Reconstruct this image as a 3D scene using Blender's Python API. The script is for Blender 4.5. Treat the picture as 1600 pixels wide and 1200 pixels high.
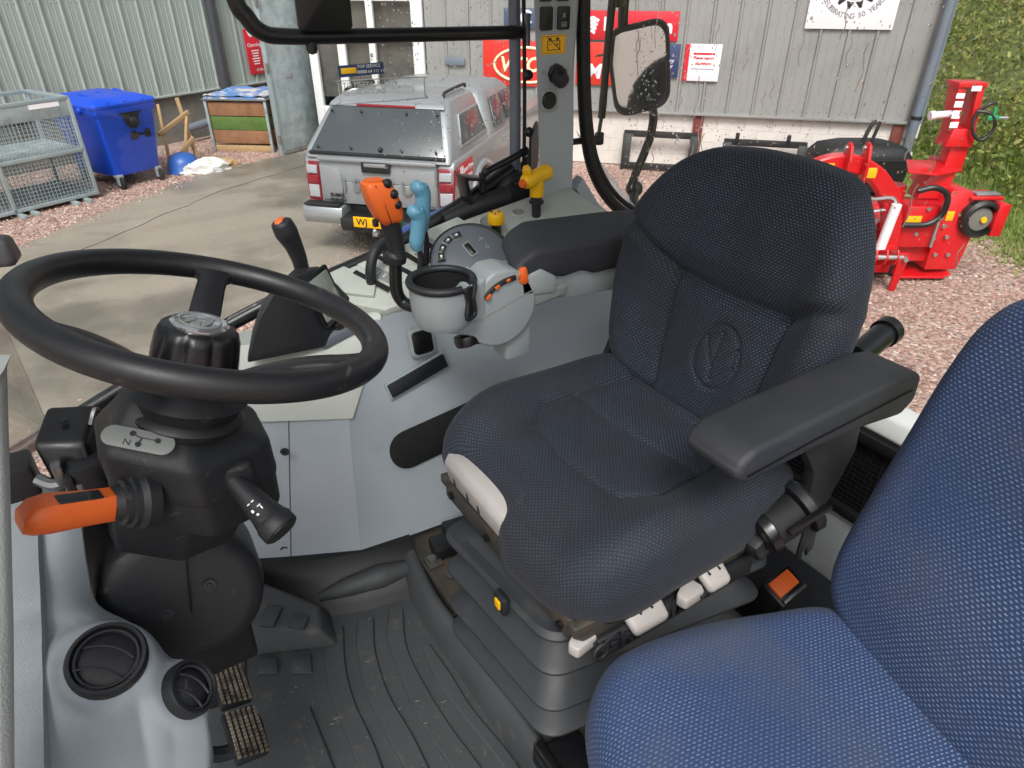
import bpy, bmesh, math, random
from mathutils import Vector as V, Matrix, noise
R = math.radians
PI = math.pi
for o in list(bpy.data.objects):
    bpy.data.objects.remove(o)
scene = bpy.context.scene
C = scene.collection
random.seed(7)

# ------------------------------------------------------------------ camera
cam = bpy.data.cameras.new('camera')
cam.sensor_width = 36.0
cam.lens = 1060.0 / 1600.0 * 36.0
cam.clip_start = 0.02
cam.clip_end = 600
cam_o = bpy.data.objects.new('camera', cam)
C.objects.link(cam_o)
cam_o.location = (-0.637, -0.753, 1.35)
cam_o.rotation_euler = (R(90 - 31.4), 0, -math.atan2(.534, .845))
scene.camera = cam_o
scene.render.resolution_x = 1024
scene.render.resolution_y = 768

# ------------------------------------------------------------------ overcast daylight
SUN_EL, SUN_AZ = R(50), R(216)          # azimuth clockwise from +Y
w = bpy.data.worlds.new('World')
scene.world = w
w.use_nodes = True
nt = w.node_tree
sky = nt.nodes.new('ShaderNodeTexSky')
sky.sky_type = 'NISHITA'
sky.sun_disc = False
sky.sun_elevation = SUN_EL
sky.sun_rotation = SUN_AZ
sky.dust_density = 6.0
sky.air_density = 1.0
sky.ozone_density = 1.0
hs = nt.nodes.new('ShaderNodeHueSaturation')
hs.inputs['Saturation'].default_value = 0.22
nt.links.new(sky.outputs[0], hs.inputs['Color'])
bg = nt.nodes['Background']
nt.links.new(hs.outputs[0], bg.inputs['Color'])
bg.inputs['Strength'].default_value = 0.12
sl = bpy.data.lights.new('sun', 'SUN')
sl.energy = 1.4
sl.angle = R(16)
sl.color = (1.0, 0.97, 0.93)
so = bpy.data.objects.new('sun', sl)
C.objects.link(so)
sd = V((math.sin(SUN_AZ) * math.cos(SUN_EL), math.cos(SUN_AZ) * math.cos(SUN_EL), math.sin(SUN_EL)))
so.rotation_euler = sd.to_track_quat('Z', 'Y').to_euler()
so.location = sd * 30
vs = scene.view_settings
vs.view_transform = 'Standard'
vs.look = 'None'
vs.exposure = 0.64
vs.gamma = 1.0
vs.use_curve_mapping = False
scene.render.engine = 'CYCLES'
scene.cycles.max_bounces = 8
scene.cycles.transparent_max_bounces = 16

# ------------------------------------------------------------------ materials
def lin(h):
    if not isinstance(h, str):
        return tuple(h)[:3]
    h = h.lstrip('#')
    c = [int(h[i:i + 2], 16) / 255 for i in (0, 2, 4)]
    return tuple(x / 12.92 if x <= .04045 else ((x + .055) / 1.055) ** 2.4 for x in c)

MATS = {}
def mat(name, col, rough=.5, metal=0.0, var=.12, vs_=6.0, bump=.0, bs=200.0, col2=None, mix=(.4, .65), ms=4.0, spec=.5, coat=0, rvar=.1, coord='Object', detail=5.0, scuff=0.0):
    """plain surface: base colour with soft blotches, optional second (dirt) colour, fine relief"""
    m = bpy.data.materials.new(name)
    m.use_nodes = True
    n, l = m.node_tree.nodes, m.node_tree.links
    b = n['Principled BSDF']
    tc = n.new('ShaderNodeTexCoord')
    out = tc.outputs[coord]
    nz = n.new('ShaderNodeTexNoise')
    nz.inputs['Scale'].default_value = vs_
    nz.inputs['Detail'].default_value = detail
    l.new(out, nz.inputs['Vector'])
    c = lin(col)
    mx = n.new('ShaderNodeMix')
    mx.data_type = 'RGBA'
    mx.inputs[6].default_value = (*[x * (1 - var) for x in c], 1)
    mx.inputs[7].default_value = (*[min(1, x * (1 + var)) for x in c], 1)
    l.new(nz.outputs['Fac'], mx.inputs[0])
    cout = mx.outputs[2]
    if col2:
        n2 = n.new('ShaderNodeTexNoise')
        n2.inputs['Scale'].default_value = ms
        n2.inputs['Detail'].default_value = 8
        n2.inputs['Roughness'].default_value = .65
        l.new(out, n2.inputs['Vector'])
        rp = n.new('ShaderNodeMapRange')
        rp.inputs[1].default_value, rp.inputs[2].default_value = mix
        l.new(n2.outputs['Fac'], rp.inputs[0])
        m2 = n.new('ShaderNodeMix')
        m2.data_type = 'RGBA'
        l.new(rp.outputs[0], m2.inputs[0])
        l.new(cout, m2.inputs[6])
        m2.inputs[7].default_value = (*lin(col2), 1)
        cout = m2.outputs[2]
    if scuff:      # hairline scratches and rubbed dust, in two directions
        for ax, sc_ in (((2.5, 70, 60), 1.0), ((55, 3, 65), 1.0)):
            mp = n.new('ShaderNodeMapping'); mp.inputs['Scale'].default_value = ax; mp.inputs['Rotation'].default_value = (.4, .3, .5)
            l.new(out, mp.inputs['Vector'])
            ns = n.new('ShaderNodeTexNoise'); ns.inputs['Scale'].default_value = sc_; ns.inputs['Detail'].default_value = 4; ns.inputs['Distortion'].default_value = .4
            l.new(mp.outputs[0], ns.inputs['Vector'])
            rs = n.new('ShaderNodeMapRange'); rs.inputs[1].default_value = .66; rs.inputs[2].default_value = .74; rs.inputs[4].default_value = scuff
            l.new(ns.outputs['Fac'], rs.inputs[0])
            ms_ = n.new('ShaderNodeMix'); ms_.data_type = 'RGBA'
            l.new(rs.outputs[0], ms_.inputs[0]); l.new(cout, ms_.inputs[6]); ms_.inputs[7].default_value = (.36, .35, .33, 1)
            cout = ms_.outputs[2]
    l.new(cout, b.inputs['Base Color'])
    b.inputs['Metallic'].default_value = metal
    b.inputs['Specular IOR Level'].default_value = spec
    if coat:
        b.inputs['Coat Weight'].default_value = coat
        b.inputs['Coat Roughness'].default_value = .08
    rr = n.new('ShaderNodeMapRange')
    rr.inputs[3].default_value = max(.02, rough - rvar)
    rr.inputs[4].default_value = min(1, rough + rvar)
    l.new(nz.outputs['Fac'], rr.inputs[0])
    l.new(rr.outputs[0], b.inputs['Roughness'])
    if bump:
        nb = n.new('ShaderNodeTexNoise')
        nb.inputs['Scale'].default_value = bs
        nb.inputs['Detail'].default_value = 3
        l.new(out, nb.inputs['Vector'])
        bp = n.new('ShaderNodeBump')
        bp.inputs['Strength'].default_value = bump
        bp.inputs['Distance'].default_value = .002
        l.new(nb.outputs['Fac'], bp.inputs['Height'])
        l.new(bp.outputs[0], b.inputs['Normal'])
    MATS[name] = m
    return m

def nd(m, t, **kw):
    x = m.node_tree.nodes.new('ShaderNode' + t)
    for k, v in kw.items():
        setattr(x, k, v)
    return x
def mth(m, op, a, b=None, c=None):
    x = nd(m, 'Math', operation=op)
    for i, v in enumerate((a, b, c)):
        if v is None: continue
        if isinstance(v, (int, float)): x.inputs[i].default_value = v
        else: m.node_tree.links.new(v, x.inputs[i])
    return x.outputs[0]
def mixc(m, f, a, b):
    x = nd(m, 'Mix', data_type='RGBA')
    for i, v in ((0, f), (6, a), (7, b)):
        if isinstance(v, (int, float)): x.inputs[i].default_value = v
        elif isinstance(v, tuple): x.inputs[i].default_value = (*v[:3], 1)
        else: m.node_tree.links.new(v, x.inputs[i])
    return x.outputs[2]

# ------------------------------------------------------------------ mesh builder
def catmull(pts, n=6, closed=False):
    P = [V(p) for p in pts]
    if len(P) < 3 or n <= 1: return P
    out = []
    N = len(P)
    segs = N if closed else N - 1
    for i in range(segs):
        p1, p2 = P[i], P[(i + 1) % N]
        p0 = P[i - 1] if (closed or i > 0) else p1 * 2 - p2
        p3 = P[(i + 2) % N] if (closed or i + 2 < N) else p2 * 2 - p1
        for k in range(n):
            t = k / n
            out.append(.5 * ((2 * p1) + (p2 - p0) * t + (2 * p0 - 5 * p1 + 4 * p2 - p3) * t * t + (3 * p1 - p0 - 3 * p2 + p3) * t ** 3))
    if not closed: out.append(P[-1])
    return out

class B:
    def __init__(s, M=None):
        s.bm = bmesh.new()
        s.M = M or Matrix.Identity(4)
    def _add(s, tb, M=None):
        T = s.M @ M if M is not None else s.M
        vm = {}
        for v in tb.verts: vm[v] = s.bm.verts.new(T @ v.co)
        for f in tb.faces:
            try: s.bm.faces.new([vm[v] for v in f.verts])
            except ValueError: pass
        tb.free()
        return s
    def box(s, c, size, bev=0, rot=None, seg=2):
        tb = bmesh.new()
        bmesh.ops.create_cube(tb, size=1)
        for v in tb.verts: v.co = V((v.co.x * size[0], v.co.y * size[1], v.co.z * size[2]))
        if bev: bmesh.ops.bevel(tb, geom=tb.edges[:], offset=min(bev, min(size) * .49), segments=seg, profile=.5, affect='EDGES')
        M = Matrix.Translation(c)
        if rot is not None: M = M @ (rot if isinstance(rot, Matrix) else Matrix.Rotation(rot, 4, 'Z'))
        return s._add(tb, M)
    def beam(s, p, q, w, h, bev=0, up=(0, 0, 1)):
        """rectangular bar from p to q; w across, h along up"""
        p, q = V(p), V(q)
        d = (q - p); L = d.length; d.normalize()
        x = d.cross(V(up))
        if x.length < 1e-4: x = d.cross(V((1, 0, 0)))
        x.normalize(); u = x.cross(d)
        M = Matrix((( x.x, d.x, u.x), (x.y, d.y, u.y), (x.z, d.z, u.z))).to_4x4()
        tb = bmesh.new(); bmesh.ops.create_cube(tb, size=1)
        for v in tb.verts: v.co = V((v.co.x * w, v.co.y * L, v.co.z * h))
        if bev: bmesh.ops.bevel(tb, geom=tb.edges[:], offset=min(bev, min(w, L, h) * .49), segments=2, profile=.5, affect='EDGES')
        return s._add(tb, Matrix.Translation((p + q) / 2) @ M)
    def tube(s, pts, r, n=10, sm=6, closed=False, cap=True, flat=None):
        P = catmull(pts, sm, closed)
        N = len(P)
        rs = r if isinstance(r, (list, tuple)) else None
        def rad(i):
            if rs is None: return r
            t = i / (N - 1) * (len(rs) - 1); k = min(int(t), len(rs) - 2); f = t - k
            return rs[k] * (1 - f) + rs[k + 1] * f
        tb = bmesh.new(); rings = []
        T = []
        for i in range(N):
            a = P[(i - 1) % N] if (closed or i > 0) else P[i]
            b = P[(i + 1) % N] if (closed or i < N - 1) else P[i]
            T.append((b - a).normalized())
        nrm = T[0].orthogonal().normalized() if flat is None else (V(flat) - T[0] * V(flat).dot(T[0])).normalized()
        for i in range(N):
            nrm = (nrm - T[i] * nrm.dot(T[i])).normalized() if flat is None else (V(flat) - T[i] * V(flat).dot(T[i])).normalized()
            bn = T[i].cross(nrm)
            q = rad(i)
            ra, rb = q if isinstance(q, tuple) else (q, q)
            rings.append([tb.verts.new(P[i] + nrm * ra * math.cos(2 * PI * k / n) + bn * rb * math.sin(2 * PI * k / n)) for k in range(n)])
        for i in range(N if closed else N - 1):
            A, D = rings[i], rings[(i + 1) % N]
            for k in range(n): tb.faces.new((A[k], A[(k + 1) % n], D[(k + 1) % n], D[k]))
        if cap and not closed:
            tb.faces.new(rings[0][::-1]); tb.faces.new(rings[-1])
        return s._add(tb)
    def lathe(s, prof, o=(0, 0, 0), ax=(0, 0, 1), n=24, xs=1.0, cap=True):
        z = V(ax).normalized(); x = z.orthogonal().normalized(); y = z.cross(x); o = V(o)
        tb = bmesh.new(); rings = []
        for r, h in prof:
            if r < 1e-6: rings.append([tb.verts.new(o + z * h)])
            else: rings.append([tb.verts.new(o + z * h + x * r * math.cos(2 * PI * k / n) + y * r * xs * math.sin(2 * PI * k / n)) for k in range(n)])
        for A, D in zip(rings, rings[1:]):
            for k in range(n):
                k2 = (k + 1) % n
                if len(A) == 1 and len(D) == 1: continue
                if len(A) == 1: tb.faces.new((A[0], D[k2], D[k]))
                elif len(D) == 1: tb.faces.new((A[k], A[k2], D[0]))
                else: tb.faces.new((A[k], A[k2], D[k2], D[k]))
        if cap and len(rings[0]) > 1: tb.faces.new(rings[0][::-1])
        if cap and len(rings[-1]) > 1: tb.faces.new(rings[-1])
        bmesh.ops.recalc_face_normals(tb, faces=tb.faces[:])
        return s._add(tb)
    def prism(s, poly, ext, bev=0, seg=2):
        """polygon (3-D points) extruded along ext, edges bevelled"""
        tb = bmesh.new()
        a = [tb.verts.new(V(p)) for p in poly]
        e = V(ext)
        b = [tb.verts.new(V(p) + e) for p in poly]
        n = len(poly)
        tb.faces.new(a[::-1]); tb.faces.new(b)
        for i in range(n): tb.faces.new((a[i], a[(i + 1) % n], b[(i + 1) % n], b[i]))
        bmesh.ops.recalc_face_normals(tb, faces=tb.faces[:])
        if bev:
            bmesh.ops.bevel(tb, geom=tb.edges[:], offset=bev, segments=seg, profile=.5, affect='EDGES', clamp_overlap=True)
        return s._add(tb)
    def loft(s, rings, cap=True, closed=True):
        tb = bmesh.new()
        RR = [[tb.verts.new(V(p)) for p in r] for r in rings]
        n = len(RR[0])
        for A, D in zip(RR, RR[1:]):
            for k in range(n if closed else n - 1): tb.faces.new((A[k], A[(k + 1) % n], D[(k + 1) % n], D[k]))
        if cap and closed:
            tb.faces.new(RR[0][::-1]); tb.faces.new(RR[-1])
        bmesh.ops.recalc_face_normals(tb, faces=tb.faces[:])
        return s._add(tb)
    def hexa(s, a, b, bev=0):
        """solid between two quads (or n-gons) a and b"""
        tb = bmesh.new()
        A = [tb.verts.new(V(p)) for p in a]; D = [tb.verts.new(V(p)) for p in b]; n = len(A)
        tb.faces.new(A[::-1]); tb.faces.new(D)
        for i in range(n): tb.faces.new((A[i], A[(i + 1) % n], D[(i + 1) % n], D[i]))
        bmesh.ops.recalc_face_normals(tb, faces=tb.faces[:])
        if bev: bmesh.ops.bevel(tb, geom=tb.edges[:], offset=bev, segments=3, profile=.5, affect='EDGES', clamp_overlap=True)
        return s._add(tb)
    def raw(s, vs, fs):
        vv = [s.bm.verts.new(s.M @ V(v)) for v in vs]
        for f in fs: s.bm.faces.new([vv[i] for i in f])
        return s
    def sphere(s, c, r, seg=16, sc=(1, 1, 1)):
        tb = bmesh.new(); bmesh.ops.create_uvsphere(tb, u_segments=seg, v_segments=max(6, seg // 2), radius=r)
        return s._add(tb, Matrix.Translation(c) @ Matrix.Diagonal((*sc, 1)))
    def mesh(s, name, ang=38):
        me = bpy.data.meshes.new(name)
        s.bm.to_mesh(me); s.bm.free()
        if ang:
            me.shade_smooth()
            me.set_sharp_from_angle(angle=R(ang))
        return me

def M_(m): return MATS[m] if isinstance(m, str) else m

def link(name, me, m, parent=None, kind=None, label=None):
    if m is not None:
        me.materials.append(M_(m))
    o = bpy.data.objects.new(name, me)
    C.objects.link(o)
    if parent is not None:
        o.parent = parent
        r = parent
        off = Matrix.Identity(4)
        if parent.get('_w') is not None:
            off = Matrix.Translation(parent.location).inverted()
        o.matrix_parent_inverse = off
    if kind: o['kind'] = kind
    if label: o['label'] = label
    return o

def part(name, b, m, parent=None, ang=38, kind=None, label=None):
    return link(name, b.mesh(name, ang), m, parent, kind, label)

def thing(name, label, cat, loc=(0, 0, 0), rz=0, group=None, world=False):
    """an Empty at the thing's base; world=True means its parts are given in world coordinates"""
    o = bpy.data.objects.new(name, None)
    C.objects.link(o)
    o.empty_display_size = .1
    o.location = loc
    o.rotation_euler = (0, 0, rz)
    o['label'] = label; o['category'] = cat
    if group: o['group'] = group
    if world: o['_w'] = 1
    return o

def tag(o, label, cat, group=None):
    o['label'] = label; o['category'] = cat
    if group: o['group'] = group
    return o

def struct(name, b, m, ang=38, parent=None):
    return part(name, b, m, parent, ang, 'structure' if parent is None else None)

def dup(root, loc=None, rz=None, label=None):
    r = root.copy(); C.objects.link(r)
    if loc is not None: r.location = loc
    if rz is not None: r.rotation_euler = (0, 0, rz)
    if label: r['label'] = label
    for ch in list(root.children):
        c = ch.copy(); C.objects.link(c); c.parent = r
        for g in list(ch.children):
            d = g.copy(); C.objects.link(d); d.parent = c
    return r

def text_mesh(txt, size, extrude=.0006, bold=0.0, shear=0.0, spacing=1.0, align='CENTER', xs=1.0):
    cu = bpy.data.curves.new('lettering', 'FONT')
    cu.body = txt; cu.size = size; cu.extrude = extrude; cu.offset = bold; cu.shear = shear
    cu.space_character = spacing
    cu.align_x = align; cu.align_y = 'CENTER'
    cu.resolution_u = 3
    o = bpy.data.objects.new('tmp_lettering', cu)
    C.objects.link(o)
    dg = bpy.context.evaluated_depsgraph_get()
    me = bpy.data.meshes.new_from_object(o.evaluated_get(dg))
    bpy.data.objects.remove(o); bpy.data.curves.remove(cu)
    if xs != 1.0:
        for v in me.vertices: v.co.x *= xs
    return me

def frame(o, x, y):
    x = V(x).normalized(); y = V(y); y = (y - x * y.dot(x)).normalized(); z = x.cross(y)
    return Matrix(((x.x, y.x, z.x, o[0]), (x.y, y.y, z.y, o[1]), (x.z, y.z, z.z, o[2]), (0, 0, 0, 1)))

def lettering(txt, size, m, parent, o, x, y, name='lettering', **kw):
    me = text_mesh(txt, size, **kw)
    me.transform(frame(o, x, y))
    me.materials.clear()
    return link(name, me, m, parent)

def arc_lettering(txt, size, m, parent, c, rad, a0, a1, x, y, name='lettering', flip=False, **kw):
    """letters along a circle, angles in degrees in the x-y frame, reading a0 -> a1"""
    bm = bmesh.new()
    n = len(txt)
    for i, ch in enumerate(txt):
        if ch == ' ': continue
        a = R(a0 + (a1 - a0) * i / (n - 1))
        me = text_mesh(ch, size, **kw)
        rot = a + PI / 2 if flip else a - PI / 2
        me.transform(frame(c, x, y) @ Matrix.Translation((rad * math.cos(a), rad * math.sin(a), 0)) @ Matrix.Rotation(rot, 4, 'Z'))
        bm.from_mesh(me); bpy.data.meshes.remove(me)
    me = bpy.data.meshes.new(name); bm.to_mesh(me); bm.free()
    return link(name, me, m, parent)

def rrect(w, h, r, n=6, cx=0, cy=0):
    """rounded rectangle outline, 2-D, counter-clockwise"""
    pts = []
    for sx, sy, a in ((1, -1, -90), (1, 1, 0), (-1, 1, 90), (-1, -1, 180)):
        for k in range(n + 1):
            t = R(a + 90 * k / n)
            pts.append((cx + sx * (w / 2 - r) + r * math.cos(t), cy + sy * (h / 2 - r) + r * math.sin(t)))
    return pts

def round_poly(poly, r, n=4):
    out = []
    P = [V(p) for p in poly]; N = len(P)
    for i in range(N):
        a, c, d = P[i - 1], P[i], P[(i + 1) % N]
        u = (a - c).normalized(); w = (d - c).normalized()
        q = min(r, (a - c).length * .45, (d - c).length * .45)
        p0, p2 = c + u * q, c + w * q
        for k in range(n + 1):
            t = k / n; out.append(p0 * (1 - t) ** 2 + c * 2 * t * (1 - t) + p2 * t * t)
    return out

def plate(b, o, x, y, outline, depth, bev=0):
    """flat plate from a 2-D outline in the frame (o,x,y); depth along the frame normal"""
    F = frame(o, x, y)
    poly = [F @ V((p[0], p[1], 0)) for p in outline]
    nrm = (F.to_3x3() @ V((0, 0, 1)))
    return b.prism(poly, nrm * depth, bev)
# ================================================================== THE YARD (ground at z = G, cab floor at z = 0)
G = -1.6
mat('white_paint', '#d6cfc9', .6, var=.06, vs_=2, col2='#b5aca3', mix=(.55, .8), ms=1.5, bump=.15, bs=60)
mat('cladding_grey', '#98a19d', .42, var=.05, vs_=1.2, col2='#747c78', mix=(.5, .8), ms=.8, spec=.4)
mat('cladding_grey_dark', '#8d8d8b', .45, var=.05, vs_=1.2, col2='#767674', mix=(.5, .8), ms=.9, spec=.4)
mat('plinth', '#6e6c66', .9, var=.15, vs_=3, bump=.5, bs=40, col2='#4b4a45', mix=(.45, .7), ms=2)
mat('pipe_grey', '#3a3e45', .35, var=.1, spec=.5)
mat('pipe_slate', '#6b7480', .4, var=.1)
mat('sign_red', '#c8142b', .35, var=.04)
mat('sign_red2', '#d32d24', .35, var=.04)
mat('sign_white', '#e9e6ea', .4, var=.03)
mat('sign_blue', '#26365f', .4, var=.06)
mat('sign_slate', '#47566a', .4, var=.06)
mat('sign_cream', '#efe0b4', .4, var=.03)
mat('sign_gray', '#8c8a92', .5, var=.03)
mat('print_black', '#262628', .5, var=.05)
mat('upvc', '#d5d8d6', .3, var=.03)
mat('rust_red', '#6d2f28', .7, var=.2, vs_=10)
mat('galv', '#a5b0b2', .42, metal=.25, var=.14, vs_=9, col2='#7f8b8e', mix=(.4, .7), ms=5, rvar=.15)
mat('galv_mesh', '#a3b0b3', .45, metal=.4, var=.12, vs_=9)
mat('bin_blue', '#0f47c4', .38, var=.1, vs_=3, col2='#0c3793', mix=(.55, .8), ms=3, rvar=.12)
mat('black_plastic', '#17181a', .5, var=.15, bump=.15, bs=300)
mat('tub_blue', '#1f55a0', .4, var=.1)
mat('sack', '#cfcfca', .7, var=.1)
mat('timber', '#a88a63', .8, var=.25, vs_=12, bump=.3, bs=80)
mat('board_wood', '#8c6243', .8, var=.3, vs_=14, col2='#6b4a33', mix=(.45, .7), ms=7, bump=.3, bs=80)
mat('board_green', '#4c6a2a', .8, var=.25, vs_=14, col2='#3b4a26', mix=(.5, .75), ms=7)
mat('tarp_blue', '#5a86bf', .4, var=.3, vs_=8, col2='#c9c4c8', mix=(.5, .56), ms=3.5)
mat('truck_silver', '#8e9295', .38, metal=.3, var=.03, vs_=2, coat=.35, rvar=.0)
mat('truck_chrome', '#a9adb0', .3, metal=.7, var=.05)
mat('truck_black', '#1b1c1e', .5, var=.1)
mat('tyre', '#1a1a1b', .8, var=.15, bump=.3, bs=60)
mat('lamp_red', '#7d1420', .15, var=.2, vs_=20, coat=.8)
mat('lamp_clear', '#9a9ea2', .12, var=.15, vs_=20, coat=.8)
mat('plate_yellow', '#e2a800', .4, var=.04)
mat('emblem_grey', '#8d9194', .3, metal=.6, var=.05)
mat('mower_red', '#c4141c', .36, var=.12, vs_=5, coat=.25, rvar=.12, col2='#8e1216', mix=(.6, .8), ms=9)
mat('decal_yellow', '#e3b21c', .4, var=.08)
mat('steel_bright', '#b9bcbe', .3, metal=.8, var=.1)
mat('hose_black', '#161617', .45, var=.1)
mat('green_cap', '#1f8f5a', .4)
mat('frame_black', '#1a1b1d', .55, var=.15)

# tinted window glass that mirrors the sky
def glassy(name, tint, alpha, rough=.03):
    m = bpy.data.materials.new(name); m.use_nodes = True
    n, l = m.node_tree.nodes, m.node_tree.links
    out = n['Material Output']
    n.remove(n['Principled BSDF'])
    tr = n.new('ShaderNodeBsdfTransparent'); tr.inputs[0].default_value = (*tint, 1)
    gl = n.new('ShaderNodeBsdfGlossy'); gl.inputs['Roughness'].default_value = rough
    fr = n.new('ShaderNodeFresnel'); fr.inputs[0].default_value = 1.45
    mp = n.new('ShaderNodeMath'); mp.operation = 'MULTIPLY'; mp.inputs[1].default_value = alpha
    l.new(fr.outputs[0], mp.inputs[0])
    mx = n.new('ShaderNodeMixShader')
    l.new(mp.outputs[0], mx.inputs[0]); l.new(tr.outputs[0], mx.inputs[1]); l.new(gl.outputs[0], mx.inputs[2])
    l.new(mx.outputs[0], out.inputs[0])
    MATS[name] = m
    return m
glassy('clear_glass', (.985, .993, .99), .55)
m = bpy.data.materials.new('raindrop'); m.use_nodes = True; MATS['raindrop'] = m
nb_ = m.node_tree.nodes['Principled BSDF']; nb_.inputs['Transmission Weight'].default_value = 1; nb_.inputs['IOR'].default_value = 1.33; nb_.inputs['Roughness'].default_value = .04
mat('dark_glass', '#3f4548', .16, var=.12, vs_=2, spec=.7, rvar=.04)
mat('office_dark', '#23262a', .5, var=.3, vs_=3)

# gravel: voronoi chippings of pink and grey stone
def gravel_mat():
    m = mat('gravel', '#9d7d74', .9)
    n, l = m.node_tree.nodes, m.node_tree.links
    b = n['Principled BSDF']
    tc = nd(m, 'TexCoord')
    vo = nd(m, 'TexVoronoi'); vo.inputs['Scale'].default_value = 26
    vo.inputs['Randomness'].default_value = 1
    l.new(tc.outputs['Object'], vo.inputs['Vector'])
    sep = nd(m, 'SeparateColor'); l.new(vo.outputs['Color'], sep.inputs[0])
    rmp = nd(m, 'ValToRGB'); l.new(sep.outputs[0], rmp.inputs[0])
    cr = rmp.color_ramp
    stops = [(0, '#7d6258'), (.25, '#9d7f73'), (.5, '#b39386'), (.75, '#c8b3a6'), (1, '#8f7f76')]
    cr.elements[0].position = 0; cr.elements[0].color = (*lin(stops[0][1]), 1)
    cr.elements[1].position = 1; cr.elements[1].color = (*lin(stops[-1][1]), 1)
    for p, c in stops[1:-1]:
        e = cr.elements.new(p); e.color = (*lin(c), 1)
    edge = mth(m, 'SUBTRACT', 1.0, mth(m, 'MULTIPLY', vo.outputs['Distance'], 1.0))
    big = nd(m, 'TexNoise'); big.inputs['Scale'].default_value = .6; big.inputs['Detail'].default_value = 6
    l.new(tc.outputs['Object'], big.inputs['Vector'])
    fac = mth(m, 'MULTIPLY', big.outputs['Fac'], .3)
    col = mixc(m, fac, rmp.outputs[0], lin('#7a6a60'))
    l.new(col, b.inputs['Base Color'])
    bp = nd(m, 'Bump'); bp.inputs['Strength'].default_value = 1; bp.inputs['Distance'].default_value = .02
    l.new(edge, bp.inputs['Height']); l.new(bp.outputs[0], b.inputs['Normal'])
    for k in list(b.inputs['Roughness'].links): l.remove(k)
    b.inputs['Roughness'].default_value = .85
gravel_mat()

def concrete_mat():
    m = mat('concrete', '#8d867a', .8)
    n, l = m.node_tree.nodes, m.node_tree.links
    b = n['Principled BSDF']
    tc = nd(m, 'TexCoord')
    def nz(s, d=6, r=.6):
        x = nd(m, 'TexNoise'); x.inputs['Scale'].default_value = s; x.inputs['Detail'].default_value = d; x.inputs['Roughness'].default_value = r
        l.new(tc.outputs['Object'], x.inputs['Vector']); return x.outputs['Fac']
    fine = nz(45, 4, .7); mid = nz(3.2); big = nz(.55, 5)
    c = mixc(m, fine, lin('#6e685d'), lin('#aaa396'))
    c = mixc(m, mth(m, 'MULTIPLY', mid, .55), c, lin('#7d7466'))
    wet = nd(m, 'MapRange'); wet.inputs[1].default_value = .47; wet.inputs[2].default_value = .62
    l.new(big, wet.inputs[0])
    # tyre-swept streaks along the drive
    mp = nd(m, 'Mapping'); mp.inputs['Rotation'].default_value = (0, 0, R(-42)); mp.inputs['Scale'].default_value = (.35, 2.2, 1)
    l.new(tc.outputs['Object'], mp.inputs['Vector'])
    st = nd(m, 'TexNoise'); st.inputs['Scale'].default_value = 1.3; st.inputs['Detail'].default_value = 7; l.new(mp.outputs[0], st.inputs['Vector'])
    sr = nd(m, 'MapRange'); sr.inputs[1].default_value = .45; sr.inputs[2].default_value = .7; l.new(st.outputs['Fac'], sr.inputs[0])
    c = mixc(m, mth(m, 'MULTIPLY', sr.outputs[0], .5), c, lin('#746d61'))
    c = mixc(m, mth(m, 'MULTIPLY', wet.outputs[0], .65), c, lin('#57524a'))
    l.new(c, b.inputs['Base Color'])
    for k in list(b.inputs['Roughness'].links): l.remove(k)
    rr = nd(m, 'MapRange'); rr.inputs[3].default_value = .85; rr.inputs[4].default_value = .33
    l.new(wet.outputs[0], rr.inputs[0]); l.new(rr.outputs[0], b.inputs['Roughness'])
    bp = nd(m, 'Bump'); bp.inputs['Strength'].default_value = .35; bp.inputs['Distance'].default_value = .006
    l.new(fine, bp.inputs['Height']); l.new(bp.outputs[0], b.inputs['Normal'])
concrete_mat()

def leaf_mat(name, cols, trans=.3):
    m = bpy.data.materials.new(name); m.use_nodes = True
    n, l = m.node_tree.nodes, m.node_tree.links
    b = n['Principled BSDF']
    ge = nd(m, 'NewGeometry')
    rmp = nd(m, 'ValToRGB'); l.new(ge.outputs['Random Per Island'], rmp.inputs[0])
    cr = rmp.color_ramp
    cr.elements[0].color = (*lin(cols[0]), 1); cr.elements[1].color = (*lin(cols[-1]), 1)
    for i, c in enumerate(cols[1:-1], 1):
        e = cr.elements.new(i / (len(cols) - 1)); e.color = (*lin(c), 1)
    l.new(rmp.outputs[0], b.inputs['Base Color'])
    b.inputs['Roughness'].default_value = .55
    tl = nd(m, 'BsdfTranslucent'); l.new(rmp.outputs[0], tl.inputs[0])
    mx = nd(m, 'MixShader'); mx.inputs[0].default_value = trans
    l.new(b.outputs[0], mx.inputs[1]); l.new(tl.outputs[0], mx.inputs[2]); l.new(mx.outputs[0], n['Material Output'].inputs[0])
    MATS[name] = m
leaf_mat('leaf_hedge', ['#4f5f26', '#758538', '#8b964a', '#5d6d33', '#a3a45a', '#8a7d48'])
leaf_mat('leaf_dark', ['#465726', '#586b30', '#6b7d3a', '#747f46'])
leaf_mat('grass_blade', ['#6b8438', '#869a4a', '#9aa658', '#768c42'])
mat('bank_soil', '#5f6b38', .95, var=.3, vs_=3, bump=.6, bs=20)
mat('stem', '#5a4a36', .9)

# ---- ground sheet, concrete
b = B()
NG = 60
b.raw([(-150, -150, G), (150, -150, G), (150, 150, G), (-150, 150, G)], [(0, 1, 2, 3)])
struct('ground', b, 'gravel')

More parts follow.
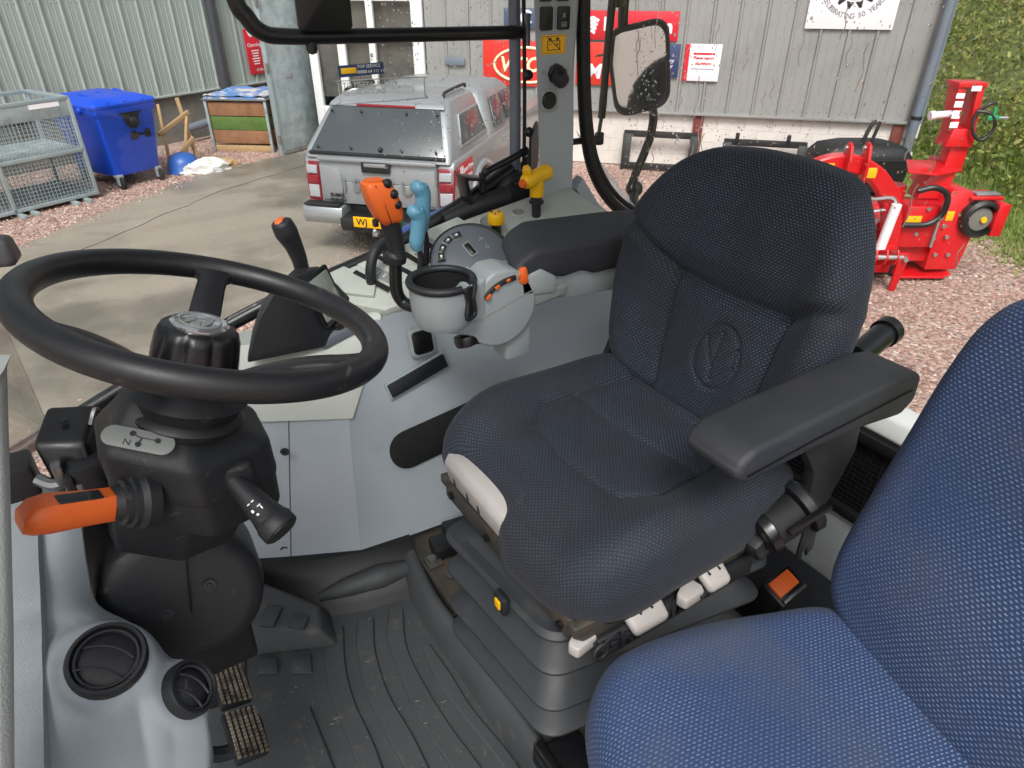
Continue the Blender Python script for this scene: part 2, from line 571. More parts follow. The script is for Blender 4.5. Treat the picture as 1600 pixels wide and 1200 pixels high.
def rough_poly(pts, step=.25, amp=.05, seed=1):
    out = []
    for i, p in enumerate(pts):
        q = pts[(i + 1) % len(pts)]
        d = math.hypot(q[0] - p[0], q[1] - p[1]); k = max(1, int(d / step))
        for j in range(k):
            t = j / k
            x, y = p[0] + (q[0] - p[0]) * t, p[1] + (q[1] - p[1]) * t
            x += amp * noise.noise((x * 2.3, y * 2.3, seed)); y += amp * noise.noise((x * 2.3, y * 2.3, seed + 9))
            out.append((x, y, G + .004))
    return out
yard = bpy.data.objects.new('concrete_yard', None); C.objects.link(yard); yard['kind'] = 'structure'; yard['_w'] = 1
jn = [(-9, 1.75), (-.98, 8.69), (1.18, 10.6), (2.7, 11.44), (4.2, 12.2)]
near = [(-9, -2.0), (-1.11, 4.8), (.02, 5.65), (.53, 6.0), (1.65, 6.43), (2.6, 6.85), (4.2, 8.0), (5.6, 9.8)]
far = [(3.06, 12.6), (1.32, 12.0), (.18, 11.0), (-1.2, 9.7), (-1.7, 9.15), (-9, 2.6)]
for poly in (near + jn[::-1], [(x + .02, y + .05) for x, y in jn] + far):
    b = B()
    rp = rough_poly(poly, .2, .06, 3)
    b.prism(rp, (0, 0, .006))
    part('concrete_slab', b, 'concrete', yard)

# loose chippings lying proud of the gravel near the tractor
def stones(name, region, n, seed, smin=.012, smax=.03):
    rnd = random.Random(seed); vs_, fs = [], []
    for _ in range(n):
        x, y = region(rnd)
        r = rnd.uniform(smin, smax); k = len(vs_); a0 = rnd.random() * 6.28
        for i in range(5):
            a = a0 + i * 1.2566 + rnd.uniform(-.25, .25)
            q = r * rnd.uniform(.7, 1.15)
            vs_.append((x + q * math.cos(a), y + q * math.sin(a), G + r * rnd.uniform(.0, .25)))
        vs_.append((x + r * rnd.uniform(-.3, .3), y + r * rnd.uniform(-.3, .3), G + r * rnd.uniform(.55, .95)))
        fs += [(k + i, k + (i + 1) % 5, k + 5) for i in range(5)]
    me = bpy.data.meshes.new(name); me.from_pydata(vs_, [], fs)
    o = link(name, me, 'chipping', None, 'stuff', 'loose pink and grey stone chippings on the gravel')
    o['category'] = 'gravel'
m = mat('chipping', '#a2857a', .85)
n_, l_ = m.node_tree.nodes, m.node_tree.links
ge = nd(m, 'NewGeometry'); rp_ = nd(m, 'ValToRGB'); l_.new(ge.outputs['Random Per Island'], rp_.inputs[0])
rp_.color_ramp.elements[0].color = (*lin('#72564f'), 1); rp_.color_ramp.elements[1].color = (*lin('#cbb4a8'), 1)
for p_, c_ in ((.3, '#97776c'), (.6, '#ab887c'), (.8, '#8d7c74')):
    e_ = rp_.color_ramp.elements.new(p_); e_.color = (*lin(c_), 1)
l_.new(rp_.outputs[0], n_['Principled BSDF'].inputs['Base Color'])
def reg_right(r):
    while True:
        x, y = r.uniform(2.0, 10), r.uniform(-.5, 8.6)
        if (x - 8.16) * .719 + (y - 7.96) * .695 < -.1: return x, y
stones('gravel_chippings', reg_right, 26000, 3)
def reg_left(r):
    t = r.random() ** .7; x = -2.2 + 5.2 * t
    y0 = 4.0 + .745 * (x + 2.2)
    return x, y0 - r.random() ** .8 * 2.2 + .12 * r.gauss(0, 1)
stones('gravel_chippings', reg_left, 9000, 5, .012, .028)
def reg_wall(r):
    x = r.uniform(-3, 3.2); y0 = 8.2 + .93 * (x + 2.5) if x < 1.3 else 12.0 + .35 * (x - 1.3)
    return x, y0 + r.random() * 2.6
stones('gravel_chippings', reg_wall, 7000, 6, .012, .03)

# ---- buildings
class Wall:
    def __init__(s, P0, ang):
        s.P = V((P0[0], P0[1], 0)); s.d = V((math.cos(ang), math.sin(ang), 0)); s.n = V((s.d.y, -s.d.x, 0))   # n looks out to the yard
    def at(s, u, z, o=0): return s.P + s.d * u + s.n * o + V((0, 0, z))
LW = Wall((1.13, 14.7), R(25)); RW = Wall((8.16, 7.96), R(-46))

def clad(wl, s0, s1, z0, z1, m, root, pitch, width):
    k = round((s1 - s0) / width)
    proto = None
    for i in range(k):
        if proto is None:
            prof = []
            for j in range(round(width / pitch)):
                u = j * pitch
                prof += [(u, 0), (u + pitch * .28, 0), (u + pitch * .31, .005), (u + pitch * .35, .005), (u + pitch * .38, 0), (u + pitch * .6, 0), (u + pitch * .63, .005), (u + pitch * .67, .005), (u + pitch * .70, 0), (u + pitch * .86, 0), (u + pitch * .9, .034), (u + pitch * .97, .034)]
            prof.append((width - .004, 0))
            bb = B()
            n = len(prof)
            vv = [(wl.d * u + wl.n * o + V((0, 0, z0))) for u, o in prof] + [(wl.d * u + wl.n * o + V((0, 0, z1))) for u, o in prof]
            vb = [(wl.d * u + wl.n * (o - .004) + V((0, 0, z0))) for u, o in prof] + [(wl.d * u + wl.n * (o - .004) + V((0, 0, z1))) for u, o in prof]
            bb.raw(vv, [(j, j + 1, n + j + 1, n + j) for j in range(n - 1)])
            bb.raw(vb, [(j + 1, j, n + j, n + j + 1) for j in range(n - 1)])
            proto = bb.mesh('cladding_panel', 20)
            proto.materials.append(M_(m))
            # row of screws along the foot of each sheet
            sb = B()
            for j in range(round(width / pitch)):
                for zz in (z0 + .09, z0 + 1.62, z0 + 3.1):
                    for uu in (.5, .8):
                        sb.lathe([(.014, 0), (.014, .004), (.008, .01), (0, .011)], wl.d * (j * pitch + uu * pitch) + V((0, 0, zz)), wl.n, 8)
            sm = sb.mesh('screw_heads'); sm.materials.append(M_(m))
        o = bpy.data.objects.new('cladding_panel', proto); C.objects.link(o)
        o.parent = root
        o.location = wl.at(s0 + i * width, 0, .0) - root.location
        q = bpy.data.objects.new('screw_heads', sm); C.objects.link(q); q.parent = o; q['kind'] = 'stuff'

# the far shed on the left
r = thing('warehouse', 'grey ribbed-metal shed wall behind the blue bin and mesh cage', 'building', LW.at(0, G), 0, None, True)
clad(LW, -7.0, 5.0, -.72, 4.2, 'cladding_grey', r, .3333, 1.0)
b = B()
c = LW.at(-1, 0, -.2); rotL = R(25)
b.box((c.x, c.y, (G - .8) / 2 + .03), (12.2, .34, -.8 - G + .06), 0, rotL)
part('plinth', b, 'plinth', r)
b = B(); c = LW.at(-1, 1.7, -.2); b.box(c, (12, .25, 5.0), 0, rotL); part('wall_core', b, 'plinth', r)
b = B(); b.beam(LW.at(-7, -.735, .03), LW.at(5, -.735, .03), .09, .035, .004); part('drip_flashing', b, 'cladding_grey', r)
b = B(); b.beam(LW.at(-7.2, 4.28, .0), LW.at(5.2, 4.28, .0), .5, .16, .01); part('eaves_gutter', b, 'pipe_grey', r)
b = B(); b.tube([LW.at(1.45, 4.2, .12), LW.at(1.41, -.62, .12)], .095, 14, 1); b.lathe([(.11, 0), (.11, .12)], LW.at(1.41, -.72, .12), (0, 0, 1), 14)
b.tube([LW.at(1.41, -.6, .12), LW.at(1.41, -1.0, .12), LW.at(1.41, -1.25, .16)], .09, 14, 3)
part('downpipe', b, 'pipe_grey', r)
b = B(); b.tube([LW.at(1.3, -1.22, .25), LW.at(.2, -1.33, .3)], .08, 12, 1); b.lathe([(.1, -.06), (.1, .06)], LW.at(1.1, -1.24, .26), LW.d, 14)
part('drain_pipe', b, 'pipe_slate', r)

# the near building on the right
r = thing('workshop_building', 'grey metal-clad workshop on white block wall behind the pickup', 'building', RW.at(0, G), 0, None, True)
clad(RW, -6.6 + 2.2, 3.6, -.68, 4.2, 'cladding_grey_dark', r, .4, .8)
rotR = R(-46)
b = B(); c = RW.at(-1.5, 1.76, -.2); b.box(c, (10.2, .25, 4.86), 0, rotR); part('wall_core', b, 'plinth', r)
b = B(); c = RW.at(-.5, (G - .68) / 2, -.22); b.box(c, (8.16, .2, -.68 - G), 0, rotR); part('mortar_wall', b, 'white_paint', r)
b = B(); b.box((0, 0, 0), (.438, .1, .217), .002, rotR, 1); blk = b.mesh('block'); blk.materials.append(MATS['white_paint'])
for row in range(4):
    for i in range(19):
        u = -4.4 + .44 * i + (.22 if row % 2 else 0)
        if u > 3.4: continue
        o = bpy.data.objects.new('block', blk); C.objects.link(o); o.parent = r
        o.location = RW.at(u + .22, G + .12 + row * .219, -.085 + random.uniform(-.002, .002)) - r.location
b = B(); b.beam(RW.at(-4.4, -.695, .03), RW.at(3.62, -.695, .03), .1, .04, .004); part('drip_flashing', b, 'cladding_grey_dark', r)
b = B(); b.beam(RW.at(-6.9, 4.28, 0), RW.at(3.8, 4.28, 0), .5, .16, .01); part('eaves_gutter', b, 'pipe_grey', r)
for u in (-2.6, .35, 3.42):
    b = B(); b.box(RW.at(u, (G - .72) / 2, .0), (.16, .05, -.72 - G), .006, rotR); part('post', b, 'rust_red', r, label='rust red steel post in the white wall')
b = B(); b.prism([RW.at(3.6, -.7, .06), RW.at(3.72, -.7, .06), RW.at(3.72, -.7, -.1), RW.at(3.6, -.7, -.1)], (0, 0, 4.9)); part('corner_flashing', b, 'pipe_slate', r)
b = B(); c = RW.at(3.66, 1.3, -2.3); b.box(c, (.1, 4.2, 5.8), 0, rotR); part('gable_wall', b, 'cladding_grey_dark', r)
b = B(); b.tube([RW.at(3.62, 4.2, .16), RW.at(3.58, G, .16)], .07, 12, 1); part('downpipe', b, 'pipe_slate', r)
b = B(); b.lathe([(.078, 0), (.078, .05)], RW.at(3.59, -.62, .16), (0, 0, 1), 14); part('pipe_clip', b, 'truck_black', r)
# glazed entrance
ent = thing('entrance_screen', 'white framed glass entrance door and window behind the pickup', 'door', RW.at(-5.5, G), 0, None, True)
for (u0, u1, z0, z1) in ((-6.62, -6.46, G, .98), (-6.05, -5.9, G, .98), (-5.44, -5.32, -.55, .98), (-4.62, -4.42, G, .98)):
    b = B(); b.box(RW.at((u0 + u1) / 2, (z0 + z1) / 2, .03), (u1 - u0, .09, z1 - z0), .008, rotR); part('frame_post', b, 'upvc', ent)
for (u0, u1, z0, z1) in ((-6.46, -6.05, .9, .98), (-6.46, -6.05, -.95, -.82), (-5.9, -4.62, .9, .98), (-5.9, -4.62, .28, .36), (-5.9, -4.62, -.6, -.5)):
    b = B(); b.box(RW.at((u0 + u1) / 2, (z0 + z1) / 2, .025), (u1 - u0, .08, z1 - z0), .008, rotR); part('frame_rail', b, 'upvc', ent)
for (u0, u1) in ((-6.46, -6.05), (-5.9, -4.62)):
    z1 = -.95 if u1 < -6 else -.6
    b = B(); b.box(RW.at((u0 + u1) / 2, (G + z1) / 2, .015), (u1 - u0, .05, z1 - G), .006, rotR); part('door_panel', b, 'upvc', ent)
for (u0, u1, z0, z1) in ((-6.46, -6.05, -.82, .9), (-5.9, -5.44, -.5, .28), (-5.32, -4.62, -.5, .28), (-5.9, -4.62, .36, .9)):
    b = B(); b.box(RW.at((u0 + u1) / 2, (z0 + z1) / 2, .01), (u1 - u0, .012, z1 - z0), 0, rotR); part('pane', b, 'clear_glass', ent)
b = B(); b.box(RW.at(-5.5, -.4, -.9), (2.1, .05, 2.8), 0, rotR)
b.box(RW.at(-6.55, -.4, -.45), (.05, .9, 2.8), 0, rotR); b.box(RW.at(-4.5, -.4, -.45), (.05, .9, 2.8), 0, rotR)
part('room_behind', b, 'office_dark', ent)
for k_, (u, z, wd, hh, mm) in enumerate(((-5.05, -.28, .32, .34, 'upvc'), (-4.75, -.3, .22, .36, 'upvc'), (-5.35, -.35, .16, .3, 'sign_blue'), (-5.0, -.6, .7, .1, 'sign_blue'))):
    b = B(); b.box(RW.at(u, z, -.35), (wd, .12, hh), .01, rotR); part('office_clutter', b, mm, ent)
b = B(); b.box(RW.at(-3.87, .0, .05), (.36, .03, .12), .006, rotR); part('letter_box', b, 'pipe_slate', ent)
b = B(); b.box(RW.at(-5.5, G + .03, .25), (2.2, .5, .06), .01, rotR); part('threshold', b, 'concrete', ent)

UP = V((0, 0, 1))
def sign(name, label, wl, u0, u1, z0, z1, m, o=.05, th=.01, rad=0):
    t = thing(name, label, 'sign', wl.at((u0 + u1) / 2, z0, o), 0, None, True)
    b = B()
    if rad: plate(b, wl.at((u0 + u1) / 2, (z0 + z1) / 2, o - th), wl.d, UP, rrect(u1 - u0, z1 - z0, rad), th)
    else: b.box(wl.at((u0 + u1) / 2, (z0 + z1) / 2, o - th / 2), (u1 - u0, th, z1 - z0), .002, math.atan2(wl.d.y, wl.d.x))
    part('panel', b, m, t)
    return t
t = sign('wall_sign', 'narrow red sign with white lettering on the far shed wall', LW, 2.14, 2.56, -.56, .3, 'sign_red')
lettering('Opening', .1, 'sign_white', t, LW.at(2.35, .0, .052), LW.d, UP)
for i in range(6): 
    b = B(); b.box(LW.at(2.35, -.11 - i * .05, .051), (.2 - .03 * (i % 3), .003, .02), 0, R(25)); part('text_line', b, 'sign_white', t)
lettering('01584', .07, 'sign_white', t, LW.at(2.4, -.48, .052), LW.d, UP)
b = B(); plate(b, LW.at(2.3, .2, .051), LW.d, UP, [(-.09, .06), (-.05, .085), (0, .05), (.05, .085), (.09, .06), (.05, -.02), (0, -.06), (-.05, -.02)], .002); part('logo', b, 'sign_white', t)

t = sign('wall_sign', 'red sign with cream oval word mark above the pickup roof', RW, -3.36, -2.06, -.36, .34, 'sign_red2')
b = B()
oval = [(.56 * math.cos(k * PI / 24), .27 * math.sin(k * PI / 24)) for k in range(48)]
b.tube([RW.at(-2.6 + x * 1.0, -.03 + y, .055) for x, y in oval], .022, 8, 1, True); part('oval_ring', b, 'sign_cream', t)
lettering('VICON', .32, 'sign_cream', t, RW.at(-2.6, -.03, .053), RW.d, UP, bold=.008, shear=.2, spacing=.9)
t = sign('wall_sign', 'slate blue sign with white round logo beside the cab pillar', RW, -2.99, -2.35, .52, .82, 'sign_slate')
b = B(); b.tube([RW.at(-2.6 + .09 * math.cos(R(a)), .68 + .09 * math.sin(R(a)), .055) for a in range(40, 330, 15)], .024, 8, 1); part('logo', b, 'sign_white', t)
t = sign('wall_sign', 'wide red sign with white letters behind the mirror', RW, -1.75, -.15, .38, .8, 'sign_red')
lettering('K', .26, 'sign_white', t, RW.at(-1.25, .6, .053), RW.d, UP, bold=.012)
lettering('o', .26, 'sign_white', t, RW.at(-1.02, .58, .053), RW.d, UP, bold=.012)
lettering('m', .26, 'sign_white', t, RW.at(-.34, .58, .053), RW.d, UP, bold=.012)
b = B()
for q in range(4): plate(b, RW.at(-1.5, .6, .051), RW.d, UP, [(-.1 + .01 * q, .1 - q * .065), (.0, .12 - q * .06), (.1 - .02 * q, .07 - q * .06), (.08 - .02 * q, .035 - q * .06), (-.07 + .02 * q, .06 - q * .06)], .002)
part('logo', b, 'sign_white', t)
t = sign('wall_sign', 'orange red sign with white letters below the wide red sign', RW, -1.75, -.75, -.3, .34, 'sign_red2')
lettering('MTH', .3, 'sign_white', t, RW.at(-1.25, -.1, .053), RW.d, UP, bold=.01, shear=.15)
b = B(); plate(b, RW.at(-1.3, .16, .051), RW.d, UP, [(-.16, -.03), (-.1, .0), (0, .02), (.05, .07), (.1, .08), (.08, .03), (.1, -.03), (.07, -.03), (.03, -.01), (-.08, -.03)], .002); part('animal_silhouette', b, 'print_black', t)
t = sign('wall_sign', 'small dark blue sign beside the white notice', RW, -.42, -.08, -.15, .34, 'sign_blue')
lettering('they', .09, 'sign_white', t, RW.at(-.24, .1, .053), RW.d, UP, shear=.2)
lettering('fly', .09, 'sign_white', t, RW.at(-.22, .02, .053), RW.d, UP, shear=.2)
t = sign('wall_notice', 'white notice with red edge and red printing on grey wall', RW, 0, .56, -.19, .35, 'sign_white')
b = B(); b.box(RW.at(.035, .08, .052), (.07, .004, .538), 0, rotR); part('red_edge', b, 'sign_red', t)
for i, (ww, hh, mm, zz) in enumerate(((.34, .03, 'sign_red', .21), (.32, .05, 'sign_red', .15), (.36, .05, 'sign_red2', .07), (.36, .012, 'sign_gray', -.01))):
    if i in (1, 2): lettering(('Please report', 'all visitors')[i - 1], .06, mm, t, RW.at(.3, zz, .053), RW.d, UP, bold=.002)
    else:
        b = B(); b.box(RW.at(.3, zz, .052), (ww, .003, hh), 0, rotR); part('text_line', b, mm, t)
t = sign('anniversary_banner', 'white banner with tyre emblem reading CELEBRATING 50 YEARS on grey wall', RW, 1.72, 2.95, .59, 1.75, 'sign_white', .05)
arc_lettering('CELEBRATING 50 YEARS', .098, 'sign_gray', t, RW.at(2.33, 1.22, .052), .46, 210, 330, RW.d, UP, flip=True, bold=.002)
b = B()
for k in range(14):
    a = 2 * PI * k / 14
    for (r0, r1, da, sk) in ((.275, .36, .13, .1), (.275, .37, .1, -.14)):
        a2 = a + (.22 if sk < 0 else 0)
        pts = [(r0, a2 - da), (r0, a2 + da * .5), (r1, a2 + da * .4 + sk), (r1 * .97, a2 - da * .6 + sk)]
        plate(b, RW.at(2.33, 1.22, .0505), RW.d, UP, [(q * math.cos(t_), q * math.sin(t_)) for q, t_ in pts], .0025)
part('tyre_emblem', b, 'print_black', t)
b = B(); b.tube([RW.at(2.33 + .245 * math.cos(k * PI / 20), 1.22 + .245 * math.sin(k * PI / 20), .051) for k in range(40)], .006, 6, 1, True); part('emblem_ring', b, 'sign_gray', t)

# ---- galvanised door leaf standing open
lf = thing('steel_door', 'tall galvanised steel door leaf standing open beside the entrance', 'door', (2.70, 12.5, G), R(27))
b = B(); b.box((.5, 0, 1.45), (1.0, .05, 2.75), .008); part('door_leaf', b, 'galv', lf)
b = B(); b.box((-.02, 0, 1.42), (.06, .09, 2.84), .008); part('door_post', b, 'galv_mesh', lf)
for z in (.3, 1.5, 2.5):
    b = B(); b.lathe([(.03, -.07), (.03, .07)], (-.055, -.04, z), (0, 0, 1), 10); part('hinge', b, 'plinth', lf)
b = B(); b.box((.42, -.029, 1.33), (.17, .006, .1), .002); part('maker_plate', b, 'sign_gray', lf)
b = B(); b.box((.5, -.03, .04), (.98, .03, .05), .004); part('kick_rail', b, 'plinth', lf)

# ---- timber box with tarpaulin
bx = thing('timber_box', 'wooden pallet box with a green plank and sheeted top', 'crate', (1.75, 13.55, G), R(-38))
for i, (z, mm) in enumerate(((.27, 'board_wood'), (.51, 'board_green'), (.76, 'board_wood'))):
    for side in range(4):
        b = B()
        if side == 0: b.box((.55, 0, z), (1.06, .03, .235), .006)
        if side == 1: b.box((.55, 1.1, z), (1.06, .03, .235), .006)
        if side == 2: b.box((0, .55, z), (.03, 1.06, .235), .006)
        if side == 3: b.box((1.1, .55, z), (.03, 1.06, .235), .006)
        part('plank', b, mm, bx)
for x in (-.02, 1.12):
    for y in (-.02, 1.12):
        b = B(); b.box((x, y, .47), (.05, .05, .94), .004); part('corner_post', b, 'galv', bx)
for y in (.05, .55, 1.05):
    b = B(); b.box((.55, y, .06), (1.15, .12, .11), .006); part('skid', b, 'timber', bx)
b = B(); b.box((.55, .55, .925), (1.24, 1.24, .025), .006); part('lid_frame', b, 'plinth', bx)
tb = []
for j in range(13):
    tb.append([(-.04 + 1.18 * i / 12, -.04 + 1.18 * j / 12, .955 + .05 * noise.noise((i * .5, j * .5, 3)) + .03) for i in range(13)])
b = B(); b.raw([p for rw_ in tb for p in rw_], [(j * 13 + i, j * 13 + i + 1, (j + 1) * 13 + i + 1, (j + 1) * 13 + i) for j in range(12) for i in range(12)])
b.box((.55, .55, .95), (1.16, 1.16, .03)); part('tarpaulin', b, 'tarp_blue', bx)

# ---- blue wheeled bin
bn = thing('wheeled_bin', 'large blue four-wheeled plastic waste bin beside the mesh cage', 'bin', (-.17, 11.42, G), R(27))
W_, D_ = .95, 1.22
def ring(z, i, r=.06): return [(x + W_ / 2, y + D_ / 2, z) for x, y in rrect(W_ - 2 * i, D_ - 2 * i, r, 4)]
b = B(); b.loft([ring(.2, .1), ring(.24, .085), ring(1.08, .0), ring(1.12, -.03), ring(1.2, -.035), ring(1.2, .03)]); part('bin_body', b, 'bin_blue', bn)
b = B()
b.loft([ring(1.205, -.045), ring(1.24, -.05), ring(1.27, -.03), ring(1.33, .12, .1), ring(1.345, .3, .1)]); part('lid', b, 'bin_blue', bn)
for x in (.2, .48, .76):
    b = B(); b.beam((x, -.04, 1.25), (x, D_ * .5, 1.35), .06, .05, .01); part('lid_rib', b, 'bin_blue', bn)
b = B(); plate(b, (W_ / 2 + .05, -.012, .93), (1, 0, 0), (0, .08, 1), [(-.26, .22), (.26, .22), (.2, .17), (.13, .13), (.1, 0), (.05, -.06), (-.05, -.06), (-.1, 0), (-.13, .13), (-.2, .17)], .02, .004); part('handle_plate', b, 'black_plastic', bn)
b = B(); b.lathe([(.07, 0), (.07, .03), (.04, .045), (0, .046)], (W_ / 2 + .05, -.035, .97), (0, -1, 0), 16); part('pivot_boss', b, 'black_plastic', bn)
b = B(); b.box((.52, .04, .76), (.11, .05, .13), .015); b.box((.76, .04, .76), (.09, .05, .13), .015); b.box((.64, .035, .76), (.2, .03, .035), .006); part('tipping_bracket', b, 'black_plastic', bn)
for x in (-.02, W_ + .02):
    b = B(); b.lathe([(.05, 0), (.05, .05), (.03, .07), (0, .07)], (x, .3, 1.17), (-1 if x < 0 else 1, 0, 0), 14); part('trunnion', b, 'bin_blue', bn)
for (x, y) in ((.14, .12), (W_ - .14, .12), (.14, D_ - .12), (W_ - .14, D_ - .12)):
    b = B(); b.box((x, y, .2), (.1, .12, .05), .01); b.box((x - .035, y - .02, .13), (.012, .08, .14), .004); b.box((x + .035, y - .02, .13), (.012, .08, .14), .004); f_ = part('castor', b, 'galv', bn)
    b = B(); b.lathe([(.05, -.025), (.09, -.025), (.1, -.015), (.1, .015), (.09, .025), (.05, .025)], (x, y - .03, .1), (1, 0, 0), 20); part('wheel', b, 'tyre', f_)
# ---- galvanised mesh cage
cg = thing('mesh_cage', 'galvanised steel mesh cage standing on the gravel by the shed', 'cage', (-.46, 11.24, G), R(205))
Lc, Dc, Hc = 2.3, 1.1, 1.42
def bar(p, q, w=.05, h=.05): 
    bb = B(); bb.beam(p, q, w, h, .004); part('frame_bar', bb, 'galv_mesh', cg)
for x in (0, Lc / 2, Lc):
    for y in (0, -Dc): bar((x, y, .06), (x, y, Hc))
for z in (.09, .72, Hc):
    for y in (0, -Dc): bar((0, y, z), (Lc, y, z))
    for x in (0, Lc): bar((x, 0, z), (x, -Dc, z))
b = B(); b.box((Lc / 2, .012, Hc - .12), (Lc - .04, .01, .22), .002); part('head_sheet', b, 'galv', cg)
b = B(); b.box((.34, .02, Hc - .06), (.4, .004, .06)); part('label_strip', b, 'sign_white', cg)
b = B(); b.box((Lc / 2, -Dc / 2, .08), (Lc - .05, Dc - .05, .02), 0); part('floor_plate', b, 'galv', cg)
b = B(); b.box((Lc / 2, -Dc / 2, .73), (Lc - .05, Dc - .05, .012), 0); part('shelf_plate', b, 'galv', cg)
b = B()
def wires(o, ex, ey, w, h, p=.05):
    o, ex, ey = V(o), V(ex), V(ey); nn = ex.cross(ey)
    for i in range(1, int(w / p)): b.beam(o + ex * i * p, o + ex * i * p + ey * h, .006, .006, 0, nn)
    for j in range(1, int(h / p)): b.beam(o + ey * j * p + nn * .006, o + ey * j * p + ex * w + nn * .006, .006, .006, 0, nn)
for z, h in ((.09, .63), (.72, .48)):
    wires((0, 0, z), (1, 0, 0), (0, 0, 1), Lc, h); wires((0, -Dc, z), (1, 0, 0), (0, 0, 1), Lc, h, .06); wires((0, 0, z), (0, -1, 0), (0, 0, 1), Dc, h, .06)
part('wire_mesh', b, 'galv_mesh', cg, 0, 'stuff')
for x in (.2, .38, .95, 1.12):
    b = B(); b.box((x, .06, .03), (.06, .24, .06), .006); part('foot', b, 'galv', cg)
# ---- timber trestle, tub and sack
tr = thing('trestle', 'pale softwood trestle leaning between blue bin and pipe', 'trestle', (1.05, 12.75, G), R(25))
for p, q in (((-.3, 0, 0), (-.12, .2, 1.0)), ((.25, 0, 0), (.28, .25, 1.05)), ((-.32, .08, .55), (.36, .12, .82)), ((-.05, -.06, .0), (.3, .1, .75)), ((-.2, -.02, .1), (.25, -.02, .42))):
    b = B(); b.beam(p, q, .045, .07, .004); part('timber', b, 'timber', tr)
tu = thing('plastic_tub', 'upturned round blue plastic tub on gravel beside the bin', 'tub', (.95, 12.25, G))
b = B(); b.lathe([(.27, 0), (.28, .03), (.265, .05), (.25, .16), (.21, .25), (.12, .3), (0, .32)], (0, 0, 0), (0, 0, 1), 28); part('tub_shell', b, 'tub_blue', tu)
b = B(); b.tube([(.28 * math.cos(k * PI / 16), .28 * math.sin(k * PI / 16), .02) for k in range(32)], .015, 6, 1, True); part('rim', b, 'tub_blue', tu)
def lump(name, label, cat, loc, sx, sy, sz, m, seed):
    b = B(); tb = bmesh.new(); bmesh.ops.create_icosphere(tb, subdivisions=4, radius=1)
    for v in tb.verts:
        p = v.co.copy(); d = 1 + .28 * noise.noise(p * 1.7 + V((seed, 0, 0))) + .14 * noise.noise(p * 5 + V((0, seed, 0)))
        v.co = V((p.x * sx * d, p.y * sy * d, max(0, p.z * .9 + .35) * sz * d))
    b._add(tb); o = part(name, b, m); o.location = loc; tag(o, label, cat)
lump('paper_sack', 'crumpled white sack lying on gravel in front of the tub', 'sack', (1.22, 12.02, G), .42, .2, .17, 'sack', 3)
lump('cardboard_scrap', 'buff scrap of packaging beside the white sack', 'packaging', (1.6, 12.3, G), .24, .14, .1, 'timber', 8)

# ---- pickup truck (local x right, y forward, origin at tail centre on the ground)
pk = thing('pickup_truck', 'silver double-cab pickup with hard canopy parked rear towards the tractor', 'pickup', (2.2, 6.55, G), -math.atan2(.725, .688))
def side_profile(sgn):
    pts = [(0.0, .62), (.02, 1.1), (.06, 1.17), (4.95, 1.14), (5.05, .8), (5.05, .5)]
    for a in range(0, 181, 15): pts.append((4.15 + .44 * math.cos(R(a)), .5 + .42 * math.sin(R(a)) - .05))
    for a in range(0, 181, 15): pts.append((1.1 + .46 * math.cos(R(a)), .5 + .44 * math.sin(R(a)) - .05))
    return [(sgn * .9, y, z) for y, z in pts]
for sgn in (-1, 1):
    b = B(); b.prism(side_profile(sgn), (-sgn * .2, 0, 0), .03, 3); part('body_side', b, 'truck_silver', pk)
    b = B(); b.tube([(sgn * .9, 1.1 + .5 * math.cos(R(a)), .45 + .48 * math.sin(R(a))) for a in range(-8, 189, 14)], (.045), 8, 2); part('wheel_arch', b, 'truck_silver', pk)
b = B(); b.hexa([(-.7, -.0, .64), (.7, -.0, .64), (.7, -.02, .9), (-.7, -.02, .9)], [(-.7, .08, .64), (.7, .08, .64), (.7, .08, .9), (-.7, .08, .9)], .01)
b.hexa([(-.7, -.02, .9), (.7, -.02, .9), (.7, .01, 1.16), (-.7, .01, 1.16)], [(-.7, .08, .9), (.7, .08, .9), (.7, .08, 1.16), (-.7, .08, 1.16)], .012)
b.box((0, -.02, 1.145), (1.42, .05, .05), .018)
tg = part('tailgate', b, 'truck_silver', pk)
for sg in (-1, 1):
    b = B(); b.prism([(sg * .69, -.03, 1.08), (sg * .5, -.035, 1.05), (sg * .44, -.036, .98), (sg * .43, -.034, .82), (sg * .46, -.032, .7), (sg * .69, -.025, .68)], (0, .05, 0), .008); part('pressing', b, 'truck_silver', tg)
b = B(); b.box((0, -.035, 1.08), (.34, .03, .12), .012); part('handle', b, 'truck_black', tg)
b = B(); b.box((0, -.052, 1.105), (.26, .015, .04), .006); part('handle_bar', b, 'truck_chrome', tg)
me = text_mesh('ISUZU', .2, .003, .004, 0, 1.75); me.transform(frame((0, -.037, .86), (1, 0, 0), (0, 0, 1))); link('lettering', me, 'emblem_grey', tg)
for i, tx in enumerate(('D-MAX', 'YUKON')):
    me = text_mesh(tx, .055, .002, .002); me.transform(frame((-.5, -.042, .745 - i * .06), (1, 0, 0), (0, 0, 1))); link('lettering', me, 'truck_black', tg)
for sg in (-1, 1):
    b = B(); b.hexa([(sg * .72, -.02, .66), (sg * .89, .0, .66), (sg * .905, .03, 1.1), (sg * .72, .0, 1.1)], [(sg * .72, .2, .66), (sg * .9, .22, .66), (sg * .91, .24, 1.1), (sg * .72, .2, 1.1)], .012); tl = part('tail_lamp', b, 'lamp_red', pk)
    for z0, z1, mm in ((.7, .84, 'lamp_clear'), (.97, 1.06, 'lamp_clear'), (.86, .95, 'lamp_red')):
        b = B(); b.hexa([(sg * .735, -.028, z0), (sg * .87, -.012, z0), (sg * .875, -.005, z1), (sg * .735, -.02, z1)], [(sg * .735, .02, z0), (sg * .87, .03, z0), (sg * .875, .03, z1), (sg * .735, .02, z1)], .006); part('lens', b, mm, tl)
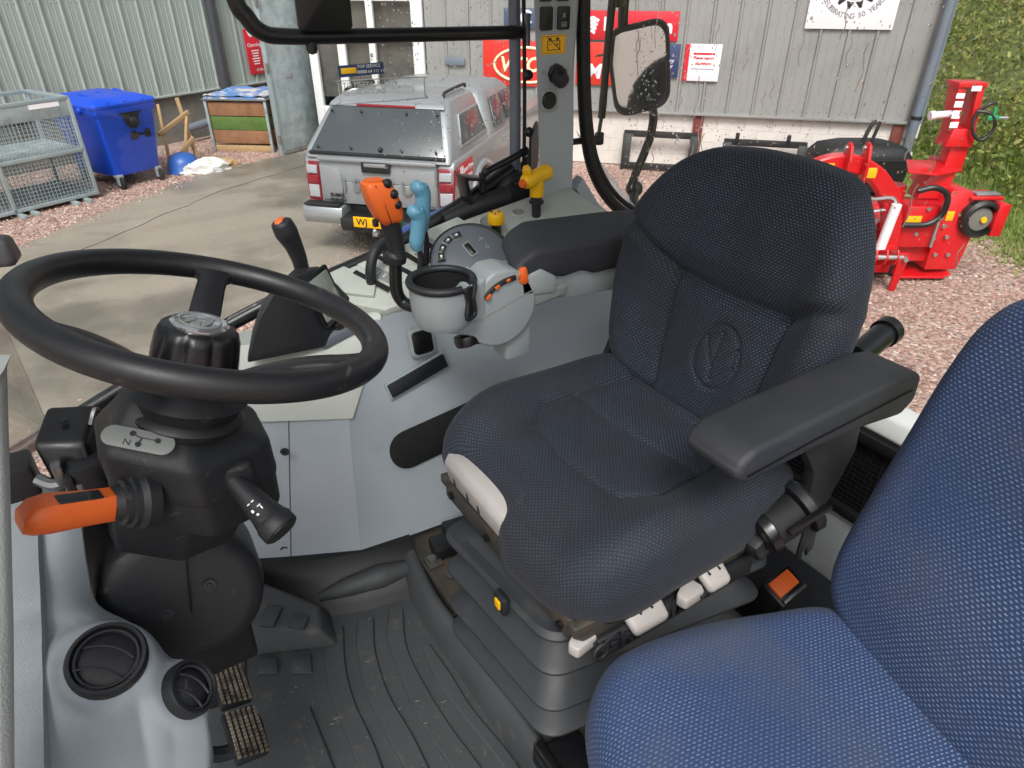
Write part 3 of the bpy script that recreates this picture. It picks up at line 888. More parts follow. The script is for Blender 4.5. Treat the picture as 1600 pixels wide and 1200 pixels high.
for x0 in (-.93, .43):
    b = B(); b.prism([(x0, -.1, .42), (x0, -.14, .5), (x0, -.12, .62), (x0, .2, .64), (x0, .25, .45)], (.5, 0, 0), .02); part('bumper_corner', b, 'truck_chrome', pk)
b = B(); b.prism([(-.45, -.13, .36), (-.45, -.17, .43), (-.45, -.16, .52), (-.45, .1, .54), (-.45, .12, .38)], (.9, 0, 0), .015); b.box((-.68, -.05, .645), (.44, .16, .02), .006); b.box((.68, -.05, .645), (.44, .16, .02), .006); part('bumper_step', b, 'truck_black', pk)
b = B(); b.box((.0, -.19, .5), (.53, .01, .12), .002); npl = part('number_plate', b, 'plate_yellow', pk)
me = text_mesh('WJ', .105, .001, .002); me.transform(frame((-.16, -.1965, .5), (1, 0, 0), (0, 0, 1))); link('lettering', me, 'print_black', npl)
b = B(); b.sphere((0, -.22, .42), .026, 12); b.box((0, -.16, .38), (.06, .14, .05), .008); part('tow_ball', b, 'truck_chrome', pk)
# canopy
cb = [(-.86, .0), (.86, .0), (.86, 1.52), (-.86, 1.52)]
def cring(z, sx, y0, y1, r): return [(x, y + (y0 + y1) / 2, z) for x, y in rrect(2 * sx, y1 - y0, r, 5)]
b = B(); b.loft([cring(1.15, .87, .0, 1.5, .05), cring(1.24, .865, .03, 1.5, .06), cring(1.62, .73, .40, 1.48, .1), cring(1.70, .69, .47, 1.46, .12), cring(1.735, .6, .58, 1.4, .14), cring(1.75, .35, .75, 1.3, .14)])
cn = part('canopy', b, 'truck_silver', pk)
def panel3(bb, a, b_, c, d, off, th, inset=0):
    a, b_, c, d = map(V, (a, b_, c, d)); nn = (b_ - a).cross(d - a).normalized()
    bb.prism([p + nn * off for p in (a, b_, c, d)], nn * th, .004)
b = B(); panel3(b, (-.79, .03, 1.2), (.79, .03, 1.2), (.64, .40, 1.62), (-.64, .40, 1.62), .012, .018); gl = part('rear_glass', b, 'dark_glass', cn)
b = B(); b.box((0, .015, 1.2), (1.62, .05, .035), .01); part('lower_rail', b, 'truck_black', cn)
b = B()
for x in (-.7, -.3, .3, .7):
    for (y, z) in ((.36, 1.585), (.06, 1.25)): b.lathe([(.014, 0), (.014, .02), (0, .025)], (x * (.9 if z > 1.5 else 1), y - .035, z + .01), (0, -.75, .66), 10)
b.lathe([(.028, 0), (.028, .03), (.02, .04), (0, .04)], (.05, .04, 1.25), (0, -.75, .66), 12)
part('glass_fixing', b, 'truck_black', gl)
b = B(); b.hexa([(-.7, .38, 1.64), (.7, .38, 1.64), (.62, .6, 1.72), (-.62, .6, 1.72)], [(-.68, .42, 1.68), (.68, .42, 1.68), (.6, .62, 1.755), (-.6, .62, 1.755)], .01); part('spoiler', b, 'truck_silver', cn)
b = B(); b.box((0, .385, 1.655), (.7, .02, .03), .008); part('brake_light', b, 'lamp_red', cn)
for sg in (-1, 1):
    b = B(); b.tube([(sg * .6, .62, 1.74), (sg * .6, .72, 1.775), (sg * .6, 1.35, 1.775), (sg * .6, 1.42, 1.74)], .018, 8, 4); part('roof_rail', b, 'truck_black', cn)
    b = B()
    P = [(sg * .863, .36, 1.27), (sg * .863, 1.36, 1.27), (sg * .76, 1.33, 1.56), (sg * .76, .6, 1.56)]
    if sg < 0: P = [P[1], P[0], P[3], P[2]]
    panel3(b, *P, .006, .012); part('side_glass', b, 'dark_glass', cn)
    b = B(); b.tube([V(p) + V((sg * .008, 0, 0)) for p in P], .016, 6, 1, True); part('window_trim', b, 'truck_silver', cn)
# cab and bonnet
b = B(); b.loft([cring(1.12, .88, 1.52, 3.5, .08), cring(1.2, .87, 1.55, 3.4, .1), cring(1.6, .72, 1.72, 2.95, .14), cring(1.68, .66, 1.8, 2.8, .16), cring(1.72, .45, 2.0, 2.6, .16)]); cb_ = part('cab', b, 'truck_silver', pk)
for sg in (-1, 1):
    for (y0, y1, y2, y3) in ((1.75, 2.35, 2.32, 1.9), (2.42, 3.2, 2.86, 2.4)):
        P = [(sg * .868, y0, 1.22), (sg * .868, y1, 1.22), (sg * .745, y2, 1.55), (sg * .745, y3, 1.55)]
        if sg < 0: P = [P[1], P[0], P[3], P[2]]
        b = B(); panel3(b, *P, .008, .012); part('door_glass', b, 'dark_glass', cb_)
        b = B(); b.box((sg * .905, y1 - .15, 1.0), (.03, .2, .03), .008); part('door_handle', b, 'truck_chrome', cb_)
b = B(); b.hexa([(-.85, 3.3, .9), (.85, 3.3, .9), (.85, 5.0, .85), (-.85, 5.0, .85)], [(-.82, 3.3, 1.16), (.82, 3.3, 1.16), (.78, 4.9, 1.04), (-.78, 4.9, 1.04)], .05); part('bonnet', b, 'truck_silver', pk)
b = B(); b.box((0, 2.4, .5), (1.5, 4.6, .2), .02); part('chassis', b, 'truck_black', pk)
for (x, y) in ((-.76, 1.1), (.76, 1.1), (-.76, 4.15), (.76, 4.15)):
    b = B(); b.lathe([(.23, -.12), (.35, -.12), (.385, -.09), (.385, .09), (.35, .12), (.23, .12)], (x, y, .385), (1, 0, 0), 32); wh = part('tyre', b, 'tyre', pk)
    b = B(); b.lathe([(0, -.1), (.22, -.115), (.235, -.08), (.235, .08), (.22, .115), (0, .1)], (x, y, .385), (1, 0, 0), 24); part('rim', b, 'truck_chrome', wh)
# trader sticker on the side
b = B(); b.box((.905, .42, .98), (.006, .5, .26), 0); st = part('door_sticker', b, 'sign_red', pk)
for i, tx in enumerate(('James Pryce', 'Tractors')):
    me = text_mesh(tx, .075, .001, .002); me.transform(frame((.9095, .5, 1.02 - i * .09), (0, 1, 0), (0, 0, 1))); link('lettering', me, 'sign_white', st)
b = B(); plate(b, (.9085, .25, .99), (0, 1, 0), (0, 0, 1), [(-.05, .08), (-.02, .1), (0, .03), (.03, .1), (.06, .08), (.03, -.06), (-.01, -.08), (-.04, -.02)], .002); part('logo', b, 'sign_white', st)

# ---- red flail mower (local x to the right of view, y away)
mw = thing('flail_mower', 'bright red tractor mower with arched headstock and upright arm on gravel', 'mower', (6.5, 2.96, G), -math.atan2(.534, .845))
arch = [(-1.25, 0, .3), (-1.24, 0, .85), (-1.12, 0, 1.15), (-.92, 0, 1.28), (-.65, 0, 1.3), (-.38, 0, 1.18), (-.18, 0, .95), (-.08, 0, .7), (-.02, 0, .3)]
b = B()
P = catmull(arch, 6)
rings = []
for i, p in enumerate(P):
    a = P[max(0, i - 1)]; q = P[min(len(P) - 1, i + 1)]; d = (q - a).normalized(); nn = V((0, 1, 0)).cross(d).normalized()
    wdt = .085
    rings.append([p + nn * sx * wdt + V((0, 1, 0)) * sy * .07 for sx, sy in ((-1, -.8), (-.8, -1), (.8, -1), (1, -.8), (1, .8), (.8, 1), (-.8, 1), (-1, .8))])
b.loft(rings); part('headstock_arch', b, 'mower_red', mw)
for x in (-.76, -.58):
    b = B(); plate(b, (x, -.12, 1.34), (0, 1, 0), (0, 0, 1), [(-.06, -.22), (.06, -.22), (.12, .02), (.1, .14), (.05, .18), (-.02, .15), (-.06, .02)], .03, .006); part('hitch_plate', b, 'mower_red', mw)
    b = B(); b.lathe([(.022, -.03), (.022, .03)], (x + .01, -.06, 1.46), (1, 0, 0), 10); part('hitch_pin', b, 'steel_bright', mw)
for x in (-.31, -.2, -.09):
    b = B(); b.prism([(x, -.08, .42), (x, -.3, .5), (x, -.34, .42), (x, -.3, .34), (x, -.08, .24)], (.018, 0, 0), .003); part('lower_link_plate', b, 'mower_red', mw)
b = B(); b.tube([(-.38, -.3, .42), (-.02, -.3, .42)], .025, 10, 1); part('link_pin', b, 'steel_bright', mw)
b = B(); b.box((-.2, .0, .32), (.4, .2, .3), .01); part('headstock_foot', b, 'mower_red', mw)
b = B(); b.prism([(-.02, -.24, .44), (.09, -.24, .44), (.07, -.2, .0), (.0, -.2, .0)], (0, .03, 0), .004); part('parking_leg', b, 'mower_red', mw)
b = B(); b.lathe([(.025, 0), (.025, .03)], (.04, -.25, .38), (0, -1, 0), 12); part('leg_bolt', b, 'steel_bright', mw)
# cutter deck
b = B(); b.prism([(-.95, .15, .2), (-.95, .2, .58), (-.95, .35, .78), (-.95, .85, .72), (-.95, 1.05, .25)], (1.65, 0, 0), .02); part('cutter_deck', b, 'mower_red', mw)
b = B(); b.box((-.2, .13, .58), (1.5, .02, .07), .005); part('deck_rail', b, 'mower_red', mw)
b = B(); b.box((-.5, .1, .2), (1.3, .02, .26), .003); part('rubber_flap', b, 'hose_black', mw)
b = B(); plate(b, (-.22, .12, .63), (1, 0, 0), (0, 0, 1), rrect(.34, .12, .055), -.012); pl = part('name_badge', b, 'sign_white', mw)
me = text_mesh('MASCHIO', .07, .002, .002, 0, .9); me.transform(frame((-.22, .104, .63), (1, 0, 0), (0, 0, 1))); link('lettering', me, 'sign_red', pl)
b = B(); b.lathe([(.12, 0), (.12, .25)], (.1, .45, .72), (0, 0, 1), 18); b.lathe([(.2, 0), (.2, .06), (.12, .16)], (.2, .3, .62), (0, -.3, 1), 18); part('gearbox', b, 'mower_red', mw)
b = B(); b.box((.3, .2, .62), (.42, .3, .45), .02); part('mount_block', b, 'mower_red', mw)
b = B(); b.prism([(.5, .1, .12), (.86, .1, .12), (.92, .12, .6), (.88, .14, .85), (.76, .15, .98), (.56, .15, .98), (.5, .13, .8)], (0, .5, 0), .02); part('belt_housing', b, 'mower_red', mw)
b = B(); b.prism([(.2, .05, .04), (.7, .05, .04), (.78, .05, .08), (.78, .35, .1), (.2, .45, .06)], (0, .0, .02), .004); part('skid_shoe', b, 'mower_red', mw)
b = B(); b.lathe([(.0, 0), (.2, 0), (.2, .1), (.17, .13), (.15, .13), (.15, .06), (0, .06)], (.9, .16, .7), (0, -1, 0), 28); rl = part('end_roller', b, 'hose_black', mw)
b = B(); b.lathe([(.13, 0), (.12, .02), (.04, .03), (0, .03)], (.9, .09, .7), (0, -1, 0), 20); part('roller_face', b, 'plinth', rl)
b = B(); b.lathe([(.035, 0), (.03, .02), (0, .02)], (.92, .055, .7), (0, -1, 0), 12); part('roller_cap', b, 'decal_yellow', rl)
b = B(); b.box((1.08, .22, .7), (.12, .4, .34), .012); b.box((.92, .25, .91), (.34, .3, .03), .006); part('outer_guard', b, 'mower_red', mw)
b = B(); b.box((.95, .2, .94), (.26, .12, .02), .004); part('guard_hinge', b, 'steel_bright', mw)
# upright arm
b = B(); b.prism([(.42, .5, .95), (.66, .5, .95), (.68, .5, 1.2), (.6, .5, 1.2)], (0, .3, 0), .01); b.hexa([(.57, .45, 1.1), (.77, .45, 1.1), (.77, .62, 1.1), (.57, .62, 1.1)], [(.62, .5, 1.5), (.8, .5, 1.5), (.8, .66, 1.5), (.62, .66, 1.5)], .008); part('arm_base', b, 'mower_red', mw)
b = B(); b.hexa([(.5, .42, 1.36), (.78, .42, 1.36), (.78, .66, 1.36), (.5, .66, 1.36)], [(.54, .44, 1.54), (.78, .44, 1.54), (.78, .66, 1.54), (.54, .66, 1.54)], .01)
b.hexa([(.52, .44, 1.5), (.6, .44, 1.5), (.6, .64, 1.5), (.52, .64, 1.5)], [(.46, .46, 1.96), (.53, .46, 1.96), (.53, .66, 1.96), (.46, .66, 1.96)], .006)
b.hexa([(.7, .44, 1.5), (.77, .44, 1.5), (.77, .64, 1.5), (.7, .64, 1.5)], [(.66, .46, 1.96), (.73, .46, 1.96), (.73, .66, 1.96), (.66, .66, 1.96)], .006)
b.box((.595, .56, 1.96), (.29, .24, .05), .006); b.beam((.56, .62, 1.5), (.55, .62, 1.95), .12, .02)
part('upright_arm', b, 'mower_red', mw)
for i, (z, h) in enumerate(((1.86, .05), (1.78, .06), (1.68, .08), (1.58, .06))):
    b = B(); b.box((.49 + (1.9 - z) * .1, .435, z), (.085, .004, h), .001); part('decal', b, 'sign_white', mw)
b = B(); b.box((.63, .43, 1.93), (.1, .004, .05), .001); part('decal', b, 'sign_white', mw)
b = B(); b.tube([(.3, .5, 1.66), (.5, .5, 1.68)], .035, 12, 1); b.lathe([(.045, 0), (.045, .05)], (.28, .5, 1.66), (1, 0, .1), 12); part('ram_pin', b, 'sign_white', mw)
b = B(); b.tube([(.7, .42, 1.72), (.82, .38, 1.7), (.9, .36, 1.58), (.82, .36, 1.45), (.72, .38, 1.5), (.7, .42, 1.66), (.78, .4, 1.78), (.86, .4, 1.8)], .018, 8, 8); part('hose', b, 'hose_black', mw)
b = B(); b.box((.86, .38, 1.66), (.12, .04, .05), .01); b.lathe([(.02, 0), (.02, .08)], (.86, .38, 1.68), (0, 0, 1), 8); part('coupling', b, 'green_cap', mw)
b = B(); b.lathe([(.016, 0), (.016, .1)], (.91, .38, 1.66), (1, 0, 0), 8); part('coupling_nose', b, 'steel_bright', mw)
b = B(); b.prism([(.06, .2, 1.15), (.35, .14, 1.13), (.74, .38, 1.12), (.6, .6, 1.16), (.2, .55, 1.19)], (0, 0, .02), .004); part('top_guard', b, 'mower_red', mw)
b = B(); b.hexa([(.3, .3, .85), (.6, .3, .85), (.6, .55, .85), (.3, .55, .85)], [(.4, .35, 1.15), (.66, .35, 1.15), (.66, .55, 1.15), (.4, .55, 1.15)], .01); part('pedestal', b, 'mower_red', mw)
for pts in ([(.1, .0, 1.02), (.25, -.03, 1.06), (.4, -.03, .98), (.42, -.02, .8), (.3, -.02, .68), (.05, .0, .66)], [(-.62, -.1, 1.1), (-.6, -.12, .9), (-.62, -.1, .6), (-.5, 0, .45)], [(-.42, -.05, 1.0), (-.4, -.1, .8), (-.46, -.1, .65), (-.6, -.05, .55)]):
    b = B(); b.tube(pts, .03 if pts[0][0] > 0 else .022, 9, 8); part('hose', b, 'hose_black', mw)
for pts in ([(-.78, -.1, 1.14), (-.82, -.11, .95)], [(-.7, -.1, 1.14), (-.45, -.12, .98), (-.2, -.1, .98), (-.12, -.1, .9)], [(-.66, -.05, .78), (-.14, -.05, .85)], [(.43, .02, .9), (.42, .0, .42)]):
    b = B(); b.tube(pts, .017, 8, 4); part('steel_rod', b, 'steel_bright', mw)
for (x, z, w_, h_) in ((-.98, 1.27, .26, .09), (-.46, 1.22, .1, .1), (.18, .7, .16, .09), (.6, .72, .08, .1), (.02, -.0, 0, 0)):
    if w_: 
        b = B(); b.box((x, -.075 if x < .1 else (.045 if x < .4 else .125), z), (w_, .006, h_), .001, Matrix.Rotation(-.12 if x < -.5 else 0, 4, 'Y') if False else None); part('warning_decal', b, 'decal_yellow', mw)
b = B(); b.lathe([(.05, 0), (.05, .5)], (-.17, -.1, .42), (.06, -.04, 1), 14); part('manual_holder', b, 'sign_white', mw)
for (x, z) in ((.3, .82), (.25, .55), (.46, .72), (.45, .5), (.55, .62), (.62, .5), (.56, .3), (.7, .3)):
    b = B(); b.lathe([(.022, 0), (.022, .02), (0, .022)], (x, .05 if x < .5 else .1, z), (0, -1, 0), 8); part('bolt', b, 'steel_bright', mw)

# ---- black body standing behind the mower
bk = thing('black_tank', 'black plastic body of a machine parked behind the red mower', 'machine', (9.3, 5.3, G), -math.atan2(.534, .845))
def kring(z, sx, sy, r): return [(x, y, z) for x, y in rrect(2 * sx, 2 * sy, r, 4)]
b = B(); b.loft([kring(.12, .62, .3, .05), kring(.5, .65, .34, .06), kring(.62, .66, .35, .08), kring(.74, .58, .3, .12), kring(.8, .35, .2, .12)]); part('tank_shell', b, 'black_plastic', bk)
b = B(); b.box((0, -.35, .58), (1.2, .02, .03), .006); part('seam', b, 'frame_black', bk)
b = B(); b.box((-.6, -.33, .5), (.08, .02, .1), .004); part('decal', b, 'decal_yellow', bk)
for x in (-.45, .45):
    b = B(); b.box((x, 0, .06), (.12, .6, .12), .01); part('skid', b, 'frame_black', bk)
b = B(); b.tube([(-.1, -.2, .75), (-.02, -.2, 1.05), (.04, -.2, 1.1)], .03, 8, 4); b.tube([(.03, -.2, .75), (.1, -.2, 1.1)], .025, 8, 1); part('lever', b, 'frame_black', bk)
# ---- black steel frames leaning on the white wall
for (u0, u1, z1, lab) in ((-.85, .38, -1.02, 'black rectangular steel frame leaning against the white wall by the red post'), (.8, 2.1, -1.08, 'black steel carriage frame on the white wall behind the driver seat')):
    t = thing('implement_frame', lab, 'frame', RW.at((u0 + u1) / 2, G, .3), 0, 'black frames against the wall', True)
    for (p, q, wd) in (((u0, z1), (u1, z1), .1), ((u0, G + .08), (u1, G + .08), .1), ((u0 + .06, z1), (u0 + .06, G), .14), ((u1 - .06, z1), (u1 - .06, G), .14)):
        b = B(); b.beam(RW.at(p[0], p[1], .18 if p[1] > -1.3 else .3), RW.at(q[0], q[1], .18 if q[1] > -1.3 else .3), .06 if p[1] == q[1] else wd, wd if p[1] == q[1] else .06, .006, UP if p[1] == q[1] else RW.n); part('bar', b, 'frame_black', t)
    if u0 > 0:
        for u in (u0 + .2, u0 + 1.0):
            b = B(); b.box(RW.at(u, z1 + .07, .2), (.06, .05, .16), .006, rotR); part('lug', b, 'frame_black', t)

# ---- green bank and shrubs on the right
def bank_h(x, y):
    # distance beyond the gravel edge line
    u = (x - 8.9) * .815 - (y - 2.8) * .58
    u2 = u - .9 + .5 * noise.noise((x * .3, y * .3, 0))
    h = 0 if u2 < 0 else min(4.4, u2 * .62 if u2 < 3 else 1.86 + (u2 - 3) * .8)
    return h + .12 * noise.noise((x * .8, y * .8, 2)) * min(1, max(0, u))
b = B()
nx, ny = 50, 60
gv = []
for j in range(ny):
    for i in range(nx):
        # strip coordinates: u beyond the edge, v along it
        u = -.6 + 26 * (i / (nx - 1)) ** 1.6; v = -12 + 34 * j / (ny - 1)
        x = 8.9 + .815 * u + .58 * v; y = 2.8 - .58 * u + .815 * v
        gv.append((x, y, G - .03 + bank_h(x, y) + (.05 if u > .1 else 0)))
b.raw(gv, [(j * nx + i, j * nx + i + 1, (j + 1) * nx + i + 1, (j + 1) * nx + i) for j in range(ny - 1) for i in range(nx - 1)])
struct('hillside', b, 'bank_soil')
def leaves(rnd, vs_, fs, p, size, n, spread, up=.3):
    for _ in range(n):
        c = V(p) + V((rnd.gauss(0, 1) * spread[0], rnd.gauss(0, 1) * spread[1], rnd.gauss(0, 1) * spread[2]))
        a = V((rnd.gauss(0, 1), rnd.gauss(0, 1), rnd.gauss(0, .6) + up)).normalized()
        t = a.orthogonal().normalized(); t.rotate(Matrix.Rotation(rnd.random() * 6.28, 3, a)); q = a.cross(t)
        L = size * rnd.uniform(.6, 1.3); k = len(vs_)
        vs_ += [c - t * L, c + q * L * .45, c + t * L * .9, c - q * L * .45]
        fs.append((k, k + 1, k + 2, k + 3))
rnd = random.Random(11)
vs_, fs = [], []
for _ in range(15000):
    u = .9 + 13 * rnd.random() ** 1.2; v = rnd.uniform(-6, 13)
    x = 8.9 + .815 * u + .58 * v; y = 2.8 - .58 * u + .815 * v
    if (x - 8.16) * .719 + (y - 7.96) * .695 > -.2 and (x - 8.16) * .695 - (y - 7.96) * .719 < 4.2: continue
    hh_ = .5 + .5 * noise.noise((x * .9, y * .9, 4)); leaves(rnd, vs_, fs, (x, y, G + bank_h(x, y) + .05 + .3 * hh_), .06, 4, (.12, .12, .1))
me = bpy.data.meshes.new('undergrowth'); me.from_pydata(vs_, [], fs)
o = link('undergrowth', me, 'leaf_hedge', None, 'stuff', 'tangled green brambles and weeds covering the bank'); o['category'] = 'undergrowth'
vs_, fs = [], []
for _ in range(26000):
    u = -.25 + 2.6 * rnd.random() ** 1.1 + .3 * rnd.gauss(0, .4); v = rnd.uniform(-6, 5)
    x = 8.9 + .815 * u + .58 * v; y = 2.8 - .58 * u + .815 * v
    z = G + max(0, bank_h(x, y)); h = rnd.uniform(.05, .2) * (1 if u > .3 else .5); k = len(vs_)
    a = rnd.random() * 6.28; dx, dy = .012 * math.cos(a), .012 * math.sin(a); lx, ly = rnd.gauss(0, .05), rnd.gauss(0, .05)
    vs_ += [(x - dx, y - dy, z), (x + dx, y + dy, z), (x + lx, y + ly, z + h)]; fs.append((k, k + 1, k + 2))
me = bpy.data.meshes.new('grass'); me.from_pydata(vs_, [], fs)
o = link('grass', me, 'grass_blade', None, 'stuff', 'rough green grass along the foot of the bank'); o['category'] = 'grass'
shr = [(4.2, 1.0, 1.0, 'tall olive green shrub nearest the building corner', 'leaf_hedge'), (3.8, -1.2, .8, 'dark shrub low on the bank behind the upright arm', 'leaf_dark'), (5.6, 2.6, 1.3, 'large leafy shrub high on the bank by the roof line', 'leaf_hedge'),
       (5.2, -.2, 1.1, 'bushy dark green shrub in the middle of the bank', 'leaf_dark'), (6.8, .8, 1.4, 'tallest yellow green shrub at the top of the bank', 'leaf_hedge'), (3.2, -3.2, .8, 'round green shrub at the right edge of view', 'leaf_hedge'), (5.4, -2.6, 1.2, 'spreading shrub at the upper right corner', 'leaf_dark')]
for i, (u, v, s_, lab, mm) in enumerate(shr):
    x = 8.9 + .815 * u + .58 * v; y = 2.8 - .58 * u + .815 * v; z = G + bank_h(x, y)
    t = thing('shrub', lab, 'shrub', (x, y, z), 0, 'shrubs on the bank')
    b = B()
    for k in range(5):
        a = rnd.random() * 6.28; b.tube([(0, 0, -.1), (.15 * s_ * math.cos(a), .15 * s_ * math.sin(a), .5 * s_), (.45 * s_ * math.cos(a), .45 * s_ * math.sin(a), 1.0 * s_)], [.03, .02, .008], 6, 4)
    part('stems', b, 'stem', t)
    vs_, fs = [], []
    for k in range(70):
        a = rnd.random() * 6.28; rr = rnd.random() ** .5 * .8 * s_; zz = rnd.uniform(.1, 1.15) * s_ * (1 - .35 * (rr / s_) ** 2)
        leaves(rnd, vs_, fs, (rr * math.cos(a), rr * math.sin(a), zz), .06, 38, (.13 * s_, .13 * s_, .11 * s_))
    me = bpy.data.meshes.new('foliage'); me.from_pydata(vs_, [], fs); link('foliage', me, mm, t)
# ================================================================== SEATS
def fabric(name, base, dot, dirt, dirtmix=(.5, .75), du=.0072, dv=.0046):
    m = mat(name, base, .85, var=.2, vs_=5)
    n, l = m.node_tree.nodes, m.node_tree.links
    b = n['Principled BSDF']
    uv = nd(m, 'UVMap'); sp = nd(m, 'SeparateXYZ')
    wz_ = nd(m, 'TexNoise'); wz_.inputs['Scale'].default_value = 18; wz_.inputs['Detail'].default_value = 2; l.new(uv.outputs[0], wz_.inputs['Vector'])
    vm1 = nd(m, 'VectorMath', operation='SUBTRACT'); l.new(wz_.outputs['Color'], vm1.inputs[0]); vm1.inputs[1].default_value = (.5, .5, .5)
    vm2 = nd(m, 'VectorMath', operation='SCALE'); l.new(vm1.outputs[0], vm2.inputs[0]); vm2.inputs['Scale'].default_value = .006
    vm3 = nd(m, 'VectorMath', operation='ADD'); l.new(uv.outputs[0], vm3.inputs[0]); l.new(vm2.outputs[0], vm3.inputs[1]); l.new(vm3.outputs[0], sp.inputs[0])
    v = mth(m, 'DIVIDE', sp.outputs['Y'], dv)
    row = mth(m, 'FLOOR', v)
    odd = mth(m, 'MULTIPLY', mth(m, 'MODULO', mth(m, 'ABSOLUTE', row), 2.0), .5)
    u = mth(m, 'ADD', mth(m, 'DIVIDE', sp.outputs['X'], du), odd)
    wn = nd(m, 'TexWhiteNoise', noise_dimensions='2D'); cv = nd(m, 'CombineXYZ'); l.new(mth(m, 'FLOOR', u), cv.inputs[0]); l.new(row, cv.inputs[1]); l.new(cv.outputs[0], wn.inputs['Vector'])
    fu = mth(m, 'ABSOLUTE', mth(m, 'SUBTRACT', mth(m, 'FRACT', u), .5))
    fv = mth(m, 'ABSOLUTE', mth(m, 'SUBTRACT', mth(m, 'FRACT', v), .5))
    d = mth(m, 'SQRT', mth(m, 'ADD', mth(m, 'POWER', mth(m, 'MULTIPLY', fu, 2.5), 2.0), mth(m, 'POWER', mth(m, 'MULTIPLY', fv, 3.6), 2.0)))
    mr = nd(m, 'MapRange'); mr.inputs[1].default_value = .85; mr.inputs[2].default_value = .55
    l.new(d, mr.inputs[0])
    tc = nd(m, 'TexCoord')
    n1 = nd(m, 'TexNoise'); n1.inputs['Scale'].default_value = 7; n1.inputs['Detail'].default_value = 5; l.new(tc.outputs['Object'], n1.inputs['Vector'])
    n2 = nd(m, 'TexNoise'); n2.inputs['Scale'].default_value = 2.2; n2.inputs['Detail'].default_value = 4; l.new(tc.outputs['Object'], n2.inputs['Vector'])
    n3 = nd(m, 'TexNoise'); n3.inputs['Scale'].default_value = 420; n3.inputs['Detail'].default_value = 2; l.new(tc.outputs['Object'], n3.inputs['Vector'])
    wear = nd(m, 'MapRange'); wear.inputs[1].default_value, wear.inputs[2].default_value = dirtmix; l.new(n1.outputs['Fac'], wear.inputs[0])
    c0 = mixc(m, n3.outputs['Fac'], tuple(x * .6 for x in lin(base)), tuple(x * 1.35 for x in lin(base)))
    c0 = mixc(m, mth(m, 'MULTIPLY', wear.outputs[0], .55), c0, lin(dirt))
    big = nd(m, 'MapRange'); big.inputs[1].default_value = .38; big.inputs[2].default_value = .62; big.inputs[3].default_value = .3; big.inputs[4].default_value = 1; l.new(n2.outputs['Fac'], big.inputs[0])
    dm = mth(m, 'MULTIPLY', mth(m, 'MULTIPLY', mr.outputs[0], big.outputs[0]), mth(m, 'ADD', .55, mth(m, 'MULTIPLY', wn.outputs['Value'], .45)))
    dm = mth(m, 'MULTIPLY', dm, mth(m, 'SUBTRACT', 1.0, mth(m, 'MULTIPLY', wear.outputs[0], .55)))
    c1 = mixc(m, dm, c0, lin(dot))
    l.new(c1, b.inputs['Base Color'])
    for k in list(b.inputs['Roughness'].links): l.remove(k)
    b.inputs['Roughness'].default_value = .8
    b.inputs['Sheen Weight'].default_value = .04
    b.inputs['Sheen Roughness'].default_value = .5
    bp = nd(m, 'Bump'); bp.inputs['Strength'].default_value = .45; bp.inputs['Distance'].default_value = .001
    l.new(mth(m, 'ADD', mr.outputs[0], mth(m, 'MULTIPLY', n3.outputs['Fac'], .5)), bp.inputs['Height']); l.new(bp.outputs[0], b.inputs['Normal'])
fabric('cloth_navy', '#171d28', '#607089', '#1c1c1f', (.42, .7))
fabric('cloth_blue', '#21375c', '#7c8cac', '#464a52', (.46, .74))
mat('cab_black', '#1b1d21', .5, var=.12, vs_=20, bump=.3, bs=700, rvar=.08, scuff=.08)
mat('cab_black_smooth', '#131416', .32, var=.1, bump=.05, bs=300)
mat('cab_charcoal', '#2a2c31', .6, var=.12, vs_=15, bump=.3, bs=800, col2='#3a3a39', mix=(.55, .85), ms=6)
mat('bellows_rubber', '#2b2e32', .55, var=.12, vs_=10, col2='#55534d', mix=(.55, .95), ms=7, bump=.15, bs=300)
mat('grey_lever', '#aaa5a2', .5, var=.08, vs_=30, col2='#857f78', mix=(.58, .8), ms=25)
mat('grey_dirty', '#8f9496', .5, var=.1, vs_=10, col2='#6f6c66', mix=(.5, .8), ms=8)
mat('steel_dirty', '#4c4a46', .5, metal=.5, var=.3, vs_=20, col2='#6d5a45', mix=(.5, .75), ms=15)
mat('orange', '#d96224', .42, var=.07, vs_=20)
mat('yellow', '#e8b200', .4, var=.06)
mat('steel_grey', '#7d7f80', .3, metal=.8, var=.1)
mat('strap_black', '#151517', .7, var=.15, bump=.4, bs=900)

def sstep(a, b, x):
    t = max(0, min(1, (x - a) / (b - a))); return t * t * (3 - 2 * t)
def seg_d(p, a, b):
    ax, ay = a; bx, by = b; dx, dy = bx - ax, by - ay; L = dx * dx + dy * dy
    t = max(0, min(1, ((p[0] - ax) * dx + (p[1] - ay) * dy) / L)) if L else 0
    return math.hypot(p[0] - ax - t * dx, p[1] - ay - t * dy)
def poly_d(p, pts): return min(seg_d(p, pts[i], pts[i + 1]) for i in range(len(pts) - 1))

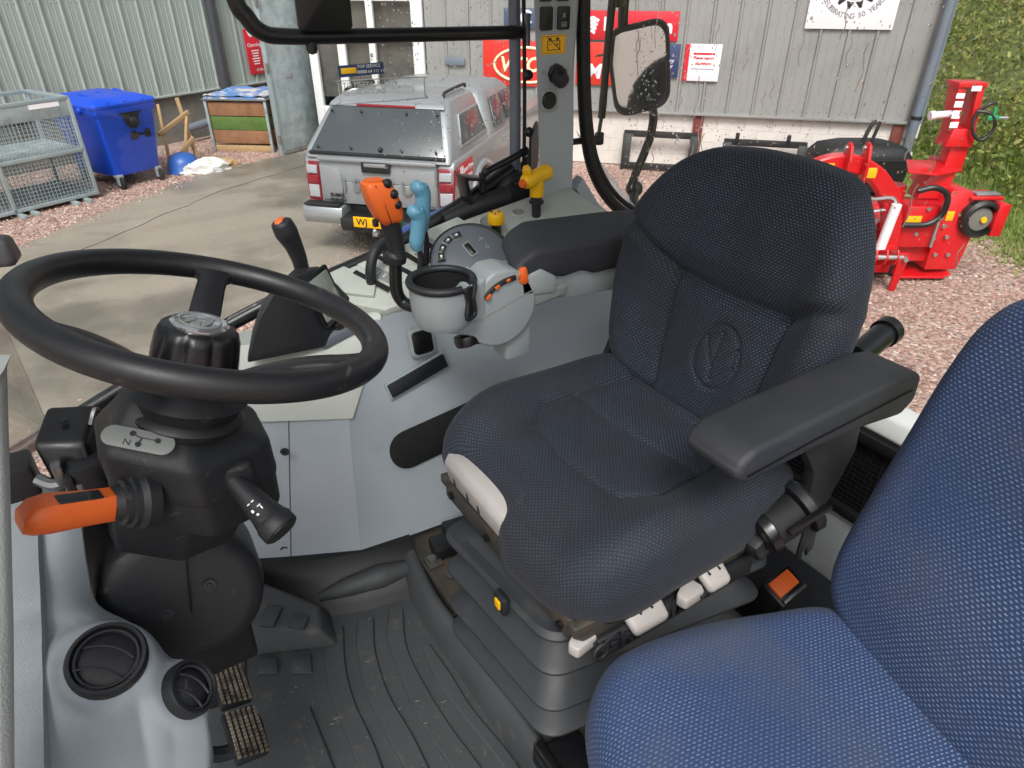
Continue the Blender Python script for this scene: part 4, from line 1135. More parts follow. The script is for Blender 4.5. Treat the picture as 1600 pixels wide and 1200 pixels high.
def pillow(name, outline, hf, depth, er, to_w, m, parent, N=200, nr=70, cx=0, cy=0):
    """stuffed cushion: 2-D outline, height field for the front face, rounded edge, sides to -depth"""
    O = catmull([(x, y, 0) for x, y in outline], 8, True)
    Ls = [0]
    for i in range(len(O)): Ls.append(Ls[-1] + (O[(i + 1) % len(O)] - O[i]).length)
    pts = []
    j = 0
    for k in range(N):
        t = Ls[-1] * k / N
        while Ls[j + 1] < t: j += 1
        f = (t - Ls[j]) / max(1e-9, Ls[j + 1] - Ls[j])
        pts.append(O[j].lerp(O[(j + 1) % len(O)], f))
    vs_, uvs, rings = [], [], []
    c = V((cx, cy, 0))
    def addring(fn):
        r = []
        for p in pts:
            d = p - c; L = d.length; e = d / L
            q, z, ul = fn(p, e, L)
            vs_.append(to_w(q.x, q.y, z)); uvs.append((c.x + e.x * ul, c.y + e.y * ul)); r.append(len(vs_) - 1)
        rings.append(r)
    for i in range(1, nr + 1):
        s = i / nr
        addring(lambda p, e, L, s=s: ((lambda q: (q, hf(q.x, q.y), (L - er) * s))(c + e * (L - er) * s)))
    for i in range(1, 9):
        a = PI / 2 * i / 8
        def fn(p, e, L, a=a):
            q0 = c + e * (L - er); q = c + e * (L - er + er * math.sin(a))
            return q, hf(q0.x, q0.y) - er * (1 - math.cos(a)), L - er + er * a
        addring(fn)
    for i in range(1, 7):
        def fn(p, e, L, i=i):
            q0 = c + e * (L - er); z0 = hf(q0.x, q0.y) - er
            t = i / 6; zb = -(depth(q0.x, q0.y) if callable(depth) else depth); bulge = .006 * math.sin(PI * t) - .02 * t * t
            return c + e * (L + bulge), z0 + (zb - z0) * t, L - er + er * PI / 2 + (z0 - zb) * t
        addring(fn)
    vs_.append(to_w(cx, cy, hf(cx, cy))); uvs.append((cx, cy)); ci = len(vs_) - 1
    vs_.append(to_w(cx, cy, -(depth(cx, cy) if callable(depth) else depth))); uvs.append((cx, cy)); bi = len(vs_) - 1
    fs = []
    for k in range(N):
        fs.append((ci, rings[0][k], rings[0][(k + 1) % N])); fs.append((bi, rings[-1][(k + 1) % N], rings[-1][k]))
    for A, D in zip(rings, rings[1:]):
        for k in range(N): fs.append((A[k], D[k], D[(k + 1) % N], A[(k + 1) % N]))
    me = bpy.data.meshes.new(name); me.from_pydata(vs_, [], fs)
    ul = me.uv_layers.new(name='UVMap')
    for lp in me.loops: ul.data[lp.index].uv = uvs[lp.vertex_index]
    bm_ = bmesh.new(); bm_.from_mesh(me); bmesh.ops.recalc_face_normals(bm_, faces=bm_.faces[:]); bm_.to_mesh(me); bm_.free()
    me.shade_smooth()
    return link(name, me, m, parent)

# ---- driver seat
ds = thing('driver_seat', 'dark navy patterned suspension driver seat on black rubber bellows', 'seat', (.05, 0, .08), 0, None, True)
seams = [[(.25, .15), (.02, .165), (-.035, .12), (-.05, .0), (-.035, -.12), (.02, -.165), (.25, -.15)], [(.09, .16), (.1, 0), (.12, -.15)], [(.235, .13), (.22, 0), (.235, -.13)]]
def hf_c(x, y):
    z = .625 + .026 * sstep(.12, .23, abs(y)) - .008 * math.cos(y * 6)
    z -= .055 * max(0, (-.04 - x) / .15) ** 2
    z -= .02 * sstep(.1, .26, x) * 0
    for i, s in enumerate(seams):
        d = poly_d((x, y), s); z -= (.008 if i == 0 else .005) * math.exp(-(d / .006) ** 2) + (.006 if i == 0 else .003) * math.exp(-(d / .028) ** 2)
    z += .003 * noise.noise((x * 9, y * 9, 1))
    return z - .6
co = [(-.21, -.04), (-.185, -.012), (-.172, .03), (-.172, .12), (-.178, .165), (-.192, .19), (-.165, .235), (-.06, .27), (.1, .265), (.24, .25), (.275, .2), (.28, .0), (.275, -.2), (.24, -.25), (.1, -.262), (-.06, -.262), (-.15, -.235), (-.195, -.18), (-.212, -.1)]
def dep_c(x, y):     # the front of the cover is cut away over the depth bar
    notch = sstep(-.045, -.015, y) * (1 - sstep(.16, .185, y)) * (1 - sstep(-.12, -.07, x))
    return .115 + .02 * (1 - sstep(-.1, .0, x)) * (1 - notch) - .085 * notch
pillow('seat_cushion', co, hf_c, dep_c, .052, lambda x, y, z: V((x, y, .6 + z)), 'cloth_navy', ds, 240, 80)

bk_t = R(13)
def bw(p, q, h):   # p lateral (Y), q up the back, h towards the front
    wrap = -.05 * (abs(p) / .27) ** 2.5
    o = V((.285, 0, .575))
    up_ = V((math.sin(bk_t), 0, math.cos(bk_t))); fr = V((-math.cos(bk_t), 0, math.sin(bk_t)))
    return o + V((0, p, 0)) + up_ * q + fr * (h - wrap * .6)
head = [(-.25, .345), (-.18, .3), (-.13, .27), (0, .262), (.13, .27), (.18, .3), (.25, .345)]
v1 = [(.13, .27), (.118, .12), (.1, .0)]; v2 = [(-.13, .27), (-.118, .12), (-.1, .0)]
def hf_b(p, q):
    h = .035 + .032 * sstep(.11, .2, abs(p)) * (1 - .6 * sstep(.25, .42, q)) + .02 * sstep(.27, .33, q) * (1 - sstep(.36, .5, q) * .7)
    h += .012 * math.exp(-((q - .12) / .1) ** 2) * (1 - sstep(.08, .14, abs(p)))
    for s, d0, w0 in ((head, .016, .012), (v1, .01, .006), (v2, .01, .006)):
        d = poly_d((p, q), s); h -= d0 * math.exp(-(d / w0) ** 2)
    # pressed oval badge with a split leaf
    ex, ey = (p + .02) / .05, (q - .15) / .062
    r = math.hypot(ex, ey)
    h -= .006 * math.exp(-((r - 1) / .09) ** 2)
    if r < .95:
        for ln in ([(.0, -.055), (.004, -.02)], [(.004, -.02), (.036, .03)], [(.004, -.02), (.004, .05)], [(.036, .03), (.004, .05)], [(.0, -.045), (-.04, -.005)], [(-.004, -.008), (-.036, .03)], [(-.04, -.005), (-.036, .03)]):
            d = seg_d((p + .02, q - .15), ln[0], ln[1]); h -= .0045 * math.exp(-(d / .004) ** 2)
    return h + .002 * noise.noise((p * 9, q * 9, 5))
bo = [(0, 0), (.12, .0), (.2, .02), (.243, .08), (.262, .16), (.272, .24), (.268, .32), (.25, .39), (.213, .457), (.158, .5), (.085, .515), (0, .518)]
bo = bo + [(-x * .86, y - .012 * (x > .2)) for x, y in bo[::-1][1:-1]]
pillow('backrest', bo, hf_b, .05, .045, bw, 'cloth_navy', ds, 260, 90, 0, .25)
b = B(); b.loft([[bw(p, q, -.05 - d) for p, q in ((x * s, .25 + (y - .25) * s) for x, y in bo)] for d, s in ((-.03, .9), (.0, .92), (.02, .84))]); part('back_shell', b, 'cab_black', ds)
b = B(); b.beam((.245, .21, .6), (.23, .11, .585), .02, .02, .004) if False else None
b.tube([(.275, .16, .572), (.268, -.14, .572)], .009, 8, 1); part('hinge_rod', b, 'grey_lever', ds)
for sy in (1, -1):
    b = B(); b.prism([(.2, sy * .255, .5), (.3, sy * .255, .5), (.39, sy * .255, .78), (.34, sy * .255, .8), (.27, sy * .255, .66)], (0, sy * .018, 0), .006); part('hinge_arm', b, 'cab_black', ds)
# seat pan, rails and suspension top
b = B(); b.hexa([(-.13, -.2, .44), (.26, -.2, .44), (.26, .2, .44), (-.13, .2, .44)], [(-.16, -.225, .5), (.27, -.225, .5), (.27, .225, .5), (-.16, .225, .5)], .012); part('seat_pan', b, 'cab_black', ds)
b = B(); b.prism([(-.14, .185, .575), (-.19, .185, .568), (-.2, .185, .55), (-.19, .185, .5), (-.15, .185, .49)], (0, -.21, 0), .007); sp_ = part('depth_slider', b, 'grey_lever', ds, label='light grey plastic seat depth bar under the front of the cushion')
for y in (.06, .1, .15):
    b = B(); b.box((-.1945, y, .528), (.004, .004, .03)); part('moulded_line', b, 'cab_charcoal', sp_)
for y in (.205, -.205):
    b = B(); b.prism([(-.19, y, .47), (-.19, y, .49), (.28, y, .46), (.28, y, .43), (-.15, y, .43)], (0, .02 if y > 0 else -.02, 0), .004); part('slide_rail', b, 'steel_dirty', ds)
b = B(); b.beam((-.168, .22, .455), (-.165, -.2, .455), .03, .045, .006); part('front_rail', b, 'steel_dirty', ds)
for y in (.19, .05, -.08, -.18):
    b = B(); b.lathe([(.008, 0), (.008, .006), (0, .007)], (-.183, y, .455), (-1, 0, 0), 8); part('rail_bolt', b, 'cab_black_smooth', ds)
# bellows
def bring(z, g, r=.045):
    P = [(-.2 - g, .165 + g, z), (-.168 - g, -.14 - g, z), (.27 + g, -.215 - g, z), (.27 + g, .215 + g, z)]
    return round_poly(P, r, 8)
rings = [bring(.435, -.03)]
for z0, z1 in ((.43, .375), (.375, .285), (.285, .18), (.18, .1)):
    h = z0 - z1
    rings += [bring(z0 - .008, -.065), bring(z0 - .016, -.05), bring(z0 - h * .4, -.03), bring(z0 - h * .72, -.008), bring(z1 + .014, .012), bring(z1 + .006, .02), bring(z1 + .001, .02), bring(z1 - .003, .013), bring(z1 + .008, -.065)]
rings.append(bring(.065, -.02))
b = B(); b.loft(rings); bl = part('bellows', b, 'bellows_rubber', ds, 32)
b = B(); b.box((-.205, -.035, .378), (.016, .036, .04), .005); ind = part('weight_indicator', b, 'cab_black', ds)
b = B(); b.box((-.214, -.035, .38), (.004, .016, .02), .001); part('indicator_flag', b, 'yellow', ind)
b = B(); b.box((.03, -.232, .425), (.36, .012, .05), .004); tp = part('name_strip', b, 'cab_black', ds)
lettering('GRAMMER', .052, 'cab_charcoal', tp, (-.02, -.2395, .428), (1, 0, 0), (0, 0, 1), extrude=.0015, bold=.002, spacing=1.05)
b = B(); b.tube([(-.145 + .014 * math.cos(k * PI / 8), -.2395, .428 + .016 * math.sin(k * PI / 8)) for k in range(16)], .003, 6, 1, True); part('maker_badge', b, 'cab_charcoal', tp)
# grey plastic handles
def paddle(x0, x1, lab):
    b = B(); xm = (x0 + x1) / 2
    b.hexa([(x0, -.19, .5), (x1, -.19, .5), (x1, -.19, .478), (x0, -.19, .478)], [(x0 + .008, -.262, .455), (x1 - .004, -.262, .455), (x1 - .006, -.255, .435), (x0 + .01, -.255, .435)], .009)
    return part('adjuster_paddle', b, 'grey_lever', ds, label=lab)
for x0, x1, lab in ((-.1, -.015, 'wide grey paddle below front corner of the cushion'), (.065, .13, 'grey paddle further back under the cushion')):
    p_ = paddle(x0, x1, lab); xm = (x0 + x1) / 2
    b = B(); b.box((xm - .012, -.236, .4705), (.003, .014, .003)); b.box((xm + .012, -.236, .4705), (.003, .014, .003)); b.box((xm, -.228, .474), (.026, .003, .003)); part('symbol', b, 'cab_charcoal', p_)
def small_lever(x, y, ang, z):
    Mx = Matrix.Translation((x, y, z)) @ Matrix.Rotation(ang, 4, 'Z')
    b = B(Mx); b.prism([(-.028, -.007, 0), (-.024, -.011, 0), (.012, -.019, 0), (.02, -.01, 0), (.02, .01, 0), (.012, .019, 0), (-.024, .011, 0), (-.028, .007, 0)], (0, 0, .022), .004)
    o = part('small_lever', b, 'grey_lever', ds)
    b = B(Mx); b.box((.012, -.017, .011), (.016, .01, .006)); part('slot', b, 'cab_charcoal', o)
    b = B(Mx); b.tube([(.01, 0, .005), (.05, .03, .0)], .008, 8, 1); part('spindle', b, 'cab_black', o)
small_lever(-.165, -.215, R(20), .432); small_lever(.03, -.25, R(15), .455)
# near armrest and its carrier
b = B(); b.prism([(-.05, -.252, .808), (-.045, -.252, .828), (-.02, -.252, .842), (.29, -.252, .848), (.345, -.252, .838), (.35, -.252, .79), (.32, -.252, .77), (.22, -.252, .784), (.1, -.252, .79), (-.03, -.252, .789)], (0, -.094, 0), .014, 4); ar = part('armrest', b, 'cab_charcoal', ds, 60, label='charcoal padded near armrest of the driver seat')
b = B(); b.tube([(-.03, -.3475, .806), (.1, -.3475, .813), (.325, -.3475, .816)], .0014, 5, 1); part('seam', b, 'cab_black_smooth', ar)
b = B(); b.prism([(.14, -.29, .785), (.32, -.29, .78), (.34, -.29, .66), (.3, -.29, .56), (.24, -.29, .56), (.23, -.29, .66)], (0, .02, 0), .006); part('armrest_bracket', b, 'cab_black', ds)
b = B(); b.box((.2, -.282, .772), (.13, .03, .02), .005); part('hinge_cover', b, 'grey_lever', ds)
# seat-belt reel: drum of webbing between two end plates
rc = V((.205, -.275, .565)); ra = V((.86, -.2, .46)).normalized()
b = B(); b.lathe([(0, -.052), (.03, -.052), (.038, -.046), (.04, -.034), (.04, -.03)], rc, ra, 24); rl = part('belt_reel', b, 'cab_black_smooth', ds)
b = B(); b.lathe([(.03, -.03)] + [(.034 + .0012 * (k % 2), -.028 + k * .004) for k in range(14)] + [(.03, .027)], rc, ra, 28); part('webbing', b, 'strap_black', rl)
b = B(); b.lathe([(.04, .028), (.046, .03), (.047, .044), (.042, .05), (.03, .052), (.012, .052), (.012, .058), (0, .058)], rc, ra, 26); part('reel_cap', b, 'cab_black', rl)
b = B(); b.box(rc + V((-.01, .02, -.035)), (.1, .05, .05), .008, Matrix.Rotation(R(-28), 4, 'Y')); part('reel_housing', b, 'cab_black', rl)
b = B(); b.beam(rc + V((-.035, -.035, .012)), rc + V((.035, -.05, .05)), .012, .01, .003); part('belt_guide_bar', b, 'cab_black_smooth', rl)
b = B(); b.prism([(.245, -.29, .53), (.285, -.29, .52), (.29, -.29, .465), (.275, -.29, .455), (.268, -.29, .475), (.26, -.29, .475), (.262, -.29, .455), (.245, -.29, .46)], (0, -.004, 0), .001); part('reel_bracket', b, 'cab_black_smooth', rl)
# recline strut behind the backrest
b = B(); b.tube([(.39, -.215, .79), (.5, -.2, .805)], .022, 14, 1); b.lathe([(.026, 0), (.026, .02), (.022, .024)], (.485, -.202, .803), (1, .1, .12), 16); b.box((.4, -.21, .76), (.05, .03, .06), .006); part('belt_guide', b, 'cab_black_smooth', ds)

# ---- passenger seat (faces slightly inward)
pa = R(-14)
pc = V((-.105, -.56, 0)); cA, sA = math.cos(pa), math.sin(pa)
ps = thing('passenger_seat', 'bright blue patterned fold-down passenger seat in the foreground', 'seat', (-.1, -.56, .35), 0, None, True)
def pw(x, y, z): return V((pc.x + cA * x - sA * y, pc.y + sA * x + cA * y, z))
def hf_p(x, y):
    z = .6 + .01 * math.cos(x * 7) * math.cos(y * 6) - .05 * max(0, (-.1 - x) / .13) ** 2 + .003 * noise.noise((x * 7, y * 7, 2))
    return z - .6
po = [(-.225, 0), (-.22, .09), (-.195, .165), (-.14, .21), (-.03, .222), (.1, .21), (.2, .185), (.22, .1), (.222, 0)]
po = po + [(x, -y) for x, y in po[::-1][1:-1]]
pillow('seat_cushion', po, hf_p, .11, .055, lambda x, y, z: pw(x - .008, y, .573 + z), 'cloth_blue', ps, 220, 60)
pt = R(12)
def pbw(p, q, h):
    x = .205 + math.sin(pt) * q - math.cos(pt) * h; z = .545 + math.cos(pt) * q * 1.03 + math.sin(pt) * h
    return pw(x, p, z)
def hf_pb(p, q): return .03 + .012 * math.cos(p * 6) + .014 * math.exp(-((q - .12) / .12) ** 2) + .002 * noise.noise((p * 7, q * 7, 4))
pb = [(0, -.01), (.12, -.008), (.18, .01), (.208, .06), (.214, .16), (.214, .28), (.21, .38), (.195, .455), (.155, .497), (.08, .508), (0, .51)]
pb = pb + [(-x, y) for x, y in pb[::-1][1:-1]]
pillow('backrest', pb, hf_pb, .05, .048, pbw, 'cloth_blue', ps, 220, 60, 0, .24)
b = B(); b.loft([[pbw(p * s, .24 + (q - .24) * s, -.05 - d) for p, q in pb] for d, s in ((-.02, .96), (.02, .97), (.035, .9))]); part('back_shell', b, 'cab_black', ps)
b = B(); b.hexa([pw(-.16, -.16, .36), pw(.2, -.16, .36), pw(.2, .16, .36), pw(-.16, .16, .36)], [pw(-.19, -.19, .49), pw(.21, -.18, .49), pw(.21, .18, .49), pw(-.19, .19, .49)], .02); part('seat_base', b, 'cab_black', ps)
b = B(); b.hexa([pw(-.05, -.1, .0), pw(.2, -.1, .0), pw(.2, .1, .0), pw(-.05, .1, .0)], [pw(-.08, -.12, .37), pw(.2, -.12, .37), pw(.2, .12, .37), pw(-.08, .12, .37)], .01); part('pedestal', b, 'cab_black', ps)
# ================================================================== CAB SHELL AND RIGHT-HAND CONSOLE
mat('panel_grey', '#98a0a7', .5, var=.04, vs_=3, bump=.25, bs=800, scuff=.12, col2='#7f868b', mix=(.6, .95), ms=3.0, rvar=.05)
mat('panel_cream', '#abb0a9', .52, var=.05, vs_=4, bump=.25, bs=800, scuff=.12, col2='#9c9d94', mix=(.6, .95), ms=4, rvar=.05)
mat('pillar_grey', '#99a2a7', .5, var=.03, bump=.1, bs=900)
mat('pod_grey', '#8d9496', .45, var=.04, vs_=5, bump=.08, bs=900, col2='#767b7c', mix=(.6, .95), ms=6)
mat('pod_dark', '#5c626b', .45, var=.05)
mat('mat_rubber', '#383b3d', .6, var=.22, vs_=12, col2='#6c685e', mix=(.58, .92), ms=22, bump=.35, bs=350, rvar=.15)
mat('carpet', '#35322c', .95, var=.35, vs_=60, bump=.8, bs=500, col2='#55493a', mix=(.45, .75), ms=14)
mat('grit', '#7d7970', .9, var=.3, vs_=60)
mat('rubber_black', '#101113', .55, var=.1)
mat('rubber_black_shaded', '#0c0d0e', .45, var=.1)  # darker copy of rubber_black; shade at the panel foot put into the colour
mat('void_black', '#050506', .8, var=.0)
mat('lever_blue', '#5d93ad', .45, var=.06)
mat('lever_green', '#3f9a77', .45, var=.06)
mat('chrome', '#c6c9cc', .12, metal=.9, var=.05, rvar=.04)
mat('screen', '#8e948c', .12, var=.06, vs_=3, spec=.7)
mat('tractor_blue', '#1f63c0', .3, var=.05, coat=.4)
mat('mirror_glass', '#d9e0e2', .04, metal=1.0, var=.03, rvar=.02)
mat('label_grey', '#7b7f7d', .5, var=.04)
mat('print_white', '#d8dad8', .5, var=.02)
mat('print_grey', '#9fa6aa', .5, var=.02)

# ---- cab floor with moulded rubber mat
cf = bpy.data.objects.new('cab_floor', None); C.objects.link(cf); cf['kind'] = 'structure'; cf['_w'] = 1
b = B(); b.box((-.2, .05, -.03), (1.9, 1.6, .056), 0); part('floor_plate', b, 'rubber_black', cf)
# mat sheet with worn dirt, gently uneven
b = B(); n1, n2 = 60, 60
vv = []
for j in range(n2):
    for i in range(n1):
        x = -.98 + .78 * i / (n1 - 1); y = -.5 + 1.12 * j / (n2 - 1)
        vv.append((x, y, .002 + .002 * noise.noise((x * 6, y * 6, 0))))
b.raw(vv, [(j * n1 + i, j * n1 + i + 1, (j + 1) * n1 + i + 1, (j + 1) * n1 + i) for j in range(n2 - 1) for i in range(n1 - 1)])
part('mat_sheet', b, 'mat_rubber', cf)
ribs = [([(-.43, .4), (-.457, .357), (-.486, .239), (-.492, .112), (-.497, .0), (-.5, -.2)], [(-.397, .38), (-.431, .276), (-.446, .18), (-.446, .073), (-.452, -.02), (-.455, -.2)]),
        ([(-.366, .381), (-.393, .316), (-.419, .196), (-.422, .099), (-.419, .0), (-.418, -.2)], [(-.326, .363), (-.36, .269), (-.376, .152), (-.372, .047), (-.374, -.05), (-.372, -.2)]),
        ([(-.287, .374), (-.324, .299), (-.342, .184), (-.35, .075), (-.341, -.047), (-.335, -.2)], [(-.253, .353), (-.294, .24), (-.301, .116), (-.297, .01), (-.286, -.089), (-.28, -.2)]),
        ([(-.265, .235), (-.277, .143), (-.271, .041), (-.258, -.065), (-.25, -.2)], [(-.243, .221), (-.239, .118), (-.238, .02), (-.224, -.087), (-.22, -.2)]),
        ([(-.57, .2), (-.575, .1), (-.578, 0), (-.58, -.2)], [(-.53, .22), (-.53, .1), (-.532, 0), (-.532, -.2)])]
for L_, Rr in ribs:
    A = catmull([(x, y, 0) for x, y in L_], 5); D = catmull([(x, y, 0) for x, y in Rr], 5)
    n = min(len(A), len(D)); rings = []
    for i in range(n):
        a, d = A[i], D[i]; e = (d - a).normalized()
        rings.append([a + V((0, 0, .001)), a + e * .004 + V((0, 0, .008)), a + e * .007 + V((0, 0, .0095)), d - e * .007 + V((0, 0, .0095)), d - e * .004 + V((0, 0, .008)), d + V((0, 0, .001))])
    b = B(); b.loft(rings); part('mat_rib', b, 'mat_rubber', cf, 22)
for q in ([(-.542, .322), (-.502, .296), (-.489, .348), (-.53, .37)], [(-.607, .36), (-.567, .338), (-.555, .38), (-.596, .403)], [(-.665, .39), (-.629, .372), (-.619, .414), (-.655, .43)]):
    b = B(); b.prism([(x, y, .001) for x, y in q], (0, 0, .008), .004); part('mat_pad', b, 'mat_rubber', cf)
# foot-rest wedge and its pads
b = B(); b.hexa([(-.8, .5, 0), (-.42, .33, 0), (-.41, .45, 0), (-.8, .72, 0)], [(-.78, .56, .09), (-.46, .35, .06), (-.435, .41, .075), (-.6, .6, .13)], .012); part('foot_rest', b, 'mat_rubber', cf)
for q in ([(-.573, .42), (-.545, .4), (-.51, .446), (-.539, .47)], [(-.519, .385), (-.49, .36), (-.467, .389), (-.496, .417)]):
    b = B(); b.prism([(x, y, .064 + (.012 if x < -.5 else .006)) for x, y in q], (-.002, -.002, .012), .004); part('mat_pad', b, 'mat_rubber', cf)
# kick plate along the panel foot
kt = [(-.75, .71), (-.6, .635), (-.545, .606), (-.44, .552), (-.301, .501), (-.216, .484), (-.17, .48)]
rings = []
for x, y in kt:
    nx_, ny_ = -.35, -.94
    if x > -.25: nx_, ny_ = -.15, -.99
    rings.append([(x, y + .02, .105), (x + nx_ * .01, y + ny_ * .012, .105), (x + nx_ * .03, y + ny_ * .03, .05), (x + nx_ * .06, y + ny_ * .09, .012), (x + nx_ * .07, y + ny_ * .11, .001), (x, y + .02, .001)])
b = B(); b.loft(rings); part('kick_plate', b, 'rubber_black_shaded', cf, 60)
b = B(); b.tube([(-.42, .48, .025), (-.35, .46, .04), (-.27, .445, .045), (-.2, .44, .04)], [.012, .024, .03, .02], 12, 6); part('mat_bulge', b, 'mat_rubber', cf)
# step ridge in front of the seat and seat platform
b = B()
rd = [(-.178, .5), (-.2, .316), (-.196, .173), (-.193, .043), (-.19, -.093), (-.19, -.5)]
rings = []
for p in catmull([(x, y, 0) for x, y in rd], 5):
    x, y = p.x, p.y
    rings.append([(x - .032, y, .001), (x - .026, y, .03), (x - .014, y, .062), (x, y, .074), (x + .012, y, .072), (x + .02, y, .058), (x + .02, y, .001)])
b.loft(rings); part('step_ridge', b, 'mat_rubber', cf, 60)
b = B(); b.box((.2, .02, .03), (.74, .98, .058), 0); part('seat_platform', b, 'carpet', cf)
b = B(); b.box((-.09, .42, .08), (.09, .06, .04), .006, R(-8)); b.box((-.03, .43, .1), (.12, .07, .03), .006, R(-8)); part('seat_mount', b, 'cab_black_smooth', cf)
b = B(); b.box((-.145, .4, .066), (.04, .045, .012), .003); part('mount_plate', b, 'steel_dirty', cf)
b = B(); b.lathe([(.012, 0), (.012, .01), (.006, .01), (.006, .006)], (-.148, .4, .072), (0, 0, 1), 6); part('mount_bolt', b, 'steel_grey', cf)
b = B(); b.lathe([(.022, 0), (.022, .006), (.012, .008), (.012, .014), (0, .014)], (-.12, .345, .06), (0, 0, 1), 16); part('floor_bolt', b, 'steel_dirty', cf)
b = B(); b.box((-.165, -.2, .075), (.1, .09, .03), .006); b.box((-.2, -.2, .085), (.02, .1, .04), .004); part('seat_mount', b, 'cab_black_smooth', cf)
b = B(); b.box((-.16, .22, .066), (.05, .008, .014), .002); part('clip', b, 'cab_black_smooth', cf)

# grit and straw trodden into the mat
rnd_ = random.Random(31); b = B()
for k_ in range(420):
    x = rnd_.uniform(-.66, -.2); y = rnd_.uniform(-.2, .42); r_ = rnd_.uniform(.0005, .0016); a = rnd_.random() * 6.28
    if rnd_.random() < .06:
        L_ = rnd_.uniform(.004, .011); b.beam((x, y, .0115), (x + L_ * math.cos(a), y + L_ * math.sin(a), .0125), .001, .001)
    else:
        z = .0105; b.raw([(x + r_ * math.cos(a), y + r_ * math.sin(a), z), (x + r_ * math.cos(a + 2), y + r_ * math.sin(a + 2), z), (x + r_ * math.cos(a + 4.2), y + r_ * math.sin(a + 4.2), z), (x, y, z + r_)], [(0, 1, 3), (1, 2, 3), (2, 0, 3)])
part('floor_grit', b, 'grit', cf, 0, 'stuff')

# ---- rear bulkhead behind the seats
rb = thing('rear_bulkhead', 'grey rear cab bulkhead with black mesh grille behind the seats', 'bulkhead', (.66, -.1, 0), 0, None, True)
b = B(); b.hexa([(.6, -.9, .0), (.6, .6, .0), (.72, .6, .0), (.72, -.9, .0)], [(.62, -.9, .3), (.62, .6, .3), (.72, .6, .3), (.72, -.9, .3)], .008); part('lower_panel', b, 'grey_dirty', rb)
b = B(); b.box((.665, -.15, .4), (.07, 1.5, .2), .006); part('grille_recess', b, 'cab_black', rb)
b = B()
for i in range(60): b.beam((.628, -.55 + i * .0125, .31), (.628, -.55 + i * .0125, .5), .002, .002)
for i in range(15): b.beam((.6275, -.55, .31 + i * .0125), (.6275, .19, .31 + i * .0125), .002, .002)
part('grille_mesh', b, 'rubber_black', rb, 0, 'stuff')
for z in (.305, .505):
    b = B(); b.beam((.62, -.6, z), (.62, .25, z), .02, .025, .004); part('grille_frame', b, 'rubber_black', rb)
b = B(); b.hexa([(.62, -.9, .52), (.62, .62, .52), (.7, .62, .52), (.7, -.9, .52)], [(.63, -.9, .575), (.63, .62, .565), (.7, .62, .565), (.7, -.9, .575)], .012); part('rear_shelf', b, 'upvc', rb)
b = B(); b.hexa([(.35, -.62, .06), (.58, -.62, .06), (.58, .0, .06), (.35, .0, .06)], [(.42, -.62, .13), (.595, -.62, .13), (.595, .0, .13), (.42, .0, .13)], .01); part('floor_tray', b, 'cab_black', rb)
# ---- seat-belt buckle
bu = thing('belt_buckle', 'black seat belt buckle with orange release button on the floor', 'buckle', (.37, -.2, .06), 0, None, True)
Mb = Matrix.Translation((.39, -.185, .165)) @ Matrix.Rotation(R(6), 4, 'Z') @ Matrix.Rotation(R(22), 4, 'X')
b = B(Mb); b.box((0, 0, 0), (.095, .06, .15), .006); part('buckle_body', b, 'cab_black_smooth', bu)
b = B(Mb); b.box((-.004, .006, .077), (.07, .036, .008), .003); part('release_button', b, 'orange', bu)
b = B(Mb); b.box((0, -.0225, .078), (.08, .008, .006), .002); part('latch_slot', b, 'steel_grey', bu)
b = B(); b.tube([(.38, -.2, .1), (.36, -.21, .08), (.33, -.22, .07)], .018, 8, 4); part('buckle_stalk', b, 'cab_black', bu)

# ---- right-hand side panel
sc = thing('side_console', 'light grey right-hand side console with cream control top and levers', 'console', (.1, .6, 0), 0, None, True)
bot = [(.62, .475), (-.05, .475), (-.17, .483), (-.296, .496), (-.452, .569), (-.6, .645), (-.78, .74)]
top = [(.62, .625), (-.01, .612), (-.15, .604), (-.262, .55), (-.385, .595), (-.53, .66), (-.7, .75)]
tz = [.72, .685, .66, .462, .478, .49, .5]
def strip(i0, i1, m, gap0=0, gap1=0, lab=None):
    b = B(); rings = []
    for k in range(9):
        f = k / 8
        row = []
        for i in range(i0, i1 + 1):
            x0, y0, x1, y1, z1 = *bot[i], *top[i], tz[i]
            p = V((x0 + (x1 - x0) * f, y0 + (y1 - y0) * f, .1 + (z1 - .1) * f))
            row.append(p)
        d0 = (row[1] - row[0]).normalized(); d1 = (row[-2] - row[-1]).normalized()
        row[0] = row[0] + d0 * gap0; row[-1] = row[-1] + d1 * gap1
        rings.append(row + [p + V((.0, .03, 0)) for p in row[::-1]])
    b.loft(rings)
    return part('side_panel', b, m, sc, 30, None, lab)
strip(0, 3, 'panel_grey'); strip(3, 4, 'panel_grey', .0005, .0015); strip(4, 6, 'panel_grey', .0015)
for x, y, z in ((-.413, .567, .42), (-.46, .585, .125)):
    b = B(); b.lathe([(.009, 0), (.011, .003), (.006, .0035), (.006, -.004)], (x, y - .004, z), (-.42, -.9, 0), 14); part('screw_recess', b, 'cab_charcoal', sc)
